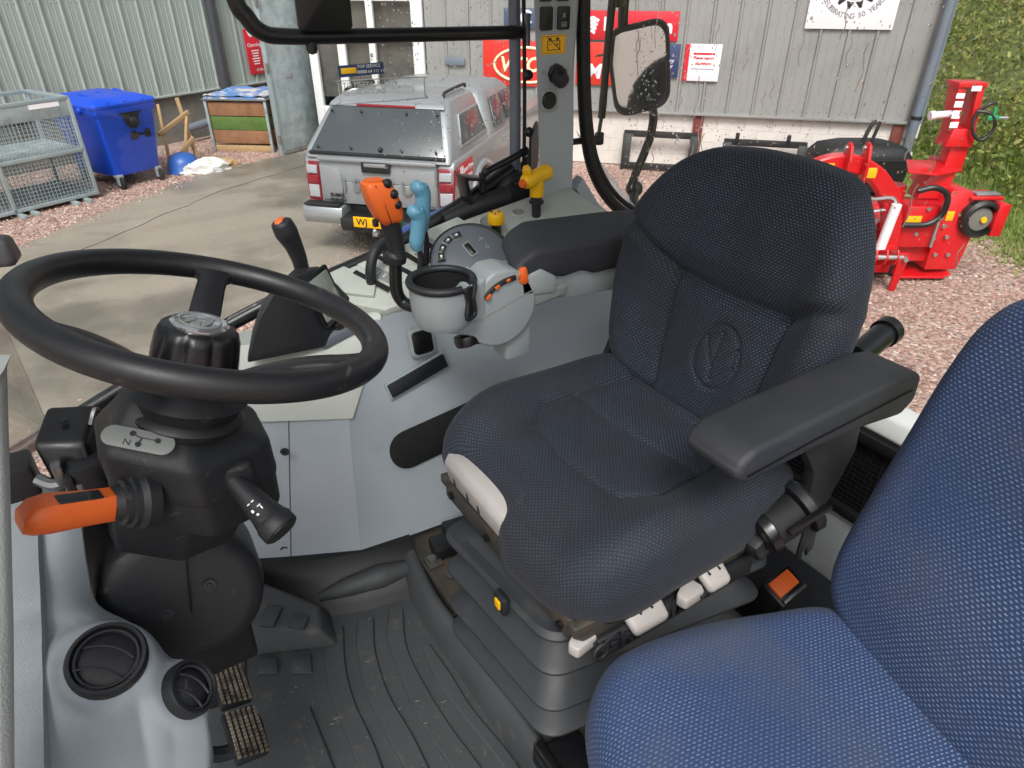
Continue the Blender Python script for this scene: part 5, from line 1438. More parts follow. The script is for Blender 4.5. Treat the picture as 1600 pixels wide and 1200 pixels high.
# recesses and trim of the side panel
def on_panel(x, z, o=0):   # point on the big inner face
    f = (z - .1) / .5; return V((x, .475 + .125 * f - o, z))
b = B(); nrm = V((0, -.97, .24))
cx_ = V((1, 0, .14)).normalized()
plate(b, on_panel(-.03, .345, .004), (1, 0, .12), (0, .24, .97), rrect(.3, .1, .048), .006, .001); part('panel_recess', b, 'void_black', sc)
b = B(); plate(b, (-.076, .563, .513), (.156, .003, .042), (-.02, .01, .05), rrect(.158, .036, .004), .006, .001); part('trim_insert', b, 'cab_black', sc)
b = B(); plate(b, (-.076, .564, .513), (.156, .003, .042), (-.02, .01, .05), rrect(.168, .045, .006), .004, .001); part('insert_bezel', b, 'pod_grey', sc)
b = B(); b.hexa([(-.035, .47, .1), (.12, .47, .1), (.12, .5, .1), (-.035, .5, .1)], [(-.0, .5, .24), (.12, .5, .24), (.12, .54, .24), (0, .54, .24)], .02); part('wheel_box_bulge', b, 'panel_grey', sc)
# upper cream shell: end cap and console top plane
def cz(x, y): return .705 + .195 * (x + .265) + .3 * (y - .78)
b = B()
low = [(-.135, .606, .668), (-.152, .598, .635), (-.185, .578, .57), (-.255, .543, .463), (-.388, .588, .479), (-.54, .655, .49), (-.66, .73, .5)]
mid = [(-.135, .612, .67), (-.156, .606, .645), (-.18, .596, .625), (-.235, .575, .60), (-.375, .612, .61), (-.52, .672, .61), (-.62, .73, .61)]
hi = [(-.135, .63, .674), (-.16, .63, .668), (-.19, .635, .662), (-.22, .64, .655), (-.355, .655, .645), (-.48, .69, .645), (-.56, .74, .645)]
inr = [(-.135, .8, .65), (-.16, .8, .65), (-.19, .8, .64), (-.22, .8, .63), (-.355, .8, .62), (-.48, .8, .62), (-.56, .8, .62)]
b.loft([[V(p) for p in low], [V(p) for p in mid], [V(p) for p in hi], [V(p) for p in inr]], False, False)
b.loft([[V(p) + V((.0, .02, -.003)) for p in low], [V(p) + V((0, .1, -.03)) for p in mid]], False, False)
part('end_cap', b, 'panel_cream', sc, 40)
def cplate(poly, th, m, name, bev=.004, lift=0.0, lab=None, par=None):
    b = B(); b.prism([(x, y, cz(x, y) + lift) for x, y in poly], (-.195 * th, -.3 * th, th), bev); return part(name, b, m, par or sc, 38, None, lab)
cplate([(-.272, .775), (-.21, .705), (-.12, .612), (.0, .6), (.12, .585), (.4, .575), (.52, .6), (.5, .76), (.4, .775), (.17, .79), (.06, .79), (-.23, .785)], .03, 'panel_cream', 'console_top', .01, -.03)
b = B(); b.hexa([(-.27, .6, .45), (.6, .6, .55), (.6, .8, .55), (-.27, .8, .45)], [(-.24, .63, .655), (.6, .61, .71), (.6, .785, .77), (-.25, .775, .68)], .006); part('console_core', b, 'panel_cream', sc)
cplate([(-.255, .772), (-.205, .715), (-.13, .65), (-.105, .69), (-.15, .78)], .012, 'panel_cream', 'top_panel', .004, .0)
cplate([(-.12, .775), (-.085, .655), (.0, .665), (-.015, .775)], .006, 'panel_cream', 'top_panel', .003, .0)
cplate([(.06, .785), (.09, .7), (.19, .71), (.17, .787)], .014, 'panel_cream', 'top_panel', .005, .0)
for p, q in (((-.139, .742), (-.094, .644)), ((-.068, .769), (-.02, .66)), ((-.006, .742), (.02, .664)), ((.056, .757), (.07, .702))):
    d = V((q[0] - p[0], q[1] - p[1], 0)).normalized(); s = V((-d.y, d.x, 0)) * .006
    cplate([(p[0] + s.x, p[1] + s.y), (q[0] + s.x, q[1] + s.y), (q[0] - s.x, q[1] - s.y), (p[0] - s.x, p[1] - s.y)], .003, 'void_black', 'lever_slot', .0005, .0125 if p[0] < -.1 else .0065 if p[0] < .0 else .004)
for (x, y, w_, h_) in ((-.086, .708, .028, .075), (.036, .713, .026, .05)):
    F_ = [(x + dx * .45 + dy * -.42 * 0, y + dx * 0) for dx, dy in ()]
    d = V((.045, -.09, 0)).normalized(); s = V((-d.y, d.x, 0))
    o = cplate([(x + d.x * a + s.x * c_, y + d.y * a + s.y * c_) for a, c_ in ((-h_ / 2, -w_ / 2), (h_ / 2, -w_ / 2), (h_ / 2, w_ / 2), (-h_ / 2, w_ / 2))], .002, 'label_grey', 'gate_label', .0005, .006 if x < 0 else .0045)
    for i, ch in enumerate('N121' if x < 0 else '1N2'):
        a = -h_ * .36 + i * h_ * .25
        px_, py_ = x + d.x * a, y + d.y * a
        lettering(ch, .017, 'print_white', o, (px_, py_, cz(px_, py_) + (.0088 if x < 0 else .0073)), (.05, -.09, -.018), (.09, .05, .032), extrude=.0002)
# monitor wedge, keypad
mo = V((0, 0, 0))
b = B()
wa = [(-.446, .59, .645), (-.44, .592, .665), (-.405, .592, .735), (-.35, .594, .802), (-.325, .598, .806), (-.265, .603, .652), (-.278, .598, .63)]
wb = [(-.411, .69, .65), (-.405, .69, .67), (-.37, .69, .735), (-.29, .69, .79), (-.235, .69, .785), (-.165, .683, .68), (-.18, .68, .65)]
b.hexa(wa, wb, .005); mn = part('monitor_housing', b, 'cab_black', sc, label='black wedge-shaped monitor housing at the front of the console')
A_, B_, C_, D_2 = V((-.325, .598, .806)), V((-.265, .603, .652)), V((-.165, .683, .68)), V((-.235, .69, .785))
ex = ((C_ - B_) + (D_2 - A_)).normalized(); ey = ((A_ - B_) + (D_2 - C_)).normalized(); F0 = (A_ + B_ + C_ + D_2) / 4
nrm_s = ex.cross(ey)
b = B(); plate(b, F0 + nrm_s * .0005, ex, ey, rrect(.098, .118, .008), .005, .002); part('screen_bezel', b, 'cab_black_smooth', mn)
b = B(); plate(b, F0 + nrm_s * .004, ex, ey, rrect(.08, .096, .004), .003, .0005); part('screen', b, 'screen', mn)
for i in range(3):
    b = B(); plate(b, F0 + nrm_s * .0072 + ex * (-.02 + i * .02), ex, ey, rrect(.0016, .07, .0006), .0006); part('screen_line', b, 'label_grey', mn)
b = B(); b.hexa([(-.28, .6, .62), (-.18, .61, .64), (-.17, .72, .67), (-.25, .72, .66)], [(-.285, .602, .648), (-.2, .615, .662), (-.19, .715, .69), (-.26, .715, .68)], .008); kp = part('keypad', b, 'pod_dark', mn)
for (x, y, z, r_, mm) in ((-.232, .628, .664, .014, 'cab_black'), (-.256, .64, .667, .008, 'orange'), (-.222, .66, .674, .008, 'cab_black')):
    b = B(); b.lathe([(r_ * 1.25, 0), (r_ * 1.25, .003), (r_, .003), (r_, .008), (0, .009)], (x, y, z - .002), (-.1, -.25, 1), 18); part('keypad_button', b, mm, mn)
# square switch blank and knob on the panel
b = B(); plate(b, (-.052, .584, .59), (.05, .0, .0), (-.03, .014, .055), rrect(.066, .07, .014), .012, .003); sq = part('switch_blank', b, 'pod_grey', sc)
b = B(); plate(b, (-.052, .584, .59), (.05, .0, .0), (-.03, .014, .055), rrect(.05, .056, .01), .016, .002); part('switch_face', b, 'cab_black_smooth', sc)
# throttle lever
def lever(name, lab=None):
    o = bpy.data.objects.new(name, None); C.objects.link(o); o.parent = sc
    o.matrix_parent_inverse = Matrix.Translation(sc.location).inverted(); o['_w'] = 1
    if lab: o['label'] = lab
    return o
b = B(); b.tube([(-.262, .722, .69), (-.266, .722, .74), (-.268, .722, .79), (-.276, .721, .83), (-.287, .72, .862), (-.294, .72, .885), (-.296, .72, .893)], [(.012, .011), (.016, .014), (.018, .016), (.02, .018), (.028, .024), (.024, .022), (.012, .012)] if False else [.012, .0155, .017, .020, .0255, .023, .010], 16, 5)
th_ = part('throttle_lever', b, 'cab_black', sc, 60, None, 'black throttle lever with orange top')
b = B(); b.lathe([(.017, 0), (.015, .003), (.008, .006), (0, .007)], (-.2955, .72, .889), (-.2, 0, 1), 18, .75); part('knob_cap', b, 'orange', th_)
b = B(); b.hexa([(-.3, .69, .64), (-.24, .69, .64), (-.24, .76, .64), (-.3, .76, .64)], [(-.285, .705, .77), (-.262, .705, .73), (-.262, .74, .73), (-.285, .74, .77)], .008); part('lever_gaiter', b, 'cab_black', th_)
# blue spool levers
for (bx_, by_, bz_, tx_, ty_, tz_, mm, lab) in ((.022, .685, .735, .026, .69, .935, 'lever_blue', 'taller light blue lever'), (-.012, .655, .715, -.006, .65, .893, 'lever_blue', 'shorter light blue lever'), (-.052, .73, .735, -.04, .70, .872, 'lever_green', 'blue green lever behind the joystick')):
    d = V((tx_ - bx_, ty_ - by_, tz_ - bz_)); o_ = V((bx_, by_, bz_))
    b = B(); b.tube([o_, o_ + d * .3 + V((.006, 0, 0)), o_ + d * .5], [.008, .007, .006], 8, 4); lv = part('spool_lever', b, 'cab_black', sc, 60, None, lab)
    b = B(); b.tube([o_ + d * .42, o_ + d * .52 + V((-.003, 0, 0)), o_ + d * .7 + V((.002, 0, 0)), o_ + d * .85 + V((.004, 0, 0)), o_ + d * .95 + V((-.004, 0, 0)), o_ + d], [.012, .0175, .018, .0185, .0205, .009], 16, 5); part('lever_grip', b, mm, lv, 60)
for pts in ([(-.118, .69, .705), (-.118, .69, .745), (-.1, .7, .785), (-.06, .72, .8), (-.03, .73, .8)], [(-.055, .735, .74), (-.05, .735, .78), (-.035, .73, .8)]):
    b = B(); b.tube(pts, .0125, 10, 6, flat=None); part('range_lever', b, 'cab_black', sc)
# grey dome switch pod, its face tilted towards the driver
po_ = V((.118, .628, .742)); px_ = V((.93, -.34, .1)).normalized(); pn = V((-.25, -.55, .8)).normalized(); py_2 = pn.cross(px_).normalized()
Fp = frame(po_, px_, py_2)
def pp(x, y, z=0): return Fp @ V((x, y, z))
b = B(); b.lathe([(.1, -.05), (.1, .0), (.097, .012), (.09, .02), (.06, .03), (.03, .034), (0, .035)], po_, pn, 48); pod = part('switch_pod', b, 'pod_dark', sc, 40)
b = B(); b.tube([pp(.0985 * math.cos(R(a)), .0985 * math.sin(R(a)), .012) for a in range(20, 175, 7)], .0035, 6, 1); part('pod_trim', b, 'rubber_black', pod)
b = B(); b.tube([pp(.062 * math.cos(R(a)) - .01, .062 * math.sin(R(a)) - .004, .0265) for a in range(95, 181, 6)], .0125, 10, 1); part('button_track', b, 'label_grey', pod, 60)
for k_, a in enumerate((103, 126, 150, 172)):
    M2 = Fp @ Matrix.Translation((.062 * math.cos(R(a)) - .01, .062 * math.sin(R(a)) - .004, .037)) @ Matrix.Rotation(R(a), 4, 'Z')
    b = B(M2); b.box((0, 0, 0), (.016, .022, .006), .0025); bt_ = part('pod_button', b, 'cab_black', pod)
    b = B(M2); b.box((0, 0, .0035), (.005, .005, .0006)); b.box((0, .005, .0035), (.002, .003, .0006)); part('button_symbol', b, 'print_white', pod)
M2 = Fp @ Matrix.Translation((.0, .012, .036)) @ Matrix.Rotation(R(25), 4, 'Z')
b = B(M2); b.box((0, 0, 0), (.022, .044, .004), .002); part('rocker_bezel', b, 'label_grey', pod)
b = B(M2); b.box((0, 0, .003), (.014, .034, .006), .003); part('rocker_switch', b, 'cab_black_smooth', pod)
for dx, dy in ((.03, .04), (.04, .015)):
    b = B(); b.tube([pp(dx - .005, dy - .006, .0315), pp(dx + .003, dy, .031), pp(dx, dy + .007, .0305)], .0009, 5, 1); b.tube([pp(dx + .004, dy - .006, .0315), pp(dx + .008, dy + .002, .0305)], .0009, 5, 1); part('pod_symbol', b, 'print_grey', pod)
# yellow controls
b = B(); b.lathe([(.022, 0), (.02, .01), (.013, .014), (.013, .04), (.016, .046)], (.215, .67, .764), (0, 0, 1), 18); pk_ = part('push_knob', b, 'cab_black', sc, label='round yellow push knob')
b = B(); b.lathe([(.02, 0), (.0215, .004), (.021, .02), (.018, .026), (0, .028)], (.215, .67, .81), (-.05, -.05, 1), 24); part('knob_cap', b, 'yellow', pk_)
for k in range(3):
    a = R(120 * k); b = B(); b.box((.212 + .01 * math.cos(a), .668 + .01 * math.sin(a), .838), (.008, .003, .002), .0005, a); part('arrow_mark', b, 'cab_charcoal', pk_)
b = B(); b.lathe([(.011, 0), (.011, .006), (.008, .008), (0, .008)], (.252, .656, .77), (-.1, -.2, 1), 16); part('small_knob', b, 'yellow', sc)
b = B(); b.lathe([(.012, -.02), (.012, .03), (.019, .034), (.019, .04), (.014, .044), (.014, .055)], (.35, .69, .80), (0, 0, 1), 18); yh = part('hand_brake', b, 'cab_black', sc, label='yellow pistol-grip handle')
b = B()
b.tube([(.35, .69, .852), (.35, .69, .872), (.35, .69, .893)], [.0175, .018, .018], 14, 3); part('grip_neck', b, 'yellow', yh)
b = B(); b.tube([(.302, .678, .894), (.315, .681, .897), (.35, .69, .902), (.385, .699, .906), (.395, .7015, .907)], [.014, .0205, .019, .0205, .015], 16, 4); part('grip_bar', b, 'yellow', yh, 60)
b = B(); b.tube([(.318, .682, .905), (.312, .68, .925), (.309, .679, .934)], [.013, .012, .008], 12, 4); part('thumb_rest', b, 'yellow', yh, 60)
b = B(); b.lathe([(.011, 0), (.011, .004), (.009, .009), (0, .01)], (.302, .678, .894), (-1, -.25, -.05), 14); part('grip_button', b, 'orange', yh)
for (x, y, r_) in ((.23, .73, .024), (.315, .722, .016), (.16, .735, .02)):
    b = B(); b.lathe([(r_ * 1.25, 0), (r_ * 1.25, .006), (r_, .008), (r_, .003), (0, .003)], (x, y, cz(x, y) + .001), (-.18, -.28, 1), 22); sk = part('socket_ring', b, 'panel_cream', sc)
    b = B(); b.lathe([(r_ * .97, 0), (r_ * .9, .002), (0, .003)], (x, y, cz(x, y) + .004), (-.18, -.28, 1), 22); part('socket_cap', b, 'label_grey', sk)
cplate([(.26, .7), (.285, .665), (.32, .675), (.3, .712)], .002, 'void_black', 'console_opening', .0005, .001)

# ---- control armrest fixed to the seat
ca = thing('control_armrest', 'grey control armrest with cup holder joystick and dark padded top', 'armrest', (.1, .36, .7), 0, None, True)
b = B()
pad = [(.03, .335, .83), (.05, .335, .86), (.09, .335, .876), (.3, .335, .862), (.46, .335, .846), (.46, .335, .79), (.24, .335, .79), (.21, .335, .805), (.16, .335, .80), (.12, .335, .812), (.06, .335, .815)]
b.prism([(x, y - .03, z) for x, y, z in pad], (.045, .125, .022), .014, 4); part('arm_pad', b, 'cab_charcoal', ca, 60)
b = B(); b.prism([(.06, .32, .828), (.14, .32, .822), (.24, .32, .805), (.3, .32, .81), (.46, .32, .81), (.46, .32, .72), (.3, .32, .735), (.17, .32, .745), (.13, .32, .77), (.07, .32, .80)], (0, .09, 0), .008); part('arm_frame', b, 'pod_grey', ca)
b = B(); b.prism([(.045, .3, .825), (.1, .3, .838), (.14, .3, .812), (.14, .3, .775), (.05, .3, .785)], (0, .05, 0), .008); part('hinge_cover', b, 'pod_grey', ca)
b = B(); b.hexa([(.06, .318, .745), (.17, .318, .758), (.175, .318, .79), (.06, .318, .785)], [(.06, .305, .755), (.165, .305, .765), (.17, .305, .785), (.06, .305, .78)], .003); part('release_latch', b, 'label_grey', ca)
b = B(); b.box((.055, .345, .7), (.06, .06, .12), .006); part('arm_post', b, 'pod_grey', ca)
# round side pod
def disc_out():
    pts = []
    for a in range(-150, 81, 10): pts.append((.005 + .083 * math.cos(R(a)), .772 + .083 * math.sin(R(a))))
    pts += [(-.01, .853), (-.04, .835), (-.075, .8), (-.09, .77), (-.12, .75)]
    return pts
b = B(); b.prism([(x, .3, z) for x, z in disc_out()], (0, .075, 0), .012, 3); dp = part('side_pod', b, 'pod_grey', ca, 50)
b = B(); b.tube([(-.085, .2995, .758), (-.03, .2995, .768), (.05, .2995, .79), (.083, .2995, .797)], .0012, 5, 3); part('pod_seam', b, 'label_grey', dp)
b = B(); pts = [(-.035, .806), (-.015, .822), (.01, .831), (.035, .834)]
b.tube([(x, .299, z) for x, z in pts], .0055, 8, 4); part('scale_slot', b, 'rubber_black', dp)
for i in range(4):
    x, z = pts[i]; nx2, nz2 = pts[min(3, i + 1)]
    b = B(); b.box((x + .006, .293, z + .003), (.013 - i * .002, .003, .007 - i * .001), .001, Matrix.Rotation(-[.7, .45, .2, .05][i], 4, 'Y')); part('scale_mark', b, 'orange', dp)
b = B(); b.prism([(.042, .296, .822), (.05, .296, .848), (.062, .296, .85), (.068, .296, .818), (.058, .296, .812)], (0, .03, 0), .004); part('slider_knob', b, 'orange', dp)
# cup holder
cc = V((-.118, .315, 0))
b = B(); b.lathe([(.0, .765), (.05, .77), (.058, .785), (.061, .82), (.062, .852), (.056, .853), (.054, .80), (.05, .782), (0, .78)], cc, (0, 0, 1), 32)
cu_ = part('cup_holder', b, 'pod_grey', ca, 50)
b = B(); b.hexa([(-.10, .3, .755), (-.03, .3, .745), (-.03, .37, .745), (-.10, .37, .755)], [(-.066, .297, .838), (-.03, .297, .85), (-.03, .375, .85), (-.066, .375, .838)], .008); part('pod_neck', b, 'pod_grey', ca)
b = B()
ringa = []
for k in range(41):
    a = R(-62 + 18 + (360 - 36) * k / 40)
    ringa.append(cc + V((.06 * math.cos(a), .06 * math.sin(a), .856)))
b.tube(ringa, .0075, 10, 1); part('cup_rim', b, 'cab_black', cu_, 60)
b = B(); b.lathe([(.0555, .8535), (.0535, .8), (.0, .79)], cc, (0, 0, 1), 32, 1, False); part('cup_well', b, 'void_black', cu_)
dirn = V((math.cos(R(-62)), math.sin(R(-62)), 0)); tn = V((-dirn.y, dirn.x, 0))
b = B(); plate(b, cc + dirn * .058 + V((0, 0, .825)), tn, (0, 0, 1), [(-.0085, .03), (.0085, .03), (.006, .008), (.01, -.018), (.007, -.026), (-.007, -.026), (-.01, -.018), (-.006, .008)], .006, .001); part('cup_slot', b, 'void_black', cu_)
b = B(); b.tube([cc + dirn * .064 + tn * x + V((0, 0, z)) for x, z in ((-.016, .856), (-.011, .84), (-.0085, .828), (-.0135, .805), (-.009, .795), (.009, .795), (.0135, .805), (.0085, .828), (.011, .84), (.016, .856))], .0048, 8, 3); part('slot_rim', b, 'cab_black', cu_, 60)
# hook knob under the pod
b = B(); b.lathe([(.012, 0), (.012, .02), (.024, .022), (.026, .03), (.024, .042), (.012, .046), (0, .046)], (-.07, .33, .745), (.1, -.3, -1), 20); hk = part('clamp_knob', b, 'cab_black_smooth', ca)
b = B(); b.box((-.05, .33, .705), (.05, .018, .018), .006, R(-20)); part('knob_wing', b, 'cab_black_smooth', hk)
# joystick
j = [(-.135, .36, .79), (-.15, .38, .785), (-.163, .4, .79), (-.172, .405, .815), (-.17, .405, .86), (-.165, .405, .9)]
b = B(); b.tube(j, .0125, 14, 6); js = part('joystick', b, 'cab_black_smooth', ca, 60, None, 'joystick with orange buttoned head on a black bent stem')
b = B(); b.tube([(-.168, .405, .872), (-.167, .405, .885), (-.165, .405, .89), (-.165, .405, .905), (-.172, .404, .95), (-.178, .403, .985)], [.019, .022, .0165, .0165, .019, .018], 16, 5); part('joystick_grip', b, 'cab_black', js, 60)
hd = [(-.172, .403, .95), (-.178, .402, .972), (-.186, .40, .998), (-.194, .398, 1.022), (-.2, .396, 1.036)]
P = catmull(hd, 5); rings = []
for i, p in enumerate(P):
    f = i / (len(P) - 1); wx = .0215 + .006 * math.sin(f * PI) ; wy = .019 + .008 * math.sin(min(1, f * 1.1) * PI)
    if f > .9: wx *= .78; wy *= .78
    if f < .06: wx *= .8; wy *= .8
    rings.append([p + V((x, y, 0)) for x, y in rrect(2 * wx, 2 * wy, .012, 4)])
b = B(); b.loft(rings); hd_ = part('joystick_head', b, 'orange', js, 50)
b = B(); b.tube([(-.204, .377, 1.03), (-.193, .374, 1.0), (-.184, .377, .972), (-.176, .384, .95)], .0011, 5, 4); part('head_seam', b, 'cab_black', js)
for (x, y, z) in ((-.166, .379, .99), (-.172, .377, 1.01), (-.181, .38, 1.029)):
    b = B(); b.lathe([(.0085, -.006), (.0085, .003), (.006, .007), (0, .008)], (x, y, z), (.45, -.75, .45), 14); part('button', b, 'cab_black_smooth', js)
b = B(); b.box((-.208, .385, .962), (.01, .012, .014), .003); part('trigger', b, 'cab_black_smooth', js)
# ================================================================== PILLAR, DOOR, REAR QUARTER WINDOW
pl = thing('cab_pillar', 'grey cab pillar with switches, yellow sticker and black socket', 'pillar', (.45, .78, .7), 0, None, True)
b = B()
def prow(z, x0, x1, x2): return [(x0, .74, z), (x1, .74, z), (x2, .80, z), (x2 + .01, .86, z), (x0 + .085, .86, z)]
b.loft([prow(.62, .405, .505, .545), prow(.78, .405, .503, .54), prow(.98, .388, .498, .53), prow(1.07, .382, .493, .53), prow(1.13, .378, .486, .535), prow(1.4, .358, .49, .545), prow(1.9, .32, .5, .56)]); part('pillar_post', b, 'pillar_grey', pl, 25)
def pface(x, z, o=0): return V((x, .74 - o, z))
for (x, z, ch) in ((.399, 1.252, 0), (.449, 1.252, 1), (.395, 1.312, 0), (.446, 1.312, 0)):
    b = B(); plate(b, pface(x, z, 0), (1, 0, 0), (0, 0, 1), rrect(.042, .056, .007), .003, .001); sw = part('switch_bezel', b, 'pillar_grey', pl)
    b = B(); plate(b, pface(x, z, .002), (1, 0, 0), (0, 0, 1), rrect(.036, .05, .005), .005, .001); part('rocker_switch', b, 'cab_black_smooth', sw)
    if ch:
        b = B(); b.box(pface(x, z + .006, .008), (.012, .001, .002), 0, Matrix.Rotation(.8, 4, 'Y')); b.box(pface(x, z + .006, .008), (.012, .001, .002), 0, Matrix.Rotation(-.8, 4, 'Y'))
        for dx, dz, w_, h_ in ((0, -.009, .014, .0015), (0, -.017, .014, .0015), (-.006, -.013, .0015, .008), (.006, -.013, .0015, .008), (0, -.013, .006, .0015)): b.box(pface(x + dx, z + dz, .008), (w_, .001, h_))
        part('switch_symbol', b, 'print_grey', sw)
b = B(); plate(b, pface(.425, 1.196, 0), (1, 0, 0), (0, 0, 1), rrect(.072, .042, .003), .0012); yk = part('warning_sticker', b, 'yellow', pl)
b = B()
for dx, dz, w_, h_ in ((0, .008, .036, .0016), (0, -.012, .036, .0016), (-.018, -.002, .0016, .02), (.018, -.002, .0016, .02), (-.01, .0, .007, .0014), (.01, 0, .007, .0014), (.01, 0, .0014, .007), (-.011, .012, .008, .005), (.011, .012, .008, .005)): b.box(pface(.425 + dx, 1.196 + dz, .0016), (w_, .0008, h_))
b.box(pface(.425, 1.198, .002), (.05, .0008, .0016), 0, Matrix.Rotation(.62, 4, 'Y')); part('battery_symbol', b, 'print_black', yk)
b = B(); b.tube([pface(.425 + x, 1.196 + z, .0014) for x, z in ((-.033, -.018), (.033, -.018), (.033, .018), (-.033, .018))], .0006, 4, 1, True); part('sticker_border', b, 'print_black', yk)
b = B(); b.lathe([(.024, 0), (.024, .006), (.02, .008), (.02, .022), (.018, .026), (0, .026)], pface(.434, 1.131), (0, -1, -.1), 8); so_ = part('power_socket', b, 'cab_black_smooth', pl)
b = B(); b.lathe([(.019, 0), (.02, .018), (.018, .026), (.015, .028), (0, .028)], pface(.433, 1.126, .01), (0, -1, -.4), 12); part('socket_cap', b, 'cab_black', so_)
b = B(); plate(b, pface(.414, 1.071), (1, 0, 0), (0, 0, 1), rrect(.054, .054, .01), .003, .001); sb_ = part('plug_surround', b, 'pod_grey', pl)
b = B(); b.lathe([(.0205, 0), (.0205, .005), (.018, .007), (0, .007)], pface(.414, 1.071, .002), (0, -1, 0), 26); part('blank_plug', b, 'cab_black_smooth', sb_)
for x in (.398, .466):
    b = B(); b.lathe([(.006, 0), (.006, .001), (0, .001)], pface(x, 1.135), (0, -1, 0), 10); part('moulded_dot', b, 'pod_grey', pl)
b = B(); b.hexa([(.42, .7, .7), (.56, .7, .68), (.6, .8, .68), (.42, .8, .7)], [(.405, .735, .79), (.508, .735, .775), (.545, .8, .78), (.405, .8, .79)], .008); part('pillar_foot', b, 'pillar_grey', pl)
# ---- right-hand door
dr = thing('cab_door', 'black framed glass door of the cab with stickers and gas strut', 'door', (.1, .83, .6), 0, None, True)
b = B(); b.tube([(-.95, .86, .42), (-.6, .85, .56), (-.4, .842, .635), (-.235, .836, .682), (-.03, .835, .728), (.1, .84, .77), (.25, .84, .83), (.37, .845, .885)], [.018, .018, .018, .018, .019, .021, .022], 12, 6); part('lower_frame', b, 'cab_black_smooth', dr, 60)
b = B(); b.tube([(.382, .85, .75), (.386, .85, .95), (.382, .85, 1.3), (.36, .85, 1.9)], .015, 10, 4); part('rear_frame', b, 'pipe_slate', dr, 60)
b = B(); b.tube([(.392, .82, .8), (.396, .82, 1.0), (.39, .82, 1.3), (.37, .82, 1.8)], .005, 8, 4); part('door_seal', b, 'rubber_black', dr)
b = B(); b.prism([(.27, .8, .77), (.29, .8, .83), (.34, .8, .88), (.4, .8, .885), (.42, .8, .83), (.38, .8, .76), (.32, .8, .74)], (0, .05, 0), .015, 3); part('hinge_block', b, 'cab_black', dr)
b = B(); b.tube([(.14, .81, .79), (.24, .805, .815), (.33, .8, .83)], [.02, .024, .026], 14, 4); part('handle_tube', b, 'cab_black', dr)
b = B(); b.prism([(.195, .79, .9), (.262, .79, .885), (.262, .79, .878), (.207, .79, .888), (.225, .79, .812), (.21, .79, .81)], (0, .05, 0), .003); part('catch_bracket', b, 'cab_black_smooth', dr)
b = B(); b.lathe([(.009, 0), (.009, .05)], (.262, .815, .845), (0, 0, 1), 10); b.sphere((.268, .81, .898), .011, 12); part('strut_pin', b, 'cab_black', dr)
b = B(); b.tube([(.268, .81, .898), (.385, .81, .934)], .009, 12, 1); b.lathe([(.012, 0), (.012, .02)], (.38, .81, .932), (1, 0, .3), 10); part('gas_strut', b, 'cab_black_smooth', dr)
b = B(); b.prism([(.34, .77, .852), (.42, .77, .865), (.42, .82, .865), (.35, .82, .855)], (0, 0, .01), .003); part('strut_bracket', b, 'cab_black_smooth', dr)
b = B(); b.tube([(.385, .775, .865), (.388, .78, .94), (.392, .785, .985)], .0035, 6, 4); b.sphere((.388, .785, .99), .013, 12, (1, .8, 1)); part('pull_rod', b, 'cab_black_smooth', dr)
b = B(); b.sphere((.388, .795, 1.125), .013, 12, (1.2, .8, 1)); part('buffer', b, 'cab_black', dr)
b = B(); b.prism([(.378, .79, 1.26), (.385, .79, 1.19), (.392, .79, 1.19), (.392, .79, 1.262)], (0, .01, 0), .002); part('seal_clip', b, 'steel_grey', dr)
# fixed glass
b = B(); b.prism([(-.9, .866, .33), (-.3, .846, .59), (.375, .846, .89), (.375, .846, 1.75), (-.75, .866, 1.75)], (0, .005, 0)); gp = part('door_pane', b, 'clear_glass', dr)
b = B(); b.box((-.03, .843, 1.158), (.108, .0012, .024), 0, Matrix.Rotation(R(-1), 4, 'Y')); st1 = part('service_sticker', b, 'sign_blue', dr)
b = B(); b.box((-.06, .8419, 1.158), (.036, .0008, .012), .0003); part('sticker_logo', b, 'decal_yellow', st1)
lettering('TOP SERVICE', .0095, 'print_white', st1, (-.012, .8415, 1.1645), (1, 0, 0), (0, 0, 1), extrude=.0003)
lettering('00800 64 111 111', .0095, 'print_white', st1, (-.006, .8415, 1.1535), (1, 0, 0), (0, 0, 1), extrude=.0003)
st2 = bpy.data.objects.new('notice_sticker', None); C.objects.link(st2); st2.parent = dr; st2.matrix_parent_inverse = Matrix.Translation(dr.location).inverted(); st2['_w'] = 1
lettering('TO MEET U.K. LAW', .0155, 'print_grey', st2, (-.078, .8425, 1.128), (1, 0, -.02), (0, 0, 1), extrude=.0003, align='LEFT', bold=.0003)
lettering('REGULATIONS', .0155, 'print_grey', st2, (-.078, .8425, 1.112), (1, 0, -.02), (0, 0, 1), extrude=.0003, align='LEFT', bold=.0003)
b = B(); b.tube([(-.085 + x, .8425, z) for x, z in ((.004, 1.138), (.2, 1.133), (.208, 1.128), (.208, 1.092), (.2, 1.087), (.004, 1.09), (-.002, 1.096), (-.002, 1.132))], .0012, 5, 3, True); part('sticker_edge', b, 'print_grey', st2)
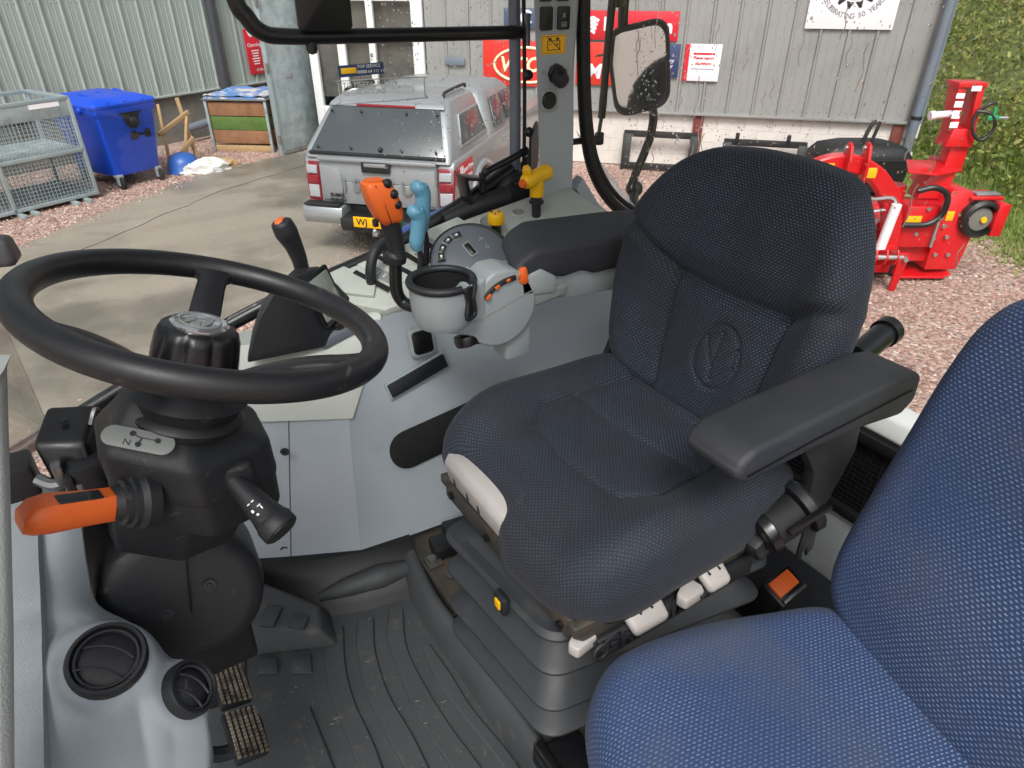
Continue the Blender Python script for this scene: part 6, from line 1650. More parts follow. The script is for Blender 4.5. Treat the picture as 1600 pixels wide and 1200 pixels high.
# drops of rain on the panes
def drops(name, parent, fn, n, seed, r0=.0007, r1=.0024):
    rnd = random.Random(seed); b = B()
    for _ in range(n):
        p, nrm = fn(rnd); r_ = rnd.uniform(r0, r1) * (1 if rnd.random() < .9 else 1.6)
        x = nrm.cross(V((0, 0, 1))).normalized(); y = x.cross(nrm)
        k = len(b.bm.verts)
        vs2 = [p + (x * math.cos(a) + y * math.sin(a) * 1.25) * r_ for a in (R(q) for q in range(0, 360, 60))] + [p + (x * math.cos(a) + y * math.sin(a)) * r_ * .6 + nrm * r_ * .55 for a in (R(q) for q in range(0, 360, 60))] + [p + nrm * r_ * .7]
        b.raw(vs2, [(i, (i + 1) % 6, 6 + (i + 1) % 6, 6 + i) for i in range(6)] + [(6 + i, 6 + (i + 1) % 6, 12) for i in range(6)])
    return part(name, b, 'raindrop', parent, 80, 'stuff')
drops('raindrops', dr, lambda r: (lambda x: (V((x, .8515, r.uniform(max(.78, .86 + x * .4), 1.32))), V((0, 1, 0))))(.36 - .36 * r.random() ** 1.3), 420, 4, .0009, .0025)
# ---- black framed opening with plate above the door glass
tf = thing('upper_window_frame', 'black rounded window frame bar across the top of the side glass', 'window frame', (.0, .83, 1.2), 0, None, True)
b = B(); b.tube([(-.285, .83, 1.7), (-.283, .83, 1.34), (-.262, .83, 1.268), (-.235, .83, 1.24), (-.195, .83, 1.2325), (-.1, .83, 1.2285), (.1, .83, 1.224), (.4, .83, 1.218)], [.017, .017, .0175, .0165, .016, .0155, .0155, .0155], 14, 6); part('frame_tube', b, 'cab_black_smooth', tf, 60)
b = B(); plate(b, (-.11, .815, 1.306), (1, 0, -.02), (0, 0, 1), rrect(.115, .13, .012), .012, .003); vp = part('mount_plate', b, 'cab_black_smooth', tf)
for x, mm in ((-.145, 'cab_black'), (-.068, 'steel_grey')):
    b = B(); b.lathe([(.008, 0), (.008, .004), (0, .005)], (x, .8125, 1.262), (0, -1, 0), 14); part('plate_screw', b, mm, vp)
b = B(); b.lathe([(.012, 0), (.0125, .015), (.009, .024), (0, .027)], (-.14, .83, 1.222), (0, 0, -1), 16); part('rubber_stop', b, 'cab_black', tf)

# ---- rear quarter window, strut
qw = thing('quarter_window', 'rain-spotted rear quarter window with black rubber seal and strut', 'window', (.8, .83, .6), 0, None, True)
seal = [(.555, .82, 1.75), (.566, .82, 1.35), (.578, .82, 1.15), (.6, .82, .97), (.64, .82, .845), (.72, .82, .742), (.83, .83, .672), (.93, .82, .645), (1.0, .74, .6), (1.06, .62, .42), (1.11, .4, .22), (1.14, -.9, .18)]
b = B(); b.tube(seal, .0165, 12, 6); part('rubber_seal', b, 'rubber_black', qw, 60)
b = B(); b.tube([V(p) + V((.024, .012, .018)) for p in seal], .008, 8, 6); part('glass_edge', b, 'cab_black', qw, 60)
wp = catmull([(.585, .846, 0), (.75, .846, 0), (.9, .82, 0), (1.02, .72, 0), (1.1, .5, 0), (1.13, .0, 0), (1.13, -.9, 0)], 5)
def wz(x): return .645 + .33 * max(0, (.98 - x) / .4) ** 2.2 - .45 * sstep(.97, 1.1, x)
b = B(); b.loft([[V((p.x, p.y, wz(p.x) + (1.75 - wz(p.x)) * f)) for p in wp] + [V((p.x + .003, p.y + .004, wz(p.x) + (1.75 - wz(p.x)) * f)) for p in wp[::-1]] for f in (0, .5, 1)]); part('window_pane', b, 'clear_glass', qw)
def qdrop(r):
    i = r.randrange(6, len(wp) - 6); p = wp[i].lerp(wp[i + 1], r.random()); t_ = (wp[i + 1] - wp[i]).normalized(); n_ = V((-t_.y, t_.x, 0))
    if n_.dot(V((.7, .7, 0))) < 0: n_ = -n_
    z = .7 + .7 * r.random() ** .8 if p.x > .9 else wz(p.x) + .05 + (1.4 - wz(p.x)) * r.random() ** .8
    return p + n_ * .0065 + V((0, 0, z)), n_
drops('raindrops', qw, qdrop, 1300, 9, .0009, .0027)
# streaks where the rain has run down
b = B(); rnd_ = random.Random(21)
for k_ in range(26):
    p, n_ = qdrop(rnd_); t_ = V((-n_.y, n_.x, 0)); pts = []; L_ = rnd_.uniform(.03, .12)
    for q in range(6): pts.append(p + n_ * .0 + t_ * .004 * math.sin(q * 1.7 + k_) - V((0, 0, L_ * q / 5)))
    b.tube(pts, .0014, 6, 3)
part('rain_streaks', b, 'raindrop', qw, 80, 'stuff')
b = B(); b.tube([(.71, .86, 1.5), (.695, .86, 1.2), (.688, .86, .985)], .011, 12, 3); b.tube([(.688, .86, .99), (.68, .86, .93)], .0055, 8, 1); part('gas_strut', b, 'cab_black_smooth', qw)
b = B(); b.tube([(.56, .83, .938), (.68, .85, .93)], .009, 10, 1); b.box((.68, .855, .93), (.024, .02, .036), .005); b.lathe([(.02, 0), (.02, .01), (.012, .018), (0, .018)], (.545, .86, .955), (0, -1, 0), 14); part('strut_bracket', b, 'cab_black', qw)
# fender trim behind the console
ft = thing('fender_trim', 'curved grey and charcoal fender trim below the quarter window', 'trim', (.65, .78, .55), 0, None, True)
outr = [(.545, .8, .84), (.575, .8, .8), (.62, .8, .745), (.69, .8, .7), (.78, .81, .66), (.9, .8, .62), (1.0, .72, .605)]
b = B(); P = catmull(outr, 5); rings = []
for i, p in enumerate(P):
    a = P[max(0, i - 1)]; q = P[min(len(P) - 1, i + 1)]; d = (q - a).normalized(); up_ = V((0, -1, 0)).cross(d).normalized()
    if up_.z < 0: up_ = -up_
    rings.append([p + up_ * .022, p + up_ * .02 + V((0, -.03, 0)), p - up_ * .02 + V((0, -.045, 0)), p - up_ * .024 + V((0, -.03, 0)), p - up_ * .02])
b.loft(rings); part('upper_rail', b, 'panel_grey', ft, 50)
b = B(); b.hexa([(.5, .76, .52), (1.1, .76, .5), (1.1, .8, .5), (.5, .8, .52)], [(.53, .775, .85), (1.1, .79, .6), (1.1, .81, .6), (.53, .81, .85)], .004) if False else None
b.prism([(.52, .77, .5), (.52, .77, .83), (.56, .775, .79), (.61, .775, .725), (.68, .775, .675), (.78, .775, .635), (1.1, .775, .59), (1.1, .77, .5)], (0, .02, 0), .004); part('lower_cover', b, 'cab_charcoal', ft)
b = B(); b.tube([(.535, .765, .76), (.56, .765, .72), (.575, .765, .69), (.57, .765, .65)], .004, 6, 4); part('cable', b, 'cab_black_smooth', ft)
b = B(); b.tube([(-.25, 1.1, .52), (.1, 1.0, .60), (.35, .95, .68)], .03, 8, 3) if False else None
b.hexa([(.0, .87, .5), (.42, .87, .55), (.42, .97, .55), (.0, .95, .5)], [(.0, .87, .742), (.42, .87, .84), (.42, .96, .84), (.0, .92, .74)], .012); part('mudguard', b, 'tractor_blue', ft, label='blue tractor mudguard outside the door glass')
# ---- folding mirror outside the quarter window
mi = thing('side_mirror', 'black framed rectangular mirror on a bent arm outside the quarter window', 'mirror', (.96, 1.0, .7), 0, None, True)
mc = V((.942, 1.0, 1.092)); mx_ = V((.755, -.655, 0.0)); my_ = V((-.04, .06, 1.0)); 
mo_ = []
quad = [(-.106, .088), (-.075, .118), (.055, .142), (.083, .12), (.097, -.04), (.092, -.1), (.058, -.132), (-.02, -.15), (-.065, -.14), (-.085, -.1)]
quad = [(-.108, .098), (-.07, -.152), (.1, -.108), (.082, .14)]
qs = [(p.x - .06 * p.y, p.y) for p in round_poly([(x, y, 0) for x, y in quad], .055, 7)]
F_ = frame(mc, mx_, my_)
def mring(s, z): return [F_ @ V((x * s, y * s, z)) for x, y in qs]
b = B(); b.loft([mring(.6, -.05), mring(.95, -.035), mring(1.02, -.01), mring(1.02, .006), mring(.985, .012), mring(.9, .01), mring(.87, .002)]); part('mirror_shell', b, 'cab_black', mi, 50)
b = B(); b.loft([mring(.875, .0), mring(.875, .004)]); part('mirror_glass', b, 'mirror_glass', mi)
b = B(); b.tube([(1.0, 1.05, 1.04), (1.045, 1.03, .95), (1.03, 1.01, .89), (1.005, 1.0, .84), (.96, 1.0, .74), (.948, .995, .705)], [.014, .0145, .0145, .0145, .0145, .013], 12, 6); part('lower_arm', b, 'cab_black_smooth', mi, 60)
b = B(); b.lathe([(.028, -.012), (.03, .0), (.026, .016), (.014, .02), (0, .02)], (.968, 1.0, .708), (-.5, -.8, .2), 20); part('pivot', b, 'cab_black_smooth', mi)
b = B(); b.tube([(.968, 1.0, .708), (.9, .92, .66), (.86, .86, .64)], .016, 10, 3); part('mounting_bar', b, 'cab_black_smooth', mi)
b = B(); b.tube([(.905, 1.05, 1.2), (.893, 1.04, 1.27), (.885, 1.03, 1.5)], .016, 10, 3); part('upper_arm', b, 'cab_black_smooth', mi)
b = B(); b.beam((.83, 1.0, 1.27), (.885, 1.03, 1.275), .02, .03, .004); part('upper_link', b, 'cab_black_smooth', mi)

# ================================================================== STEERING COLUMN AND DASH
thw = R(19.45)
nw = V((math.sin(thw), 0, math.cos(thw))); uw = V((math.cos(thw), 0, -math.sin(thw))); vw = V((0, 1, 0)); Cw = V((-.547, .045, 1.003))
scn = thing('steering_column', 'black steering column shroud with orange shuttle lever and black stalk', 'steering column', (-.64, .08, .35), 0, None, True)
sw_ = thing('steering_wheel', 'large black steering wheel with knurled hub and chrome badge', 'steering wheel', Cw - nw * .12, 0, None, True)
mat('wheel_rubber', '#191a1d', .42, var=.12, vs_=14, bump=.15, bs=600, rvar=.14, scuff=.12)
b = B(); b.tube([Cw + (uw * math.cos(a) + vw * math.sin(a)) * .19 for a in (2 * PI * k / 120 for k in range(120))], .0165, 20, 1, True); part('rim', b, 'wheel_rubber', sw_, 80)
hub = Cw + V((-.014, .004, 0))
for dg in (78, 203, 320):
    e = uw * math.cos(R(dg)) + vw * math.sin(R(dg)); t = nw.cross(e).normalized()
    rings = []
    for k in range(15):
        f = k / 14
        c_ = hub.lerp(Cw, f) + e * (.03 + .157 * f) - nw * (.075 * (1 - f) ** 1.6 + .004)
        wd = .017 + .004 * (1 - f) + .022 * max(0, (f - .82) / .18) ** 2; hh = .0075 + .004 * max(0, (f - .8) / .2)
        rings.append([c_ + t * x * wd + nw * y * hh for x, y in ((-1, -.5), (-.7, -1), (.7, -1), (1, -.5), (1, .5), (.7, 1), (-.7, 1), (-1, .5))])
    b = B(); b.loft(rings); part('spoke', b, 'wheel_rubber', sw_, 60)
# hub knob with finger flutes
rings = []
for r_, h_, fl in ((.046, -.085, 0), (.05, -.078, 0), (.05, -.07, .1), (.049, -.045, 1), (.047, -.024, 1), (.0435, -.014, .6), (.038, -.01, 0), (.03, -.009, 0)):
    ring_ = []
    for k in range(72):
        a = 2 * PI * k / 72
        q = r_ - fl * .0045 * max(0, math.cos(a * 9)) ** 2
        ring_.append(hub + nw * h_ + (uw * math.cos(a) + vw * math.sin(a)) * q)
    rings.append(ring_)
b = B(); b.loft(rings); hb = part('hub_knob', b, 'cab_black_smooth', sw_, 40)
b = B(); b.lathe([(.033, 0), (.033, .003), (.029, .0055), (.026, .0045), (0, .005)], hub - nw * .0095, nw, 36); part('badge', b, 'chrome', hb)
b = B()
for pts in ([(-.018, -.008), (-.004, .002), (.0, .016), (-.012, .010)], [(.002, -.018), (.012, -.006), (.018, .008), (.006, .004)], [(-.004, -.016), (.001, -.003), (-.003, .0), (-.012, -.010)]):
    plate(b, hub - nw * .0048, uw, vw, pts, .0012)
part('badge_leaf', b, 'label_grey', hb)
b = B(); b.tube([hub - nw * .0045 + (uw * math.cos(a) + vw * math.sin(a)) * .0225 for a in (2 * PI * k / 40 for k in range(40))], .0012, 6, 1, True); part('badge_ring', b, 'label_grey', hb)
b = B(); b.lathe([(.062, -.135), (.066, -.126), (.064, -.122), (.058, -.118), (.06, -.11), (.067, -.1), (.05, -.085)], hub, nw, 36); part('hub_boot', b, 'wheel_rubber', sw_, 50)
# column shroud
top_ = [(-.707, .02, .878), (-.621, -.03, .848), (-.53, .02, .822), (-.517, .04, .817), (-.516, .131, .819), (-.55, .15, .83), (-.638, .15, .86), (-.705, .11, .88)]
ctr = V((-.61, .055, .8))
def scale_ring(r_, s, dz): return [V((ctr.x + (p[0] - ctr.x) * s, ctr.y + (p[1] - ctr.y) * s, p[2] + dz)) for p in r_]
def smooth_ring(r_): return round_poly(r_, .014, 4)
b = B(); b.loft([smooth_ring(scale_ring(top_, s_, z_)) for s_, z_ in ((.45, .048), (.58, .042), (.7, .028), (.94, .005), (.975, .001), (.996, -.004), (1.0, -.01), (1.004, -.036), (1.01, -.04), (1.01, -.05), (1.0, -.054), (.985, -.055), (.965, -.1), (.95, -.104))]); part('shroud', b, 'cab_black', scn, 28)
b = B(); b.hexa([(-.735, .085, .685), (-.665, .03, .675), (-.595, .05, .66), (-.595, .14, .66), (-.72, .16, .685)], [(-.715, .04, .80), (-.632, -.005, .775), (-.55, .03, .75), (-.55, .14, .75), (-.71, .13, .80)], .008); part('lower_shroud', b, 'cab_black', scn)
b = B(); b.lathe([(.0, .071), (.08, .069), (.095, .064), (.104, .052), (.108, .03), (.11, -.08), (.1, -.1), (0, -.1)], (-.675, .155, .535), (-.03, -.93, .28), 44, 1.12); db = part('pivot_cover', b, 'cab_black', scn, 60)
ax_ = V((-.03, -.93, .28)).normalized()
fc = V((-.668, .155, .535)) + ax_ * .0755
b = B(); b.tube([fc + V((.022, 0, .1)) - ax_ * .02, fc + V((.012, 0, .07)) - ax_ * .002, fc + V((.0, 0, .0)) + ax_ * .001, fc + V((-.012, 0, -.07)) - ax_ * .002, fc + V((-.02, 0, -.1)) - ax_ * .022], .0016, 6, 5); part('cover_seam', b, 'void_black', db)
for dx, dz in ((.03, .012), (.036, -.035), (-.034, -.012)):
    b = B(); b.lathe([(.0075, 0), (.0085, .002), (.0055, .002), (.0055, .0005), (.003, .0005), (.003, .003), (0, .003)], fc + V((dx, 0, dz)) - ax_ * .003, ax_, 14); part('cover_screw', b, 'cab_charcoal', db)
b = B(); b.hexa([(-.73, .15, .3), (-.6, .15, .3), (-.6, .3, .3), (-.73, .3, .3)], [(-.74, .14, .68), (-.6, .14, .68), (-.58, .26, .68), (-.74, .26, .68)], .01); part('column_post', b, 'cab_black', scn)
# gauge decal on the shroud
go = V((-.663, .115, .838)); gx = V((.086, -.05, -.03)).normalized(); gy = V((.05, .085, .045)).normalized()
go = V((-.662, -.001, .8955))
b = B(); plate(b, go, gx, gy, rrect(.078, .026, .0125), .0015, .0004); gd = part('gear_decal', b, 'label_grey', scn)
b = B(); F_ = frame(go, gx, gy)
for x, y in ((-.008, .006), (.002, -.006), (.02, .003)): b.lathe([(.0032, 0), (.0032, .0012), (0, .0012)], F_ @ V((x, y, .0016)), F_.to_3x3() @ V((0, 0, 1)), 12)
b.tube([F_ @ V(p) for p in ((-.008, .006, .002), (0, .003, .002), (.01, .003, .002), (.02, .003, .002))], .0008, 5, 1); b.tube([F_ @ V(p) for p in ((.003, .003, .002), (.002, -.006, .002))], .0008, 5, 1); part('gear_symbol', b, 'print_black', gd)
lettering('N', .011, 'print_black', gd, F_ @ V((-.01, -.006, .0017)), gx, gy, extrude=.0002)
# orange shuttle lever with boot
bo_ = V((-.682, .002, .815))
lx = V((-.09, -.022, .036)).normalized()
b = B(); b.lathe([(.034, -.014), (.036, .0), (.031, .006), (.031, .012), (.027, .014), (.027, .02), (.022, .022), (.019, .03), (0, .03)], bo_, lx, 24); bt = part('lever_boot', b, 'cab_black', scn, 30)
e1 = lx; e2 = V((0, 0, 1)) - e1 * e1.z; e2.normalize(); e3 = e1.cross(e2)
def lp(a, w_, h_): return bo_ + e1 * (.018 + (a - .018) * 1.22) + e3 * w_ + e2 * h_
rings = []
for a, w0, h0, h1 in ((.018, .013, -.014, .014), (.026, .0155, -.0165, .016), (.046, .0165, -.016, .016), (.064, .0195, -.0155, .017), (.08, .0215, -.0155, .018), (.093, .0205, -.0145, .0145), (.1, .017, -.012, .006)):
    rings.append([lp(a, x * w0, (h0 + h1) / 2 + y * (h1 - h0) / 2) for x, y in ((-1, -.6), (-.75, -1), (.75, -1), (1, -.6), (1, .5), (.7, 1), (-.7, 1), (-1, .5))])
b = B(); b.loft(rings); sh = part('shuttle_lever', b, 'orange', scn, 50, None, 'orange shuttle lever with a black thumb insert')
b = B(); b.hexa([lp(.038, -.012, .0155), lp(.074, -.014, .0168), lp(.074, .006, .0168), lp(.038, .008, .0155)], [lp(.038, -.011, .0178), lp(.074, -.013, .0195), lp(.074, .005, .0195), lp(.038, .007, .0178)], .001); part('thumb_insert', b, 'cab_black', sh)
# wiper / lamp stalk
s0 = V((-.575, -.01, .797)); s1 = V((-.545, -.075, .757)); sdir = (s1 - s0).normalized()
b = B(); b.box(s0 + V((-.002, .008, .004)), (.05, .016, .048), .008, R(8)); part('stalk_bezel', b, 'cab_black', scn)
b = B(); b.tube([s0 - sdir * .01, s0 + sdir * .03, s0 + sdir * .045, s0 + sdir * .062, s0 + sdir * .066, s1 - sdir * .002, s1], [.012, .0165, .018, .0215, .0235, .0235, .0215], 28, 2); stk = part('stalk', b, 'cab_black', scn, 40)
b = B(); b.lathe([(.0205, 0), (.02, .0015), (0, .0015)], s1, sdir, 30); part('stalk_end', b, 'cab_black_smooth', stk)
nrm_ = V((-.35, -.25, .9)); nrm_ = (nrm_ - sdir * nrm_.dot(sdir)).normalized(); tx_ = nrm_.cross(sdir)
b = B()
for u, v, w_, h_ in ((.034, -.006, .004, .0015), (.034, .0, .004, .0015), (.044, -.008, .003, .004), (.043, .002, .005, .0015), (.047, .003, .0015, .005), (.051, -.006, .003, .003)):
    c_ = s0 + sdir * u + tx_ * v + nrm_ * (.0205 - .2 * abs(v) * .5); plate(b, c_, tx_, sdir, rrect(w_, h_, .0007, 2), .0006)
part('stalk_symbol', b, 'print_white', stk)
b = B(); b.box((-.735, .15, .76), (.04, .06, .09), .008); b.box((-.755, .13, .775), (.01, .03, .05), .003); part('switch_block', b, 'cab_black', scn)

# ---- grey dash cowl with round vents
DL = [(-.814, .238, .744), (-.819, .198, .723), (-.821, .161, .707), (-.829, .113, .682), (-.834, .068, .663), (-.838, .047, .65), (-.84, .022, .643), (-.844, -.004, .632), (-.848, -.032, .619), (-.851, -.063, .612), (-.853, -.093, .606), (-.855, -.123, .602), (-.858, -.162, .592), (-.862, -.207, .585)]
DR = [(-.789, .222, .744), (-.76, .179, .71), (-.764, .146, .69), (-.772, .119, .645), (-.773, .086, .607), (-.738, .047, .585), (-.718, .018, .562), (-.702, -.015, .54), (-.691, -.046, .515), (-.689, -.077, .495), (-.691, -.103, .475), (-.699, -.129, .461), (-.713, -.164, .44), (-.73, -.203, .419)]
da = thing('dash_cowl', 'light grey dash cowl with two round black air vents', 'dashboard', (-.78, -.05, .3), 0, None, True)
va = V((-.789, -.013, .58)); vb = V((-.712, -.05, .52))
toc = (V((-.637, -.753, 1.35)) - va).normalized()
dn = V((.30, -.42, .86)).normalized()      # outward normal of the cowl
A = catmull(DL, 4); D = catmull(DR, 4); nn = len(A); NU = 48
vv = []
def bulge(p, c, r0, L_):
    d = p - c; dv = V((-.10, -.80, -.35)).normalized()   # bulges trail down towards the floor
    s = d.dot(dv); q = (d - dv * s); q = q - dn * q.dot(dn); w_ = q.length
    if s < 0: e = math.hypot(w_, s * 1.1)
    else: e = math.hypot(w_ * (1 + s / L_ * .25), 0)
    k = max(0, 1 - (e / r0) ** 2)
    fall = 1 if s < 0 else max(0, 1 - s / L_)
    return (k ** .8) * fall
for i in range(nn):
    for j_ in range(NU + 1):
        f = j_ / NU
        p = A[i].lerp(D[i], f) + dn * (.012 * math.sin(PI * f))
        p = p + dn * (.028 * bulge(p, va, .078, .17) + .026 * bulge(p, vb, .06, .15))
        if f > .93: p = p - dn * .03 * ((f - .93) / .07) ** 2
        vv.append(p)
vents = []
for c0, r0, ax0 in ((va, .042, (.1, -.42, .9)), (vb, .034, (.7, -.38, .58))):
    ax0 = V(ax0).normalized()
    near_ = min(vv, key=lambda p: ((p - c0) - dn * (p - c0).dot(dn)).length)
    c1_ = near_ + ax0 * .002
    vents.append((c1_, r0, ax0))
    for k_, p in enumerate(vv):
        d = p - c1_; hgt = d.dot(ax0); rad = (d - ax0 * hgt).length
        if rad < r0 * 1.55 and abs(hgt) < .06:
            tgt = -.007 if rad < r0 * 1.12 else -.007 + (hgt + .007) * sstep(r0 * 1.12, r0 * 1.55, rad)
            vv[k_] = p + ax0 * (tgt - hgt)
b = B(); nf = [(i * (NU + 1) + j_, i * (NU + 1) + j_ + 1, (i + 1) * (NU + 1) + j_ + 1, (i + 1) * (NU + 1) + j_) for i in range(nn - 1) for j_ in range(NU)]
b.raw(vv, nf)
off = V((-.06, .02, -.1))
edge = [vv[i * (NU + 1) + NU] for i in range(nn)]; tope = vv[:NU + 1]
b.raw(edge + [p + off for p in edge], [(k, k + 1, len(edge) + k + 1, len(edge) + k) for k in range(len(edge) - 1)])
b.raw(tope + [p + V((-.01, .06, -.1)) for p in tope], [(k + 1, k, len(tope) + k, len(tope) + k + 1) for k in range(len(tope) - 1)])
part('cowl_shell', b, 'panel_grey', da, 60)
b = B(); b.box((-.775, .3, .48), (.22, .02, .42), .004); part('gap_shade_sheet', b, 'cab_black', da)  # added dark sheet standing in for the shaded void between cowl and column
b = B(); rings = []
for p in A:
    rings.append([p + V((.012, 0, -.002)), p + V((.01, 0, .014)) + dn * .004, p + V((-.006, 0, .022)), p + V((-.024, -.006, .02)), p + V((-.03, -.006, -.02))])
b.loft(rings); part('cowl_lip', b, 'panel_grey', da, 40)
def vent(c, r_, ax, sq):
    ax = V(ax).normalized()
    b = B(); b.lathe([(r_ * 1.08, -.02), (r_ * 1.08, .004), (r_ * 1.02, .01), (r_ * .93, .01), (r_ * .86, .0), (r_ * .84, -.012), (0, -.014)], c, ax, 44); vt = part('air_vent', b, 'cab_black', da, 40)
    x = ax.cross(V((.5, .8, 0))).normalized(); y = ax.cross(x)
    b = B(); b.lathe([(r_ * .8, -.01), (r_ * .78, .0), (r_ * .5, .005), (0, .007)], c, ax, 36); part('vent_flap', b, 'cab_black', vt)
    b = B()
    for k_ in (-.35, .3):
        b.tube([c + ax * .0055 + x * r_ * .74 * q + y * r_ * (k_ + .22 * (q * q)) for q in (-.95, -.5, 0, .5, .95)], .0018, 6, 4)
    b.tube([c + ax * .005 + x * r_ * .82 * math.cos(a) + y * r_ * .82 * math.sin(a) for a in (2 * PI * k / 40 for k in range(40))], .0018, 6, 1, True)
    part('vent_rib', b, 'cab_charcoal', vt)
for c1_, r0, ax0 in vents: vent(c1_, r0, ax0, 1)
# ---- left front post of the cab
lp_ = thing('front_post', 'pale grey textured front post at the left edge of view', 'pillar', (-.9, -.25, .3), 0, None, True)
b = B()
axp = [(-.765, -.004, 1.004), (-.772, -.01, .995), (-.8, -.09, .9), (-.83, -.17, .8), (-.862, -.25, .7), (-.9, -.34, .58)]
rings = []
for k, p in enumerate(axp):
    p = V(p); s = .55 if k == 0 else 1
    q = V((.845, -.534, 0)); dd = V((.3, .5, .2)).normalized()
    rings.append([p + q * x * s + dd * y for x, y in ((-.06, 0), (-.004, 0), (.0045, .006), (.006, .02), (.002, .04), (-.06, .04))])
b.loft(rings); part('post_cover', b, 'post_grain', lp_, 50) if 'post_grain' in MATS else part('post_cover', b, mat('post_grain', '#a3a8a6', .6, var=.05, bump=.5, bs=420), lp_, 50)
# ---- wiper linkage / latch seen through the windscreen
lk = thing('door_latch', 'black latch housing with steel hook on a tubular bar by the windscreen', 'latch', (-.75, .15, .7), 0, None, True)
def bx3(c, ex, ey, ez, bev=.006):
    pass
b = B(); b.hexa([(-.785, .17, .83), (-.725, .15, .8225), (-.727, .12, .76), (-.752, .12, .735), (-.775, .14, .755)], [(-.76, .23, .85), (-.7, .21, .8425), (-.702, .18, .78), (-.727, .18, .755), (-.75, .2, .775)], .008); part('latch_housing', b, 'cab_black_smooth', lk)
b = B(); b.lathe([(.005, 0), (.005, .002), (0, .002)], (-.743, .187, .842), (0, 0, 1), 10); part('housing_plug', b, 'rubber_black', lk)
b = B(); b.tube([(-.79, .15, .79), (-.775, .138, .783), (-.762, .135, .785), (-.758, .14, .793)], .008, 8, 4); b.box((-.763, .135, .8), (.012, .02, .03), .003); b.box((-.752, .125, .775), (.02, .012, .018), .003); part('steel_hook', b, 'steel_grey', lk)
b = B(); b.box((-.81, .17, .79), (.04, .05, .05), .006); part('latch_base', b, 'cab_black', lk)
b = B(); b.tube([(-.73, .19, .815), (-.65, .24, .82), (-.5, .34, .835)], .011, 12, 2); part('pull_bar', b, 'cab_black_smooth', lk)
b = B(); b.tube([(-.715, .18, .83), (-.705, .19, .845), (-.7, .2, .83)], .004, 6, 3); part('spring_clip', b, 'steel_grey', lk)
b = B(); b.beam((-.73, .2, .76), (-.72, .26, .6), .03, .008, .002); part('strap_bar', b, 'grey_dirty', lk)
# ---- windscreen
ws = thing('windscreen', 'clear curved windscreen glass ahead of the steering wheel', 'windscreen', (-1.0, .3, .4), 0, None, True)
b = B(); rings = []
for z in (.45, .8, 1.2, 1.7):
    rings.append([V((-1.02 + .25 * max(0, y - .35) ** 2 * 3 + .1 * (1.7 - z) * 0, y, z)) for y in (-.6, -.3, 0, .3, .5, .7, .84)] + [V((-1.025 + .25 * max(0, y - .35) ** 2 * 3, y + .001, z)) for y in (.84, .7, .5, .3, 0, -.3, -.6)])
b.loft(rings); part('screen_pane', b, 'clear_glass', ws)
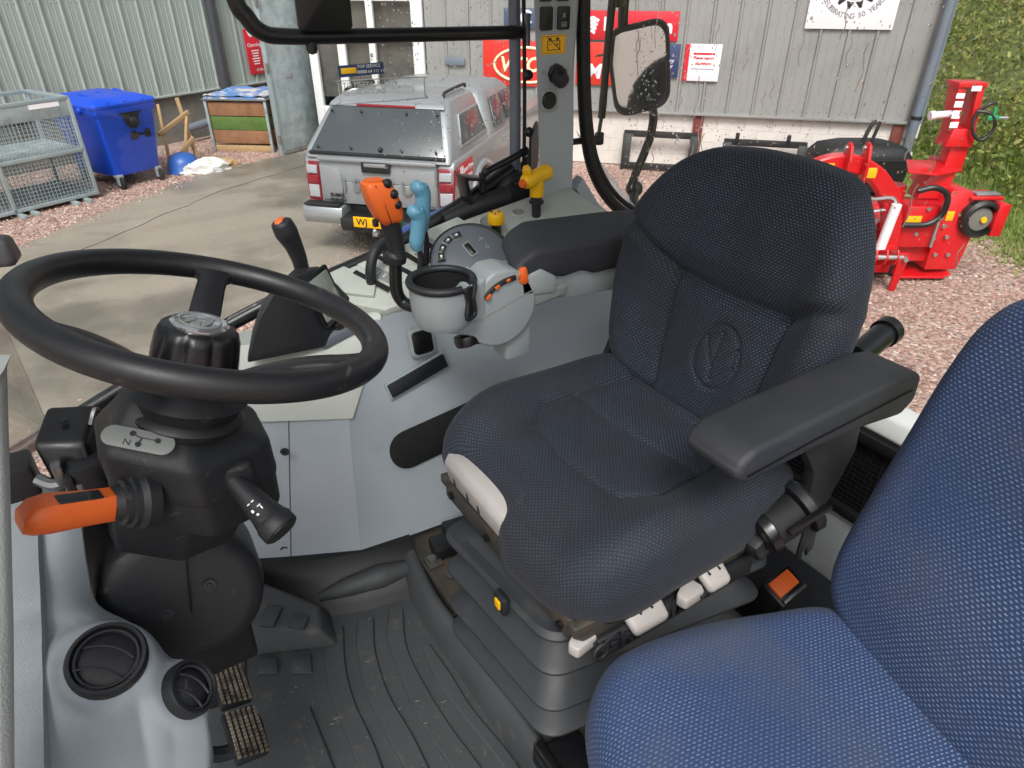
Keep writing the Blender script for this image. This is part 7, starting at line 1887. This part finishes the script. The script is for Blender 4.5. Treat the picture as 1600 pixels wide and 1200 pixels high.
# ---- brake pedals
for i, (c0, lab) in enumerate(((( -.664, .258, .128), 'brake pedal further from the camera with studded worn tread'), ((-.664, .135, .128), 'nearer brake pedal with studded worn tread'))):
    pe = thing('brake_pedal', lab, 'pedal', (c0[0], c0[1], 0), 0, 'brake pedals', True)
    ex = V((0, 1, 0)); ey = V((.8, 0, -.3)).normalized()
    b = B(); plate(b, c0, ex, ey, [(-.058, -.03), (.052, -.035), (.058, .024), (.02, .034), (-.05, .03)], -.018, .005); part('pedal_pad', b, 'cab_black', pe)
    F_ = frame(c0, ex, ey); nz_ = F_.to_3x3() @ V((0, 0, 1)); s_ = 1 if nz_.z > 0 else -1
    b = B()
    for iu in range(12):
        for iv in range(6):
            u, v = -.05 + iu * .0088, -.025 + iv * .0098
            c_ = F_ @ V((u, v, 0)); a = .0033
            P4 = [F_ @ V((u + dx * a, v + dy * a, (.017) * s_)) for dx, dy in ((-1, -1), (1, -1), (1, 1), (-1, 1))]; Q4 = [F_ @ V((u + dx * a * .6, v + dy * a * .6, .0225 * s_)) for dx, dy in ((-1, -1), (1, -1), (1, 1), (-1, 1))]
            b.raw(P4 + Q4, [(4, 5, 6, 7)] + [(k, (k + 1) % 4, 4 + (k + 1) % 4, 4 + k) for k in range(4)])
    part('tread_studs', b, 'pedal_tread' if 'pedal_tread' in MATS else mat('pedal_tread', '#8d8373', .6, var=.3, vs_=40, col2='#4a4136', mix=(.42, .6), ms=30), pe, 20, 'stuff')
    b = B(); b.tube([V(c0) + V((-.01, 0, -.02)), V(c0) + V((-.06, 0, -.0)), V(c0) + V((-.13, 0, .12)), V(c0) + V((-.16, 0, .3))], .014, 8, 4); part('pedal_arm', b, 'cab_black', pe)

# ---- unidentified dark housing at the left edge, its form and stalk made up
lh = thing('dark_housing', 'dark grey unidentified housing outside the windscreen at the left edge', 'housing', (-.93, 1.7, .4), 0, None, True)
b = B(); b.hexa([(-1.02, 1.66, .60), (-.86, 1.62, .60), (-.84, 1.72, .60), (-1.0, 1.76, .60)], [(-1.0, 1.67, .69), (-.865, 1.63, .685), (-.85, 1.71, .68), (-.99, 1.75, .685)], .02); part('housing_body', b, 'cab_charcoal', lh)
b = B(); b.tube([(-.95, 1.69, .62), (-1.1, 1.69, .6), (-1.5, 1.6, .5)], .015, 8, 3); part('housing_stalk', b, 'cab_black', lh)

# ---- roof over the cab with a glazed hatch at the front
rf = thing('cab_roof', 'grey lined cab roof above the seats', 'roof', (.3, .05, 1.74), 0, None, True)
b = B(); b.hexa([(-.3, -.8, 1.74), (1.1, -.75, 1.72), (1.1, .8, 1.72), (-.3, .88, 1.74)], [(-.3, -.78, 1.9), (1.05, -.7, 1.86), (1.05, .76, 1.86), (-.3, .86, 1.9)], .04); part('roof_shell', b, 'panel_grey', rf)
for y in (-.78, .86):
    b = B(); b.beam((-1.05, y, 1.78), (-.3, y, 1.81), .07, .1, .02); part('side_rail', b, 'panel_grey', rf)
b = B(); b.beam((-1.05, -.78, 1.78), (-1.05, .86, 1.78), .07, .1, .02); part('front_rail', b, 'panel_grey', rf)
b = B(); b.box((-.67, .04, 1.82), (.72, 1.56, .006), 0); part('hatch_pane', b, 'clear_glass', rf)
for o in bpy.data.objects:
    if '_w' in o: del o['_w']
